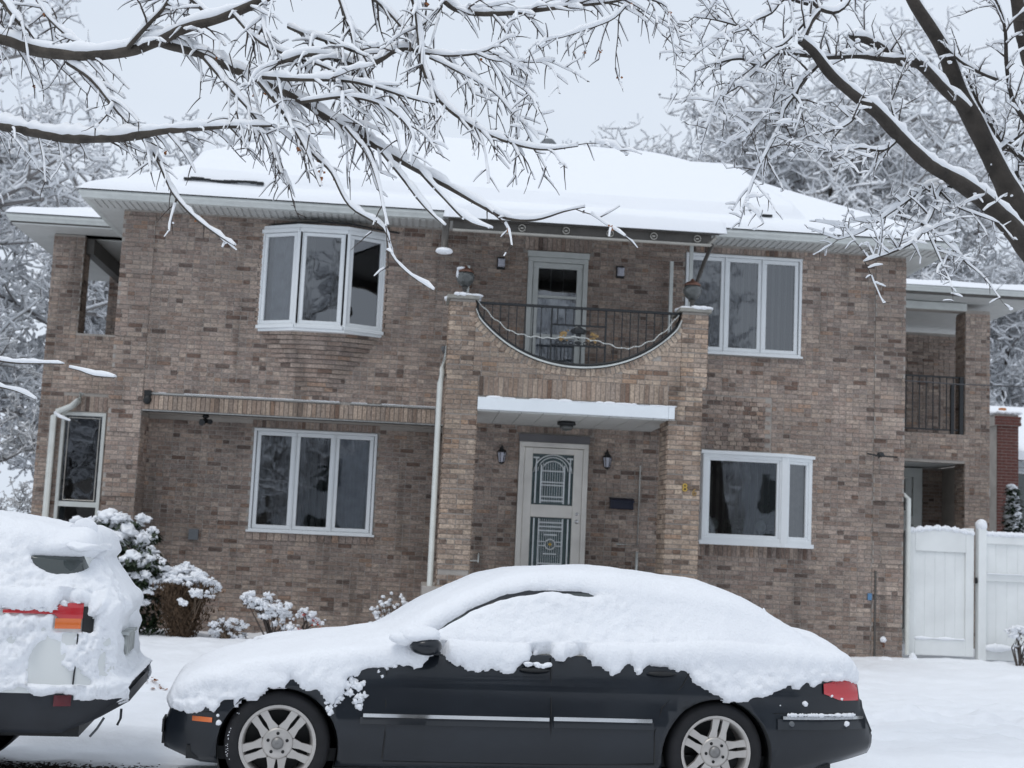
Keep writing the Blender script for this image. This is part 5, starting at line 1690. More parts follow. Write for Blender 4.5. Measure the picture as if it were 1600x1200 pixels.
def uSD(P, N):
    sd = P[:, 2] - np.interp(P[:, 0], [e[0] for e in UE], [e[1] for e in UE]) + .025 * fbm(P, 11, 3, 31)
    near = P[:, 1] < .6
    x, z = P[:, 0], P[:, 2]
    def ell(cx_, cz, rx, rz): return (np.sqrt(((x - cx_) / rx) ** 2 + ((z - cz) / rz) ** 2) - 1) * min(rx, rz)
    lamp = np.maximum(np.abs(x + 1.40) - .25 + .02 * vnoise(P * 18, 3), np.abs(z - 1.092) - .010 - .052 * np.clip((x + 1.34) / .05, 0, 1) + .02 * vnoise(P * 25, 4))
    lamp = np.where(near, np.minimum(lamp, np.maximum(np.abs(x + 1.215) - .115, np.abs(z - 1.03) - .045)), 1)
    win = np.where(near, np.maximum(np.maximum(np.abs(x + 1.35) - .17, z - 1.435), 1.435 - .11 * np.sqrt(np.clip(1 - ((x + 1.33) / .19) ** 2, 0, 1)) - z), 1)
    bare = np.where(near & (z < .97) & (z > .66) & (x > -1.45) & (x < -1.02), .02 + .16 * vnoise(P * 5, 12) + .5 * np.abs(x + 1.24) - .1 + .35 * np.clip(.68 - z, 0, 1), 1)
    plate = np.where((x > -1.01) & (P[:, 1] > .55) & (P[:, 1] < 1.3) & (z < .97), np.maximum(np.abs(P[:, 1] - .93) - .29, np.abs(z - .865) - .08), 1)
    refl = np.where(near, np.maximum(np.abs(x + 1.24) - .06, z - .60), 1)
    return np.minimum.reduce([sd, lamp, win, bare, plate, refl])


def uT(P, N):
    up = np.clip(N[:, 2], 0, 1)
    t = .016 + .062 * up
    lowline = np.exp(-((P[:, 2] - .64) / .055) ** 2) * (P[:, 0] > -1.5)
    t = t + .04 * lowline + .055 * np.exp(-((P[:, 2] - 1.10) / .07) ** 2) * (P[:, 0] > -1.12)
    t = t + .05 * np.exp(-((P[:, 0] + 1.22) / .12) ** 2) * (P[:, 2] > 1.42)
    t = t + .03 * np.exp(-((P[:, 2] - 1.2) / .1) ** 2)
    return t


st = np.concatenate([np.arange(-5.4, -2.2, .08), np.arange(-2.2, -1.25, .014), np.arange(-1.25, -.872, .0075)])
snow_shell(uc, st, upath, uT, uSD, 'snow_cover', suv, 15, .046)
t = MB(); t.blob((-1.24, .75, 1.50), .13, .62, .05, 3, .12, 4); t.blob((-1.02, 1.25, .99), .10, .25, .13, 2, .15, 7); t.blob((-1.03, .8, 1.08), .08, .5, .06, 3, .12, 9)
t.poly([(-1.36, .5, 1.62), (-1.20, .5, 1.60), (-1.215, .5, 1.70)]); t.blob((-1.25, .5, 1.62), .08, .02, .06, 2, .1, 3)
for k in range(26):
    x = random.uniform(-1.64, -1.2); z = 1.118 + (.035 if x > -1.33 else 0) + random.uniform(-.004, .014); r_ = random.uniform(.008, .022)
    t.blob((x, .93 - uc.side_w(x, z) - .012, z), r_ * 1.5, r_ * .7, r_ * .8, 1, .8, k)
t.build('spoiler_snow', M['snow'], suv)['kind'] = 'stuff'
# ------------------------------------------------------------------ fence and gate
gt = empty('garden_gate', (8.0, .1, .2)); tag(gt, 'tall white vinyl gate beside the corner of the brick house', 'gate')
def arch(x): return 2.12 + .022 * math.sin((x - 7.5) / 1.05 * PI) - .015 * math.cos((x - 7.5) / 1.05 * 2 * PI)
f = MB(); f.bbox(7.50, 7.62, .06, .13, .28, 2.14); f.bbox(8.40, 8.53, .06, .13, .28, 2.20); f.bbox(7.62, 8.40, .06, .13, .28, .52)
for j in range(14):
    a, c_ = 7.62 + .78 * j / 14, 7.62 + .78 * (j + 1) / 14
    i = [f.pt(p) for p in ((a, .06, 1.83), (c_, .06, 1.83), (c_, .06, arch(c_)), (a, .06, arch(a)))]; f.face(i)
    i2 = [f.pt(p) for p in ((a, .13, arch(a)), (c_, .13, arch(c_)))]; f.face((i[3], i[2], i2[1], i2[0]))
f.build('frame', M['fence'], gt)
for j in range(5):
    f = MB(); f.bbox(7.62 + .156 * j + .0006, 7.62 + .156 * (j + 1) - .0006, .085, .11, .50, 1.85, .0025); f.build('board', M['fence'], gt)
f = MB(); f.blob((8.555, .04, 1.42), .025, .03, .05, 1, .1, 2); f.build('latch', M['blackp'], gt)
f = MB()
for k in range(46): x = 7.52 + k * .022; f.blob((x, .095, arch(x) + .02), .045, .055, .042 + .014 * math.sin(k), 1, .25, k)
for k in range(26): f.blob((7.64 + k * .029, .07, .53), .03, .03, .02 + .01 * math.sin(k * .5), 1, .2, k)
f.build('snow_cap', M['snow'], gt)['kind'] = 'stuff'
fn = empty('garden_fence', (9.4, .1, .2)); tag(fn, 'white vinyl fence panel running off to the right of the gate post', 'fence')
f = MB(); f.bbox(8.585, 8.71, .02, .15, .2, 2.20); f.build('post', M['fence'], fn)
f = MB(); f.bbox(12.0, 12.13, .02, .15, .2, 2.20); f.build('post', M['fence'], fn)
f = MB(); f.bbox(8.71, 12.0, .05, .13, 1.98, 2.10); f.bbox(8.71, 12.0, .05, .13, 1.42, 1.53); f.bbox(8.71, 12.0, .05, .13, .24, .40); f.build('rail', M['fence'], fn)
x = 8.71
while x < 11.95:
    f = MB(); f.bbox(x + .0006, x + .1694, .08, .10, .3, 2.0, .0025); f.build('board', M['fence'], fn); x += .17
f = MB(); f.blob((8.65, .085, 2.25), .088, .085, .10, 3, .06, 2)
for k in range(110): f.blob((8.74 + k * .03, .09, 2.125), .05, .06, .045, 1, .25, k)
for k in range(110): f.blob((8.74 + k * .03, .04, 1.53), .03, .03, .012, 0, .2, k)
for k in range(90): f.blob((8.74 + k * .034, .02, .43), .05, .05, .045 + .02 * math.sin(k * .4), 1, .2, k)
f.build('snow_cap', M['snow'], fn)['kind'] = 'stuff'
# low snow heaps along the wall foot
for k, (x, y, rx, rz) in enumerate(((7.05, -.45, .16, .06), (7.58, -.05, .09, .10), (8.0, -.3, .5, .07))):
    pass
f = MB()
for x, y, rx, ry, rz in ((7.02, -.35, .14, .12, .08), (7.55, -.06, .07, .06, .13), (7.3, -.4, .3, .2, .05), (6.7, -.3, .35, .2, .05), (8.2, -.25, .6, .25, .06), (9.4, -.2, .9, .3, .06)):
    f.blob((x, y, .185), rx, ry, rz, 3, .12, int(x * 10))
tag(f.build('snow_heaps', M['ground_snow']), kind='stuff')

# ------------------------------------------------------------------ neighbour's house far right
nb = empty('neighbour_house', (17, 12, .2)); tag(nb, 'white sided neighbouring house with a red brick chimney seen past the right corner', 'house')
f = MB(); f.box(12.27, 26, 9.0, 15, .1, 3.12); f.box(13.05, 26, 9.001, 15, 3.12, 3.95); f.build('wall', M['mortar'], nb)
for k in range(30):
    z = .2 + k * .13
    f = MB(); f.box(12.25 if z < 3.0 else 13.05, 20.0, 8.97 - .012, 8.995, z, z + .118)
    if z < 3.9: f.build('siding_board', M['siding'], nb)
f = MB(); f.poly([(12.1, 8.6, 3.1), (13.1, 8.6, 3.1), (13.1, 12.5, 4.75), (12.1, 12.5, 4.75)]); f.poly([(13.0, 8.6, 3.95), (26.4, 8.6, 3.95), (26.4, 12.5, 5.4), (13.0, 12.5, 5.4)]); f.build('roof', M['brown_metal'], nb)
f = MB()
f.box(12.1, 13.05, 8.55, 8.62, 3.12, 3.30); f.poly([(12.1, 8.55, 3.30), (13.05, 8.55, 3.30), (13.05, 12.5, 4.95), (12.1, 12.5, 4.95)])
f.box(13.0, 26.4, 8.5, 8.6, 3.97, 4.15); f.poly([(13.0, 8.5, 4.15), (26.4, 8.5, 4.15), (26.4, 12.5, 5.6), (13.0, 12.5, 5.6)]); f.build('roof_snow', M['snow_soft'], nb)
f = MB(); f.bbox(13.15, 13.9, 8.93, 8.955, 2.5, 3.75); f.build('window', M['white'], nb)
f = MB(); f.bbox(13.21, 13.84, 8.90, 8.928, 2.56, 3.69); f.build('pane', M['autoglass'], nb)
CX0, CX1, CY = 12.45, 12.92, 8.2
f = MB(); f.box(CX0, CX1, CY, CY + .55, .2, 4.90); f.box(CX0 - .04, CX1 + .04, CY - .04, CY + .59, 4.66, 4.86); ch = f.build('chimney', M['mortar'], nb)
k = 0; z = .25
f = MB()
cnt = 0
while z < 4.86:
    pr = .045 if 4.66 <= z < 4.83 else .0
    x = CX0 - pr - (.1 if k % 2 else 0)
    while x < CX1 + pr:
        a, b_ = max(x, CX0 - pr), min(x + .2, CX1 + pr)
        if b_ - a > .03: f.val = random.random(); f.box(a, b_, CY - .008 - pr, CY + .02, z, z + .056, skip='k')
        x += .21
    z += .067; k += 1
o = f.build('chimney_brickwork', M['redbrick'], ch); o['kind'] = 'stuff'
f = MB(); f.lathe([(.09, 0), (.08, .13)], 12, (12.69, CY + .28, 4.94)); f.build('chimney_pot', M['orange'], ch)
f = MB()
for q in range(30): f.blob((random.uniform(CX0, CX1), CY + random.uniform(0, .55), 4.95), .1, .1, .05, 1, .2, q)
f.build('snow_cap', M['snow'], ch)['kind'] = 'stuff'

# ------------------------------------------------------------------ shrubs
def leaf_quads(f, c, n, r0, size, droop=.5, rnd=None):
    for _ in range(n):
        a = rnd.uniform(0, 2 * PI); d = Vector((math.cos(a), math.sin(a), -droop + rnd.uniform(-.3, .3))).normalized()
        s = size * rnd.uniform(.7, 1.3); p = Vector(c) + Vector((rnd.uniform(-1, 1), rnd.uniform(-1, 1), rnd.uniform(-.6, .6))) * r0
        w = d.cross(Vector((0, 0, 1))).normalized() * s * .22; m_ = p + d * s * .5; e = p + d * s
        f.poly([tuple(p), tuple(m_ + w), tuple(e), tuple(m_ - w)])


def shrub(name, label, cat, c, blobs, leafmat, nleaf, lsize, stems=8, seed=0, stemmat='twig', droop=.6, snowmat='snow', group=None, body=None, scale=1.0):
    blobs = [(a * scale, b_ * scale, c_ * (1 + (scale - 1) * .45), d * scale) for a, b_, c_, d in blobs]
    """blobs: list of (dx, dy, z, r) snow pads that the foliage carries"""
    rd_ = random.Random(seed); c0 = Vector(c)
    root = empty(name, c); tag(root, label, cat, group)
    s = MB()
    for k in range(stems):
        b_ = rd_.choice(blobs); p0 = c0 + Vector((rd_.uniform(-.06, .06), rd_.uniform(-.06, .06), -.05)); p1 = c0 + Vector((b_[0], b_[1], b_[2]))
        md = (p0 + p1) / 2 + Vector((rd_.uniform(-.08, .08), rd_.uniform(-.05, .05), rd_.uniform(0, .1)))
        s.tube([tuple(p0), tuple(md), tuple(p1)], [.014, .010, .005], 5)
    s.build('stems', M[stemmat], root)
    l = MB(); q = MB(); k = 0
    for dx, dy, z, r_ in blobs:
        p = (c[0] + dx, c[1] + dy, c[2] + z)
        leaf_quads(l, (p[0], p[1], p[2] - r_ * .5), nleaf, r_ * .9, lsize, droop, rd_)
        for j in range(rd_.randint(10, 17)):
            k += 1; rr_ = r_ * rd_.uniform(.14, .52)
            q.blob((p[0] + rd_.gauss(0, .5) * r_, p[1] + rd_.uniform(-.6, .6) * r_, p[2] + rd_.uniform(-.7, .35) * r_), rr_ * rd_.uniform(.7, 1.5), rr_, rr_ * rd_.uniform(.5, 1.1), 2, .75, k + seed)
    if body: body(l, rd_)
    if l.f: l.build('foliage', M[leafmat], root)['kind'] = 'stuff'
    q.build('snow', M[snowmat], root)['kind'] = 'stuff'
    return root


shrub('rhododendron', 'large dark evergreen shrub bowed under pads of snow at the left corner of the house', 'shrub', (-3.98, -1.0, .2),
      [(-.50, -.1, 1.28, .13), (-.36, 0, 1.08, .12), (-.22, .1, 1.42, .15), (-.05, 0, 1.38, .16), (.10, .1, 1.40, .13), (.0, -.1, 1.15, .15), (.2, 0, 1.20, .17), (.34, .1, 1.28, .08), (.34, 0, 1.02, .14), (.42, -.1, .92, .13), (.14, -.2, .95, .13), (.5, 0, .72, .10), (.62, 0, .80, .09), (-.18, -.2, 1.05, .10), (.75, .0, .85, .07), (.3, -.2, .72, .10)],
      'leaf_dark', 120, .13, 16, 3, droop=.8,
      scale=1.22, body=lambda l, r_: [leaf_quads(l, (-3.98 + r_.uniform(-.12, .62), -.95 + r_.uniform(-.2, .3), .2 + r_.uniform(.1, .95)), 14, .16, .13, .7, r_) for _ in range(70)])


def hedge_body(l, r_):
    for _ in range(6500):
        a = r_.uniform(0, 2 * PI); z = r_.uniform(0, .70); rad = (.15 + .34 * z) * abs(r_.gauss(.55, .33)) * (1 + .22 * math.sin(a * 4 + z * 6) + .16 * math.sin(a * 9 + z * 11))
        x, y = -3.02 + rad * math.cos(a), -1.15 + rad * .8 * math.sin(a); h = r_.uniform(.03, .09); w = r_.uniform(.005, .013)
        l.poly([(x - w, y, .2 + z), (x + w, y, .2 + z + r_.uniform(-.01, .01)), (x + r_.uniform(-.05, .05), y + r_.uniform(-.04, .04), .2 + z + h)])


shrub('brown_hedge', 'rust brown clipped bush with a snow cap and one snowball stuck on its side', 'shrub', (-3.02, -1.15, .2),
      [(-.35, 0, .72, .10), (-.22, 0, .80, .12), (-.05, .05, .88, .13), (.12, 0, .86, .13), (.26, 0, .80, .13), (.38, 0, .70, .09), (.20, -.25, .62, .07), (.30, -.2, .60, .08), (.04, -.35, .50, .065), (-.1, .1, .9, .1), (-.45, -.1, .62, .07), (-.5, .0, .45, .07), (.05, -.1, .78, .12)],
      'leaf_brown', 12, .05, 10, 9, 'stalk', body=hedge_body)
shrub('low_shrub', 'small round twiggy shrub dusted white, just right of the rust brown bush', 'shrub', (-2.38, -1.2, .18),
      [(random.uniform(-.22, .22), random.uniform(-.15, .15), random.uniform(.05, .28), random.uniform(.025, .05)) for _ in range(44)], 'leaf_brown', 3, .05, 30, 12, 'stalk')
shrub('snowy_bush', 'leaning bush of snow-loaded branches between the brown bush and the red-leaved plant', 'shrub', (-1.76, -1.2, .18),
      [(-.38, 0, .62, .09), (-.28, 0, .56, .09), (-.34, 0, .50, .06), (-.12, 0, .62, .07), (-.08, 0, .52, .11), (.06, 0, .46, .12), (.12, 0, .38, .09), (-.16, 0, .40, .09), (.02, .0, .28, .06), (-.22, 0, .47, .07), (.10, 0, .22, .06), (-.4, 0, .53, .05)],
      'leaf_brown', 10, .06, 14, 15, 'twig')
shrub('red_leaf_plant', 'little plant with bright red leaves poking through snow by the wall', 'plant', (-1.34, -1.3, .18),
      [(-.1, 0, .18, .06), (.02, 0, .30, .06), (.10, 0, .25, .05), (.06, 0, .10, .09), (.12, 0, .03, .10), (-.06, 0, .06, .09), (-.02, -.04, .36, .04)], 'leaf_red', 14, .055, 9, 18, 'twig', scale=1.6)
shrub('snow_covered_plant', 'two little lumps of snow over a low plant left of the dried stalks', 'plant', (-.86, -1.25, .18),
      [(-.08, 0, .06, .06), (.10, 0, .13, .10), (.16, 0, .05, .08)], 'leaf_brown', 4, .05, 5, 21, 'twig', scale=1.3)
rd_ = random.Random(5)
hy = empty('dry_flower_clump', (-.14, -1.2, .18)); tag(hy, 'clump of dried brown stalks with snow on every tip by the house wall', 'plant')
s, q = MB(), MB()
for k in range(70):
    a = rd_.uniform(-1, 1); x0 = -.14 + a * .08; x1 = -.14 + a * .34 + rd_.uniform(-.03, .03); z1 = .18 + rd_.uniform(.34, .74) * (1 - .35 * a * a); y1 = -1.2 + rd_.uniform(-.12, .12)
    s.tube([(x0, -1.2, .15), ((x0 + x1) / 2, -1.2, .18 + (z1 - .18) * .6), (x1, y1, z1)], [.006, .005, .003], 4)
    q.blob((x1, y1, z1), rd_.uniform(.02, .04), .03, rd_.uniform(.015, .03), 1, .3, k)
s.build('stalks', M['stalk'], hy)['kind'] = 'stuff'; q.build('snow', M['snow'], hy)['kind'] = 'stuff'
shrub('fence_shrub', 'small bare shrub with balls of snow in front of the white fence', 'shrub', (9.0, -.45, .2),
      [(-.10, 0, .52, .09), (.03, 0, .56, .08), (.14, 0, .48, .08), (-.02, 0, .44, .05), (.2, 0, .35, .06), (-.05, 0, .30, .03)], 'leaf_brown', 6, .06, 12, 33, 'twig')


def conifer(name, label, c, h, r_, seed):
    rd_ = random.Random(seed); root = empty(name, c); tag(root, label, 'tree', 'small snowy conifers by the neighbouring house')
    t = MB(); t.tube([c, (c[0], c[1], c[2] + h)], [.05, .01], 6); t.build('trunk', M['twig'], root)
    l, q = MB(), MB()
    for k in range(420):
        z = rd_.uniform(.05, 1) ** .8; rad = r_ * (1 - z) * rd_.uniform(.4, 1) + .02; a = rd_.uniform(0, 2 * PI)
        p = (c[0] + rad * math.cos(a), c[1] + rad * math.sin(a), c[2] + z * h)
        leaf_quads(l, p, 5, .06, .16, .4, rd_)
        if rd_.random() < .62: q.blob((p[0], p[1], p[2] + .03), rd_.uniform(.04, .11), rd_.uniform(.04, .1), rd_.uniform(.02, .05), 1, .3, k)
    l.build('foliage', M['leaf_dark'], root)['kind'] = 'stuff'; q.build('snow', M['snow'], root)['kind'] = 'stuff'


conifer('conifer', 'small snowy conifer in front of the red chimney, above the fence', (11.35, 5.0, .2), 2.95, .42, 4)
conifer('conifer', 'dark snowy conifer at the right edge above the fence', (12.2, 5.2, .2), 3.0, .55, 6)

# leaf litter by the road edge
f = MB(); rd_ = random.Random(2)
for k in range(2600):
    x = -2.4 + rd_.gauss(0, .42); y = -10.55 + rd_.gauss(0, .10); z = float(ground_z(np.array([x]), np.array([y]))[0]) + rd_.uniform(.003, .028) if k % 40 == 0 else z + rd_.uniform(-.002, .002)
    a = rd_.uniform(0, 6.28); d = rd_.uniform(.008, .022)
    f.poly([(x + d * math.cos(a), y + d * math.sin(a), z), (x - d * math.sin(a), y + d * math.cos(a), z + .004), (x - d * math.cos(a), y - d * math.sin(a), z), (x + d * math.sin(a), y - d * math.cos(a), z + .005)])
tag(f.build('leaf_litter', M['soil']), 'brown leaf litter on the road edge', kind='stuff')
f = MB()
for k in range(60):
    x = -2.35 + rd_.uniform(-.35, .5); y = -6.85 + rd_.gauss(0, .07); z = float(ground_z(np.array([x]), np.array([y]))[0]) + .012
    a = rd_.uniform(0, 6.28); d = rd_.uniform(.01, .03)
    f.poly([(x + d * math.cos(a), y + d * math.sin(a), z), (x - d * math.sin(a), y + d * math.cos(a), z + .012), (x - d * math.cos(a), y - d * math.sin(a), z), (x + d * math.sin(a), y - d * math.cos(a), z + .006)])
tag(f.build('fallen_leaves', M['leaf_dry']), 'scattered fallen leaves at the path edge', kind='stuff')
# overhead cable to the right porch
f = MB(); f.tube([(7.45, 3.2, 4.86), (9.5, 3.2, 4.82), (12, 3.2, 4.86), (18, 3.2, 5.1)], .012, 5); o = f.build('service_cable', M['cable']); tag(o, 'thin overhead cable crossing in front of the right balcony', 'cable')
f = MB()

# houses across the street: only mirrored in the windows and the car paint
for k, (x0, w, hh, mm) in enumerate(((-24, 10, 5.5, 'mortar'), (-11, 9, 6.0, 'siding'), (1, 10, 5.2, 'mortar'), (14, 11, 6.2, 'siding'))):
    o = empty('house', (x0 + w / 2, -42, 0)); tag(o, ('low grey rendered', 'white sided', 'grey rendered', 'tall white sided')[k] + ' house across the street, seen only as a reflection', 'house', 'houses across the street')
    f = MB(); f.box(x0, x0 + w, -46, -38, 0, hh); f.build('wall', M[mm], o)
    f = MB(); f.poly([(x0 - .5, -37.4, hh), (x0 + w + .5, -37.4, hh), (x0 + w + .5, -42, hh + 2.4), (x0 - .5, -42, hh + 2.4)]); f.poly([(x0 + w + .5, -46.6, hh), (x0 - .5, -46.6, hh), (x0 - .5, -42, hh + 2.4), (x0 + w + .5, -42, hh + 2.4)]); f.build('roof', M['snow_soft'], o)
    for j in range(3):
        for z in (1.0, 3.6):
            f = MB(); f.box(x0 + 1 + j * w * .31, x0 + 2.4 + j * w * .31, -37.98, -37.94, z, z + 1.4); f.build('window', M['autoglass'], o)
# ------------------------------------------------------------------ street tree limbs: (x, y, z, radius) in metres
LIMBS_LEFT = [
    [(-5.153, -9.0, 4.203, 0.1336), (-4.438, -9.387, 5.085, 0.0872), (-3.848, -9.614, 5.41, 0.0602), (-3.354, -9.772, 5.324, 0.0467), (-3.027, -9.88, 5.226, 0.0463), (-2.657, -10.003, 5.167, 0.0417), (-2.299, -10.125, 5.178, 0.0413), (-2.051, -10.218, 5.251, 0.0369), (-1.857, -10.296, 5.335, 0.0367), (-1.613, -10.386, 5.386, 0.0365), (-1.326, -10.498, 5.471, 0.0374), (-1.093, -10.6, 5.597, 0.0325)],
    [(-2.075, -10.1, 5.284, 0.0386), (-1.812, -10.209, 5.173, 0.0334), (-1.552, -10.319, 5.053, 0.0307), (-1.298, -10.429, 4.935, 0.0304), (-1.046, -10.545, 4.788, 0.0277), (-0.799, -10.664, 4.624, 0.0274), (-0.558, -10.782, 4.472, 0.0271), (-0.322, -10.901, 4.314, 0.0245), (-0.092, -11.019, 4.169, 0.022), (0.132, -11.136, 4.026, 0.0183), (0.351, -11.253, 3.886, 0.0154), (0.521, -11.345, 3.787, 0.0127), (0.706, -11.437, 3.764, 0.0093), (0.884, -11.533, 3.807, 0.0063), (1.009, -11.6, 3.824, 0.0041)],
    [(-5.137, -9.0, 4.046, 0.1067), (-4.39, -9.367, 4.52, 0.0608), (-3.668, -9.68, 4.74, 0.0382), (-3.273, -9.842, 4.625, 0.039), (-2.997, -9.957, 4.549, 0.0386), (-2.728, -10.07, 4.493, 0.0382), (-2.415, -10.205, 4.474, 0.033), (-2.11, -10.339, 4.469, 0.0327), (-1.862, -10.452, 4.489, 0.0231), (-1.617, -10.565, 4.495, 0.0183), (-1.376, -10.677, 4.486, 0.0136), (-1.115, -10.8, 4.471, 0.009)],
    [(-2.13, -10.2, 4.504, 0.0189), (-1.986, -10.318, 4.296, 0.0164), (-1.827, -10.462, 4.039, 0.0138), (-1.658, -10.586, 3.85, 0.0118), (-1.45, -10.719, 3.694, 0.0089), (-1.319, -10.8, 3.611, 0.0053)],
    [(-1.272, -10.8, 4.826, 0.018), (-1.096, -10.873, 4.619, 0.0161), (-0.969, -10.931, 4.449, 0.0151), (-0.796, -11.01, 4.224, 0.0132), (-0.653, -11.067, 4.083, 0.0122), (-0.515, -11.143, 3.849, 0.0103), (-0.281, -11.227, 3.69, 0.0085), (-0.219, -11.285, 3.503, 0.0059), (-0.092, -11.344, 3.353, 0.005), (0.059, -11.4, 3.253, 0.0042)],
    [(-0.59, -11.0, 4.431, 0.0132), (-0.421, -11.101, 4.209, 0.0105), (-0.333, -11.187, 3.991, 0.0086), (-0.286, -11.259, 3.8, 0.0068), (-0.254, -11.3, 3.697, 0.0042)],
    [(-0.318, -11.0, 4.277, 0.0159), (-0.127, -11.183, 3.997, 0.0129), (0.02, -11.323, 3.795, 0.0102), (0.108, -11.4, 3.696, 0.005)],
    [(-0.069, -11.1, 4.139, 0.0174), (0.09, -11.277, 3.929, 0.0145), (0.256, -11.464, 3.72, 0.0117), (0.411, -11.6, 3.643, 0.0066)],
    [(-0.229, -10.2, 5.908, 0.0292), (0.014, -10.308, 5.689, 0.0241), (0.171, -10.374, 5.579, 0.0215), (0.5, -10.498, 5.539, 0.0213), (0.775, -10.605, 5.542, 0.0169), (1.001, -10.694, 5.552, 0.014), (1.223, -10.783, 5.557, 0.0116), (1.441, -10.872, 5.57, 0.0092), (1.616, -10.947, 5.491, 0.0059), (1.625, -11.0, 5.329, 0.0036)],
    [(1.383, -10.8, 5.572, 0.0093), (1.265, -10.847, 5.419, 0.0073), (1.077, -10.904, 5.302, 0.0064), (0.891, -10.96, 5.206, 0.0054), (0.753, -11.0, 5.147, 0.0036)],
    [(-0.222, -10.4, 5.773, 0.0286), (-0.162, -10.486, 5.544, 0.0236), (-0.12, -10.591, 5.262, 0.0233), (-0.07, -10.696, 4.987, 0.0207), (0.06, -10.81, 4.73, 0.0163), (0.269, -10.932, 4.534, 0.0134), (0.513, -11.057, 4.397, 0.0115), (0.749, -11.175, 4.324, 0.0087), (0.998, -11.3, 4.322, 0.0043)],
    [(-0.122, -10.4, 5.235, 0.019), (-0.285, -10.478, 5.204, 0.0212), (-0.417, -10.555, 5.084, 0.0233), (-0.55, -10.624, 5.016, 0.0231), (-0.729, -10.718, 5.026, 0.0206), (-0.903, -10.808, 5.005, 0.0181), (-1.068, -10.9, 4.912, 0.0179)],
    [(-0.097, -10.5, 5.19, 0.0117), (0.09, -10.631, 5.136, 0.0102), (0.316, -10.795, 5.112, 0.0082), (0.444, -10.903, 5.147, 0.0059), (0.549, -11.0, 5.193, 0.0036)],
    [(0.293, -10.8, 5.099, 0.0073), (0.43, -10.851, 5.038, 0.0064), (0.674, -10.939, 5.015, 0.005), (0.84, -11.0, 5.014, 0.0036)],
    [(0.4, -10.8, 5.054, 0.0064), (0.525, -10.895, 4.888, 0.0054), (0.637, -10.967, 4.793, 0.0067), (0.681, -11.0, 4.738, 0.0045)],
    [(-0.038, -10.6, 5.11, 0.0093), (0.141, -10.691, 5.004, 0.0078), (0.419, -10.84, 4.806, 0.0068), (0.556, -10.931, 4.646, 0.0054), (0.663, -11.0, 4.535, 0.0045)],
    [(-2.783, -9.9, 5.125, 0.0195), (-2.591, -10.019, 4.986, 0.0193), (-2.435, -10.133, 4.819, 0.0172), (-2.309, -10.231, 4.673, 0.0142), (-2.218, -10.3, 4.575, 0.0094)],
    [(-1.257, -10.5, 5.48, 0.0168), (-1.245, -10.615, 5.266, 0.0138), (-1.199, -10.7, 5.117, 0.01)],
    [(-3.549, -9.6, 5.857, 0.0302), (-3.327, -9.778, 5.591, 0.0248), (-3.172, -9.9, 5.421, 0.0196)],
    [(-0.781, -10.5, 5.687, 0.0188), (-0.676, -10.589, 5.415, 0.0167), (-0.596, -10.66, 5.2, 0.0157), (-0.535, -10.729, 4.989, 0.0137), (-0.459, -10.816, 4.729, 0.0117), (-0.455, -10.9, 4.471, 0.0089)],
    [(-1.107, -10.3, 5.398, 0.0143), (-0.841, -10.576, 5.214, 0.0139), (-0.54, -10.9, 5.02, 0.0135)],
    [(-3.767, -9.6, 2.914, 0.0117), (-3.2, -9.876, 2.834, 0.0095), (-2.818, -10.069, 2.791, 0.0075), (-2.565, -10.2, 2.779, 0.0056)],
    [(-2.534, -10.1, 2.77, 0.0047), (-2.437, -10.151, 2.741, 0.0065), (-2.319, -10.214, 2.702, 0.0065), (-2.155, -10.3, 2.696, 0.0046)],
    [(-3.76, -9.6, 2.84, 0.0107), (-3.199, -9.829, 2.657, 0.0086), (-2.928, -9.941, 2.587, 0.0066), (-2.792, -10.0, 2.536, 0.0047)],
    [(-0.604, -10.3, 5.736, 0.0144), (-0.35, -10.416, 5.508, 0.0142), (-0.197, -10.5, 5.315, 0.0141)],
    [(0.064, -10.4, 5.795, 0.0143), (0.026, -10.449, 5.573, 0.0123), (-0.108, -10.5, 5.395, 0.0113)],
    [(-1.095, -10.9, 4.657, 0.0151), (-0.887, -11.046, 4.329, 0.0114), (-0.724, -11.2, 3.962, 0.0069)],
    [(-1.682, -10.4, 5.073, 0.0187), (-1.406, -10.578, 4.742, 0.0156), (-1.139, -10.756, 4.422, 0.0117), (-1.016, -10.9, 4.113, 0.0071)],
    [(-2.563, -10.0, 5.18, 0.0146), (-2.789, -9.905, 5.326, 0.0127), (-3.03, -9.79, 5.557, 0.0099), (-3.171, -9.7, 5.791, 0.008)],
    [(-1.673, -10.3, 5.406, 0.019), (-1.849, -10.162, 5.598, 0.0164), (-2.083, -10.0, 5.8, 0.0147)],
    [(-2.284, -10.2, 5.176, 0.0191), (-2.149, -10.236, 5.346, 0.0171), (-2.014, -10.272, 5.515, 0.0143), (-1.975, -10.3, 5.68, 0.0124)],
    [(-1.505, -10.5, 5.388, 0.0159), (-1.293, -10.616, 5.166, 0.0138), (-1.045, -10.731, 5.022, 0.0118), (-0.711, -10.884, 4.874, 0.009), (-0.516, -11.0, 4.664, 0.0062)],
    [(-1.192, -10.9, 4.788, 0.016), (-0.786, -10.999, 4.76, 0.0133), (-0.517, -11.065, 4.733, 0.0114), (-0.205, -11.144, 4.638, 0.0087), (0.015, -11.2, 4.589, 0.0061)],
    [(-0.907, -11.0, 4.591, 0.0132), (-0.597, -11.093, 4.627, 0.0114), (-0.33, -11.175, 4.551, 0.0096), (-0.147, -11.245, 4.385, 0.0069), (-0.095, -11.3, 4.196, 0.0043)],
]
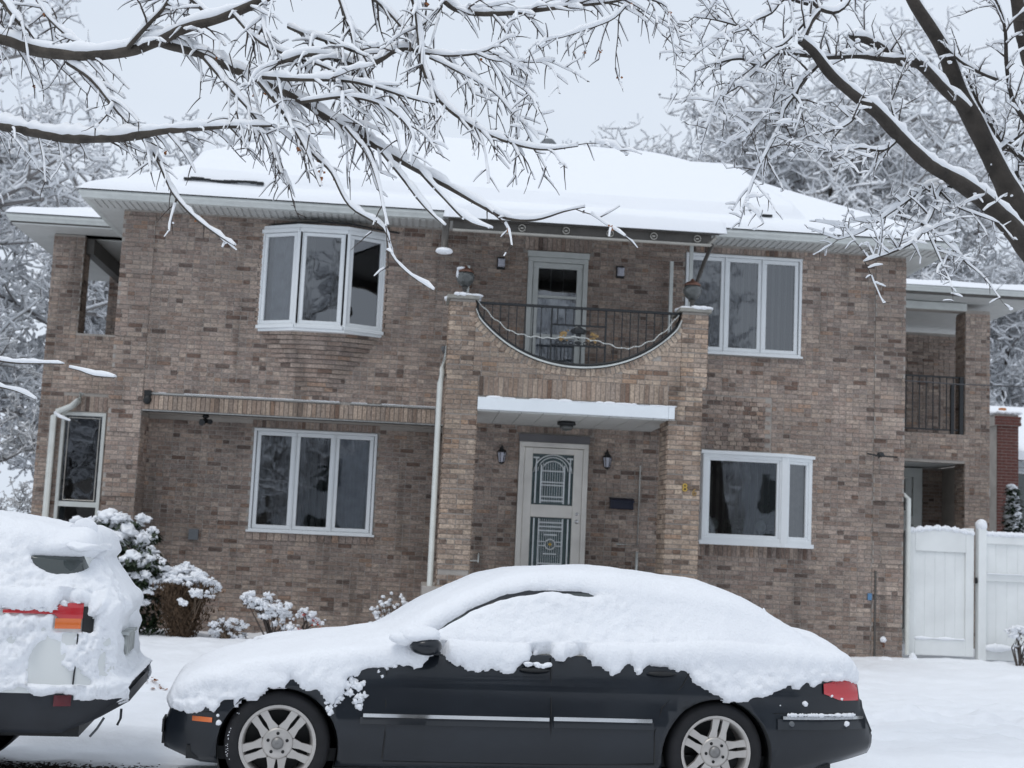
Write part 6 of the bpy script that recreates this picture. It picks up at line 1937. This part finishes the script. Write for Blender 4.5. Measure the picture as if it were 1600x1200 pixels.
LIMBS_RIGHT = [
    [(6.433, -8.6, 2.397, 0.1451), (5.812, -9.022, 3.445, 0.1244), (5.352, -9.271, 3.984, 0.1058), (5.02, -9.412, 4.219, 0.0925), (4.832, -9.502, 4.382, 0.0878), (4.583, -9.61, 4.555, 0.0712), (4.306, -9.719, 4.691, 0.0627), (3.965, -9.846, 4.803, 0.0503), (3.68, -9.974, 4.987, 0.0459), (3.463, -10.073, 5.123, 0.0455), (3.254, -10.161, 5.218, 0.0376), (3.046, -10.253, 5.326, 0.039), (2.876, -10.343, 5.464, 0.0344), (2.749, -10.4, 5.524, 0.0299)],
    [(5.632, -8.7, 4.107, 0.1199), (5.313, -8.784, 4.519, 0.1108), (5.096, -8.852, 4.874, 0.102), (4.883, -8.914, 5.189, 0.0847), (4.709, -8.968, 5.466, 0.0802), (4.564, -9.012, 5.683, 0.0758), (4.439, -9.06, 5.945, 0.0631), (4.281, -9.11, 6.192, 0.0545), (4.089, -9.161, 6.434, 0.0502), (3.982, -9.2, 6.634, 0.0459)],
    [(4.596, -9.1, 5.531, 0.0437), (4.415, -9.169, 5.631, 0.0434), (4.213, -9.251, 5.759, 0.0431), (4.05, -9.313, 5.838, 0.041), (3.831, -9.38, 5.82, 0.0284), (3.525, -9.477, 5.796, 0.0211), (3.195, -9.583, 5.723, 0.0185), (2.929, -9.67, 5.694, 0.0183), (2.738, -9.734, 5.678, 0.0182), (2.639, -9.779, 5.569, 0.0154), (2.554, -9.808, 5.531, 0.0135), (2.439, -9.851, 5.555, 0.0117), (2.244, -9.919, 5.49, 0.0089), (2.025, -10.0, 5.372, 0.0053)],
    [(4.103, -9.2, 5.882, 0.0434), (3.926, -9.27, 5.861, 0.0383), (3.759, -9.349, 5.916, 0.0356), (3.563, -9.437, 5.958, 0.033), (3.411, -9.5, 5.945, 0.0281)],
    [(2.749, -10.4, 5.514, 0.0256), (2.842, -10.338, 5.707, 0.0215), (2.923, -10.296, 5.832, 0.0195), (2.842, -10.257, 5.914, 0.0174), (2.745, -10.2, 6.06, 0.0149)],
    [(2.922, -10.3, 5.83, 0.0173), (3.031, -10.271, 5.819, 0.0156), (3.13, -10.244, 5.879, 0.0131), (3.228, -10.2, 6.045, 0.0132)],
    [(2.831, -10.3, 5.854, 0.0147), (2.62, -10.392, 5.842, 0.0129), (2.506, -10.461, 5.704, 0.011), (2.368, -10.529, 5.607, 0.0093), (2.301, -10.572, 5.521, 0.0084), (2.099, -10.668, 5.42, 0.0058), (1.863, -10.8, 5.208, 0.0041)],
    [(2.766, -10.4, 5.647, 0.0128), (2.689, -10.433, 5.553, 0.0111), (2.592, -10.471, 5.456, 0.0093), (2.502, -10.5, 5.414, 0.0068)],
    [(2.979, -10.2, 5.452, 0.0174), (2.818, -10.263, 5.27, 0.0147), (2.724, -10.309, 5.121, 0.0129), (2.647, -10.345, 5.014, 0.0111), (2.591, -10.403, 4.807, 0.0093), (2.464, -10.481, 4.554, 0.0084), (2.354, -10.563, 4.282, 0.0066), (2.305, -10.6, 4.164, 0.0041)],
    [(2.698, -10.4, 5.099, 0.0085), (2.76, -10.432, 5.008, 0.0076), (2.744, -10.462, 4.899, 0.0059), (2.697, -10.5, 4.76, 0.0042)],
    [(4.302, -9.6, 4.738, 0.023), (4.135, -9.684, 4.636, 0.0228), (4.069, -9.748, 4.51, 0.0163), (3.962, -9.838, 4.339, 0.0143), (3.831, -9.942, 4.152, 0.0115), (3.579, -10.075, 4.006, 0.0087), (3.337, -10.2, 3.9, 0.0069)],
    [(3.918, -9.9, 4.286, 0.0089), (3.961, -9.938, 4.136, 0.008), (4.014, -9.979, 3.976, 0.0053), (4.042, -10.0, 3.898, 0.0035)],
    [(4.129, -9.7, 4.621, 0.0091), (4.279, -9.7, 4.498, 0.0073), (4.609, -9.7, 4.397, 0.0046)],
    [(6.054, -8.4, 5.082, 0.0977), (5.624, -8.477, 5.754, 0.0753), (5.406, -8.531, 6.265, 0.0664), (5.293, -8.566, 6.609, 0.062), (5.235, -8.6, 6.956, 0.0575)],
    [(5.212, -9.0, 5.415, 0.0245), (5.026, -9.066, 5.64, 0.0195), (4.934, -9.13, 5.898, 0.0175), (4.877, -9.206, 6.211, 0.0146), (4.797, -9.258, 6.413, 0.0116), (4.693, -9.3, 6.56, 0.0097)],
    [(4.878, -8.9, 5.164, 0.0246), (5.069, -8.846, 5.337, 0.0199), (5.235, -8.8, 5.478, 0.018)],
    [(4.868, -9.1, 5.818, 0.0166), (4.683, -9.134, 5.868, 0.0146), (4.497, -9.169, 5.939, 0.0116), (4.36, -9.2, 6.032, 0.0077)],
    [(3.351, -10.1, 5.183, 0.0149), (3.22, -10.198, 4.989, 0.0113), (3.043, -10.288, 4.873, 0.0086), (2.813, -10.4, 4.774, 0.0059)],
    [(3.707, -9.9, 4.985, 0.0179), (3.543, -10.004, 4.839, 0.0133), (3.294, -10.135, 4.799, 0.0105), (2.993, -10.3, 4.691, 0.0068)],
    [(3.823, -9.8, 4.944, 0.0136), (3.729, -9.762, 5.161, 0.0118), (3.712, -9.728, 5.384, 0.0091), (3.8, -9.7, 5.562, 0.0064)],
    [(2.678, -10.0, 5.565, 0.0133), (2.408, -10.207, 5.286, 0.0104), (2.173, -10.388, 5.056, 0.0085), (1.99, -10.6, 4.73, 0.0058)],
    [(2.812, -10.0, 5.544, 0.0107), (2.73, -10.133, 5.283, 0.0087), (2.509, -10.329, 4.949, 0.0068), (2.302, -10.5, 4.685, 0.0042)],
    [(2.319, -10.5, 5.55, 0.0084), (2.058, -10.617, 5.559, 0.0075), (1.874, -10.7, 5.537, 0.005)],
    [(4.248, -9.6, 4.762, 0.0184), (3.97, -9.698, 4.611, 0.0136), (3.696, -9.807, 4.408, 0.0099), (3.428, -9.915, 4.21, 0.0071), (3.198, -10.0, 4.1, 0.0044)],
    [(3.897, -9.9, 4.295, 0.0116), (4.106, -9.9, 4.153, 0.0089), (4.262, -9.9, 4.008, 0.0062), (4.366, -9.9, 3.937, 0.0044)],
    [(5.235, -8.8, 5.216, 0.0199), (4.972, -8.866, 5.382, 0.0149), (4.764, -8.944, 5.662, 0.0128), (4.625, -9.0, 5.865, 0.0098)],
    [(5.446, -8.6, 5.823, 0.0255), (5.23, -8.684, 5.248, 0.0201), (5.233, -8.754, 4.763, 0.0149), (5.294, -8.8, 4.468, 0.0099)],
]
# ------------------------------------------------------------------ trees
def catmull(P, step=.05):
    P = [np.array(p, float) for p in P]; out = []
    Q = [2 * P[0] - P[1]] + P + [2 * P[-1] - P[-2]]
    for k in range(1, len(Q) - 2):
        a, b_, c_, d = Q[k - 1], Q[k], Q[k + 1], Q[k + 2]
        n = max(2, int(np.linalg.norm(c_[:3] - b_[:3]) / step))
        for t in np.arange(n) / n:
            out.append(.5 * ((2 * b_) + (-a + c_) * t + (2 * a - 5 * b_ + 4 * c_ - d) * t * t + (-a + 3 * b_ - 3 * c_ + d) * t ** 3))
    out.append(P[-1])
    o = np.array(out); o[:, 3] = np.maximum(o[:, 3], .002)
    return o


def ridge(mb, P, rd, thick=1.0, gaps=.12, n=6, hexp=.9, wmul=1.0):
    """snow lying along the top of a limb P[(x,y,z,r)]"""
    D = np.gradient(P[:, :3], axis=0); L_ = np.linalg.norm(D, axis=1); D /= np.maximum(L_[:, None], 1e-9)
    hz = np.sqrt(np.clip(1 - D[:, 2] ** 2, 0, 1))
    run = []; mb_s = mb.smooth; mb.smooth = True
    ph = rd.uniform(0, 100)
    nz = vnoise(np.stack([P[:, 0] * 9 + ph, P[:, 1] * 9, P[:, 2] * 9], 1), 3)
    nz2 = vnoise(np.stack([P[:, 0] * 26 + ph, P[:, 1] * 26, P[:, 2] * 26], 1), 5)
    rings = []
    def flush():
        nonlocal rings
        if len(rings) > 1:
            for q, w in zip(rings[:-1], rings[1:]):
                for j in range(n): mb.face((q[j], q[(j + 1) % n], w[(j + 1) % n], w[j]))
            mb.face(rings[0]); mb.face(rings[-1][::-1])
        rings = []
    N_ = len(P)
    for k in range(N_):
        r = P[k, 3]; h = (.0145 + .55 * min(r, .05)) * thick * (hz[k] ** hexp) * (1 + .5 * nz[k] + .5 * nz2[k])
        if h < .0035 or (nz[k] < -1 + gaps * 2 and r < .02): flush(); continue
        endt = min(k, N_ - 1 - k); h *= min(1, .5 + endt * .35)
        w = (r * .84 + .0075 * thick) * wmul * (1 + .25 * nz2[k]) * (.5 + .5 * hz[k])
        d = D[k]; a = np.cross(d, (0, 0, 1)); la = np.linalg.norm(a); a = a / la if la > .05 else np.array([1., 0, 0]); u = np.cross(a, d)
        c = P[k, :3] + u * (r * .55 + h * .55)
        rings.append([mb.pt(tuple(c + a * math.cos(2 * PI * j / n) * w + u * math.sin(2 * PI * j / n) * (h * .75 + r * .3))) for j in range(n)])
    flush(); mb.smooth = mb_s


def twig(rd, p, d, ln, r0, grav, wob=.24, seg=.055):
    n = max(4, int(ln / seg)); P = []; p = np.array(p, float); d = np.array(d, float); d /= np.linalg.norm(d)
    for k in range(n + 1):
        P.append((p[0], p[1], p[2], r0 * (1 - .75 * k / n) + .0008))
        d = d + np.array([rd.gauss(0, wob), rd.gauss(0, wob), rd.gauss(0, wob) - grav]) * .35; d /= np.linalg.norm(d); p = p + d * ln / n
    return np.array(P)


def rand_side(rd, D, spread, up):
    D = np.array(D)
    v = np.array([rd.gauss(0, 1), rd.gauss(0, 1), rd.gauss(0, 1)]); v -= v.dot(D) * D; v /= np.linalg.norm(v) + 1e-9
    return D * (1 - spread) + v * spread + np.array([0, 0, up])


def street_tree(name, label, limbs, barkm, seed, dens1, dens2, len1, len2, grav, nmain, base, thick=1.0, clump=0.0, spur=0.0, leafn=0, lenlow=.25, up=0.0, skip=(), spr=(.35, .95), tw2=.0042, zcut=-9.):
    rd = random.Random(seed)
    root = empty(name, base); tag(root, label, 'tree')
    bk = MB(); small = MB(); sn = MB(); lf = MB()
    big = [catmull(L) for L in limbs]
    for k, P in enumerate(big):
        P[:, :3] += np.stack([vnoise(P[:, :3] * 3 + k, 1), vnoise(P[:, :3] * 3 + k, 2), vnoise(P[:, :3] * 3 + k, 3)], 1) * .012
        P[:, 3] *= 1 + .10 * vnoise(P[:, :3] * 8, 4)
        t = MB(); t.tube([tuple(q[:3]) for q in P], list(P[:, 3]), 10 if P[0, 3] > .02 else 7)
        t.build('branch', barkm, root)
        ridge(sn, P, rd, thick * 1.25, .05, 8)
    lvl1 = []
    for k, P in enumerate(big):
        if k in skip: continue
        acc = 0
        for j in range(2, len(P)):
            st = np.linalg.norm(P[j, :3] - P[j - 1, :3]); acc += st * dens1 * (1.0 if P[j, 3] < .035 else .55)
            while acc > rd.random():
                acc -= 1
                D = P[j, :3] - P[j - 1, :3]; D /= np.linalg.norm(D) + 1e-9
                d = rand_side(rd, D, rd.uniform(*spr), up + rd.uniform(-.35, .25))
                tw_ = twig(rd, P[j, :3], d, rd.uniform(lenlow, 1) * len1, min(.0085, P[j, 3] * .6), grav * rd.uniform(.2, 1.3))
                if tw_[:, 2].min() < zcut and rd.random() < .88: continue
                lvl1.append(tw_)
    lvl2 = []
    for P in lvl1:
        acc = rd.random()
        for j in range(1, len(P)):
            acc += np.linalg.norm(P[j, :3] - P[j - 1, :3]) * dens2
            while acc > 1:
                acc -= 1
                D = P[j, :3] - P[j - 1, :3]; D /= np.linalg.norm(D) + 1e-9
                lvl2.append(twig(rd, P[j, :3], rand_side(rd, D, rd.uniform(.4, .9), up + rd.uniform(-.3, .3)), rd.uniform(.3, 1) * len2, tw2, grav * rd.uniform(0, 1.4)))
    for P in lvl1:
        small.tube([tuple(q[:3]) for q in P], list(P[:, 3]), 5, caps=False); ridge(sn, P, rd, thick * rd.uniform(.8, 1.7), .27, 6, 1.1)
    for P in lvl2:
        small.tube([tuple(q[:3]) for q in P], list(P[:, 3]), 4, caps=False); ridge(sn, P, rd, thick * rd.uniform(.5, 1.0), .30, 5, 1.3)
        if clump and rd.random() < clump:
            q = P[-1]; s_ = rd.uniform(.010, .022); sn.blob((q[0], q[1], q[2] + s_ * .4), s_ * 1.2, s_ * 1.2, s_ * .8, 0, .3, int(q[0] * 99) % 50)
    if spur:                                          # short spurs along the twigs
        for P in big + lvl1:
            for j in range(1, len(P)):
                if P[j, 3] < .022 and rd.random() < spur:
                    a = rd.uniform(0, 6.28); l_ = rd.uniform(.008, .026); q = P[j, :3]
                    small.tube([tuple(q), (q[0] + l_ * math.cos(a), q[1] + l_ * math.sin(a) * .6, q[2] + l_ * rd.uniform(-1, .6))], [.0028, .002], 3, caps=False)
                    if rd.random() < .3: sn.blob((q[0] + l_ * math.cos(a), q[1], q[2] + .008), .010, .010, .008, 0, .3, j)
    for k in range(leafn):
        P = rd.choice(big + lvl1[:len(lvl1) // 2]); q = P[rd.randrange(len(P)), :3]
        for j in range(rd.randint(1, 5)):
            c = q + np.array([rd.gauss(0, .009), rd.gauss(0, .009), rd.gauss(-.006, .010)]); s_ = rd.uniform(.006, .016); a = rd.uniform(0, 6.28)
            lf.poly([tuple(c + np.array([s_ * math.cos(a + t), s_ * .5 * math.sin(t * 2 + a), s_ * math.sin(a + t)])) for t in (0, 1.57, 3.14, 4.71)])
    small.build('twigs', M['twig'], root)['kind'] = 'stuff'
    sn.build('snow', M['snow_twig'], root)['kind'] = 'stuff'
    if leafn: lf.build('dry_leaves', M['leaf_dry'], root)['kind'] = 'stuff'
    # trunk off to the side of the picture
    return root


left = street_tree('street_tree', 'near tree reaching in from upper left with drooping snow-lined branches and dry orange leaves', LIMBS_LEFT, M['bark'], 3,
                   12.0, 9.0, .52, .20, .38, 3, (-5.6, -8.9, 0), thick=1.0, spur=.5, up=-.22, spr=(.2, .6), lenlow=.2, zcut=4.0, leafn=34, skip=(21, 22, 23))
t = MB(); x0, y0, z0 = LIMBS_LEFT[0][0][:3]; x1, y1, z1 = LIMBS_LEFT[2][0][:3]
t.tube([(x0 - .9, y0 + .2, 0), (x0 - .75, y0 + .15, 1.2), (x0 - .5, y0 + .1, 2.6), (x0 - .1, y0, z0 - .15), (x0 - .05, y0, z0 + 2.2)], [.30, .24, .20, .17, .10], 14)
t.tube([(x0 - .62, y0 + .1, 2.2), (x1 - .2, y1, z1 - .25), (x1, y1, z1)], [.14, .12, .10], 10)
t.build('trunk', M['bark'], left)

right = street_tree('street_tree', 'near dark-barked tree leaning in from the right edge with heavy snow along its limbs', LIMBS_RIGHT, M['bark_red'], 8,
                    17.0, 16.0, .38, .115, .10, 3, (6.6, -8.4, 0), thick=.95, clump=.12, spur=.15, tw2=.003, leafn=0, up=.12, skip=(0, 1, 13))
t = MB(); x0, y0, z0 = LIMBS_RIGHT[0][0][:3]
t.tube([(x0 + .75, y0 + .1, 0), (x0 + .55, y0 + .05, .8), (x0 + .1, y0, z0 - .3), (x0, y0, z0 + .1), (LIMBS_RIGHT[13][0][0], LIMBS_RIGHT[13][0][1], LIMBS_RIGHT[13][0][2])], [.36, .28, .20, .19, .12], 14)
t.build('trunk', M['bark_red'], right)


def seg_mesh(P0, P1, R0, R1, n):
    D = P1 - P0; L_ = np.linalg.norm(D, axis=1, keepdims=True); D = D / np.maximum(L_, 1e-9)
    ref = np.where(np.abs(D[:, 2:3]) < .9, np.array([[0, 0, 1.]]), np.array([[1., 0, 0]]))
    A = np.cross(D, ref); A /= np.linalg.norm(A, axis=1, keepdims=True); B = np.cross(A, D)
    th = np.arange(n) * 2 * PI / n
    ring = A[:, None, :] * np.cos(th)[None, :, None] + B[:, None, :] * np.sin(th)[None, :, None]
    V = np.concatenate([P0[:, None] + ring * R0[:, None, None], P1[:, None] + ring * R1[:, None, None]], 1)
    m_ = len(P0); base = (np.arange(m_) * 2 * n)[:, None]
    j = np.arange(n); F = np.stack([j, (j + 1) % n, (j + 1) % n + n, j + n], 1)
    return V.reshape(-1, 3), (base[:, :, None] + F[None]).reshape(-1, 4)


def far_tree(label, base, H, spread, seed, group, upw=.55, n1=11, n2=8, n3=7, n4=5, twr=.011, snr=.030, trunk_r=.22):
    rd = np.random.default_rng(seed)
    root = empty('tree', base); tag(root, label, 'tree', group)
    segs = []
    def run(p, d, ln, r0, r1, k, wob, g):
        P = [p]; d = d / np.linalg.norm(d)
        for _ in range(k):
            p = p + d * ln / k; P.append(p); d = d + rd.normal(0, wob, 3) + np.array([0, 0, g]); d /= np.linalg.norm(d)
        R_ = np.linspace(r0, r1, k + 1)
        for i in range(k): segs.append((P[i], P[i + 1], R_[i], R_[i + 1]))
        return P
    b0 = np.array(base, float)
    T = run(b0, np.array([rd.normal(0, .05), rd.normal(0, .05), 1.]), H * .75, trunk_r, .06, 8, .07, .1)
    nt_ = len(segs)
    tip = H / 14.0
    for _ in range(n1):
        q = T[rd.integers(2, 9)]; a = rd.uniform(0, 2 * PI); el = rd.uniform(.1, .95)
        P1_ = run(q, np.array([math.cos(a), math.sin(a), el]), rd.uniform(.6, 1) * spread, .09, .03, 7, .16, .06)
        for _ in range(n2):
            q = P1_[rd.integers(1, 8)]; v = rd.normal(0, 1, 3); v[2] = abs(v[2]) * upw + .1
            P2_ = run(q, v, rd.uniform(.5, 1) * spread * .45, .035, .014, 5, .2, .05)
            for _ in range(n3):
                q = P2_[rd.integers(1, 6)]; v = rd.normal(0, 1, 3) + np.array([0, 0, upw * .6])
                P3_ = run(q, v, rd.uniform(.5, 1) * .95 * tip, .018, twr, 3, .25, .03)
                for _ in range(n4):
                    q = P3_[rd.integers(1, 4)]; v = rd.normal(0, 1, 3) + np.array([0, 0, upw * .5])
                    run(q, v, rd.uniform(.4, 1) * .40 * tip, twr, twr * .6, 2, .25, .0)
    P0 = np.array([s[0] for s in segs]); P1 = np.array([s[1] for s in segs]); R0 = np.array([s[2] for s in segs]); R1 = np.array([s[3] for s in segs])
    V, F = seg_mesh(P0[:nt_], P1[:nt_], R0[:nt_], R1[:nt_], 8); np_mesh('trunk', V, F, M['bark'], True, parent=root)
    V, F = seg_mesh(P0[nt_:], P1[nt_:], R0[nt_:], R1[nt_:], 3); np_mesh('crown', V, F, M['twig_far'], False, parent=root)['kind'] = 'stuff'
    D = P1 - P0; L_ = np.linalg.norm(D, axis=1); hz = np.sqrt(np.clip(1 - (D[:, 2] / L_) ** 2, 0, 1))
    keep = (hz > .22) & (rd.random(len(hz)) < .93)
    th = snr * (.45 + .75 * rd.random(len(hz))) * (.35 + .65 * hz) + R0 * .25
    off = np.zeros_like(P0); off[:, 2] = R0 + th * .55
    V, F = seg_mesh((P0 + off)[keep], (P1 + off)[keep], th[keep], (th * .8)[keep], 4)
    np_mesh('snow', V, F, M['snow_twig'], False, parent=root)['kind'] = 'stuff'
    return root


def copy_tree(root, loc, rz, sc_, label, group):
    r = root.copy(); COL.objects.link(r); r.location = loc; r.rotation_euler = (0, 0, rz); r.scale = (sc_, sc_, sc_); r['label'] = label; r['group'] = group
    for ch in list(root.children):
        c = ch.copy(); COL.objects.link(c); c.parent = r
    return r


g1 = 'snow-covered trees behind the house'
g2 = 'snow-covered trees left of the house'
ta = far_tree('broad snow-frosted tree rising behind the middle of the right roof slope', (12.6, 24, .2), 19.5, 6.4, 1, g1, n1=20, n2=11, n3=9, n4=6, twr=.011, snr=.052)
tb = far_tree('wide snow-covered tree behind the left porch, its dark limbs showing beside the brick pillar', (-11.5, 9, .2), 12.5, 5.6, 2, g2, n1=19, n2=11, n3=9, n4=6, twr=.0075, snr=.042)
td = far_tree('narrow frosted treetop standing alone over the roof ridge, right of the roof vent', (6.3, 30, .2), 19.5, 1.8, 4, g1, n1=10, n2=6, n3=6, n4=5, trunk_r=.15, snr=.036)
copy_tree(ta, (16.6, 25, .2), 2.1, .93, 'snow-frosted tree behind the right end of the roof, behind the leaning near limb', g1)
copy_tree(ta, (10.0, 26, .2), 4.0, .86, 'snow-frosted tree at the left end of the row behind the roof ridge', g1)
copy_tree(ta, (20.5, 27, .2), 1.0, .72, 'low frosted tree above the right porch roof', g1)
copy_tree(ta, (27.5, 32, .2), 5.0, .80, 'distant frosted tree past the right corner, above the chimney', g1)
copy_tree(tb, (-8.0, 14, .2), 2.5, .95, 'snow-covered tree seen through the opening of the left porch', g2)
copy_tree(tb, (-14.5, 17, .2), 4.4, 1.0, 'tall snow-covered tree at the far left edge', g2)
copy_tree(tb, (-5.6, 22, .2), 1.2, .95, 'snow-covered tree behind the left slope of the roof', g2)
copy_tree(tb, (-9.6, 5.0, .2), 3.5, .52, 'low snow-covered tree at the left edge beside the brick pillar', g2)
# trees across the street: only their reflections in the windows show
copy_tree(tb, (-8.6, 3.2, -.6), 0.7, .26, 'small snow-buried sapling at the far left edge, above the white car', g2)
copy_tree(tb, (-7.4, 4.6, -.6), 2.9, .24, 'low snowy sapling against the foot of the left brick pillar', g2)
g3 = 'trees across the street reflected in the windows'
for k, (x, y, rz_, s_) in enumerate(((-6, -33, 1., 1.0), (3.5, -36, 2.2, .95), (10, -32, 4.1, 1.05), (-14, -34, 5.2, 1.1))):
    copy_tree(tb, (x, y, 0), rz_, s_, 'bare tree across the street, mirrored in the house windows', g3)
bpy.context.view_layer.update()
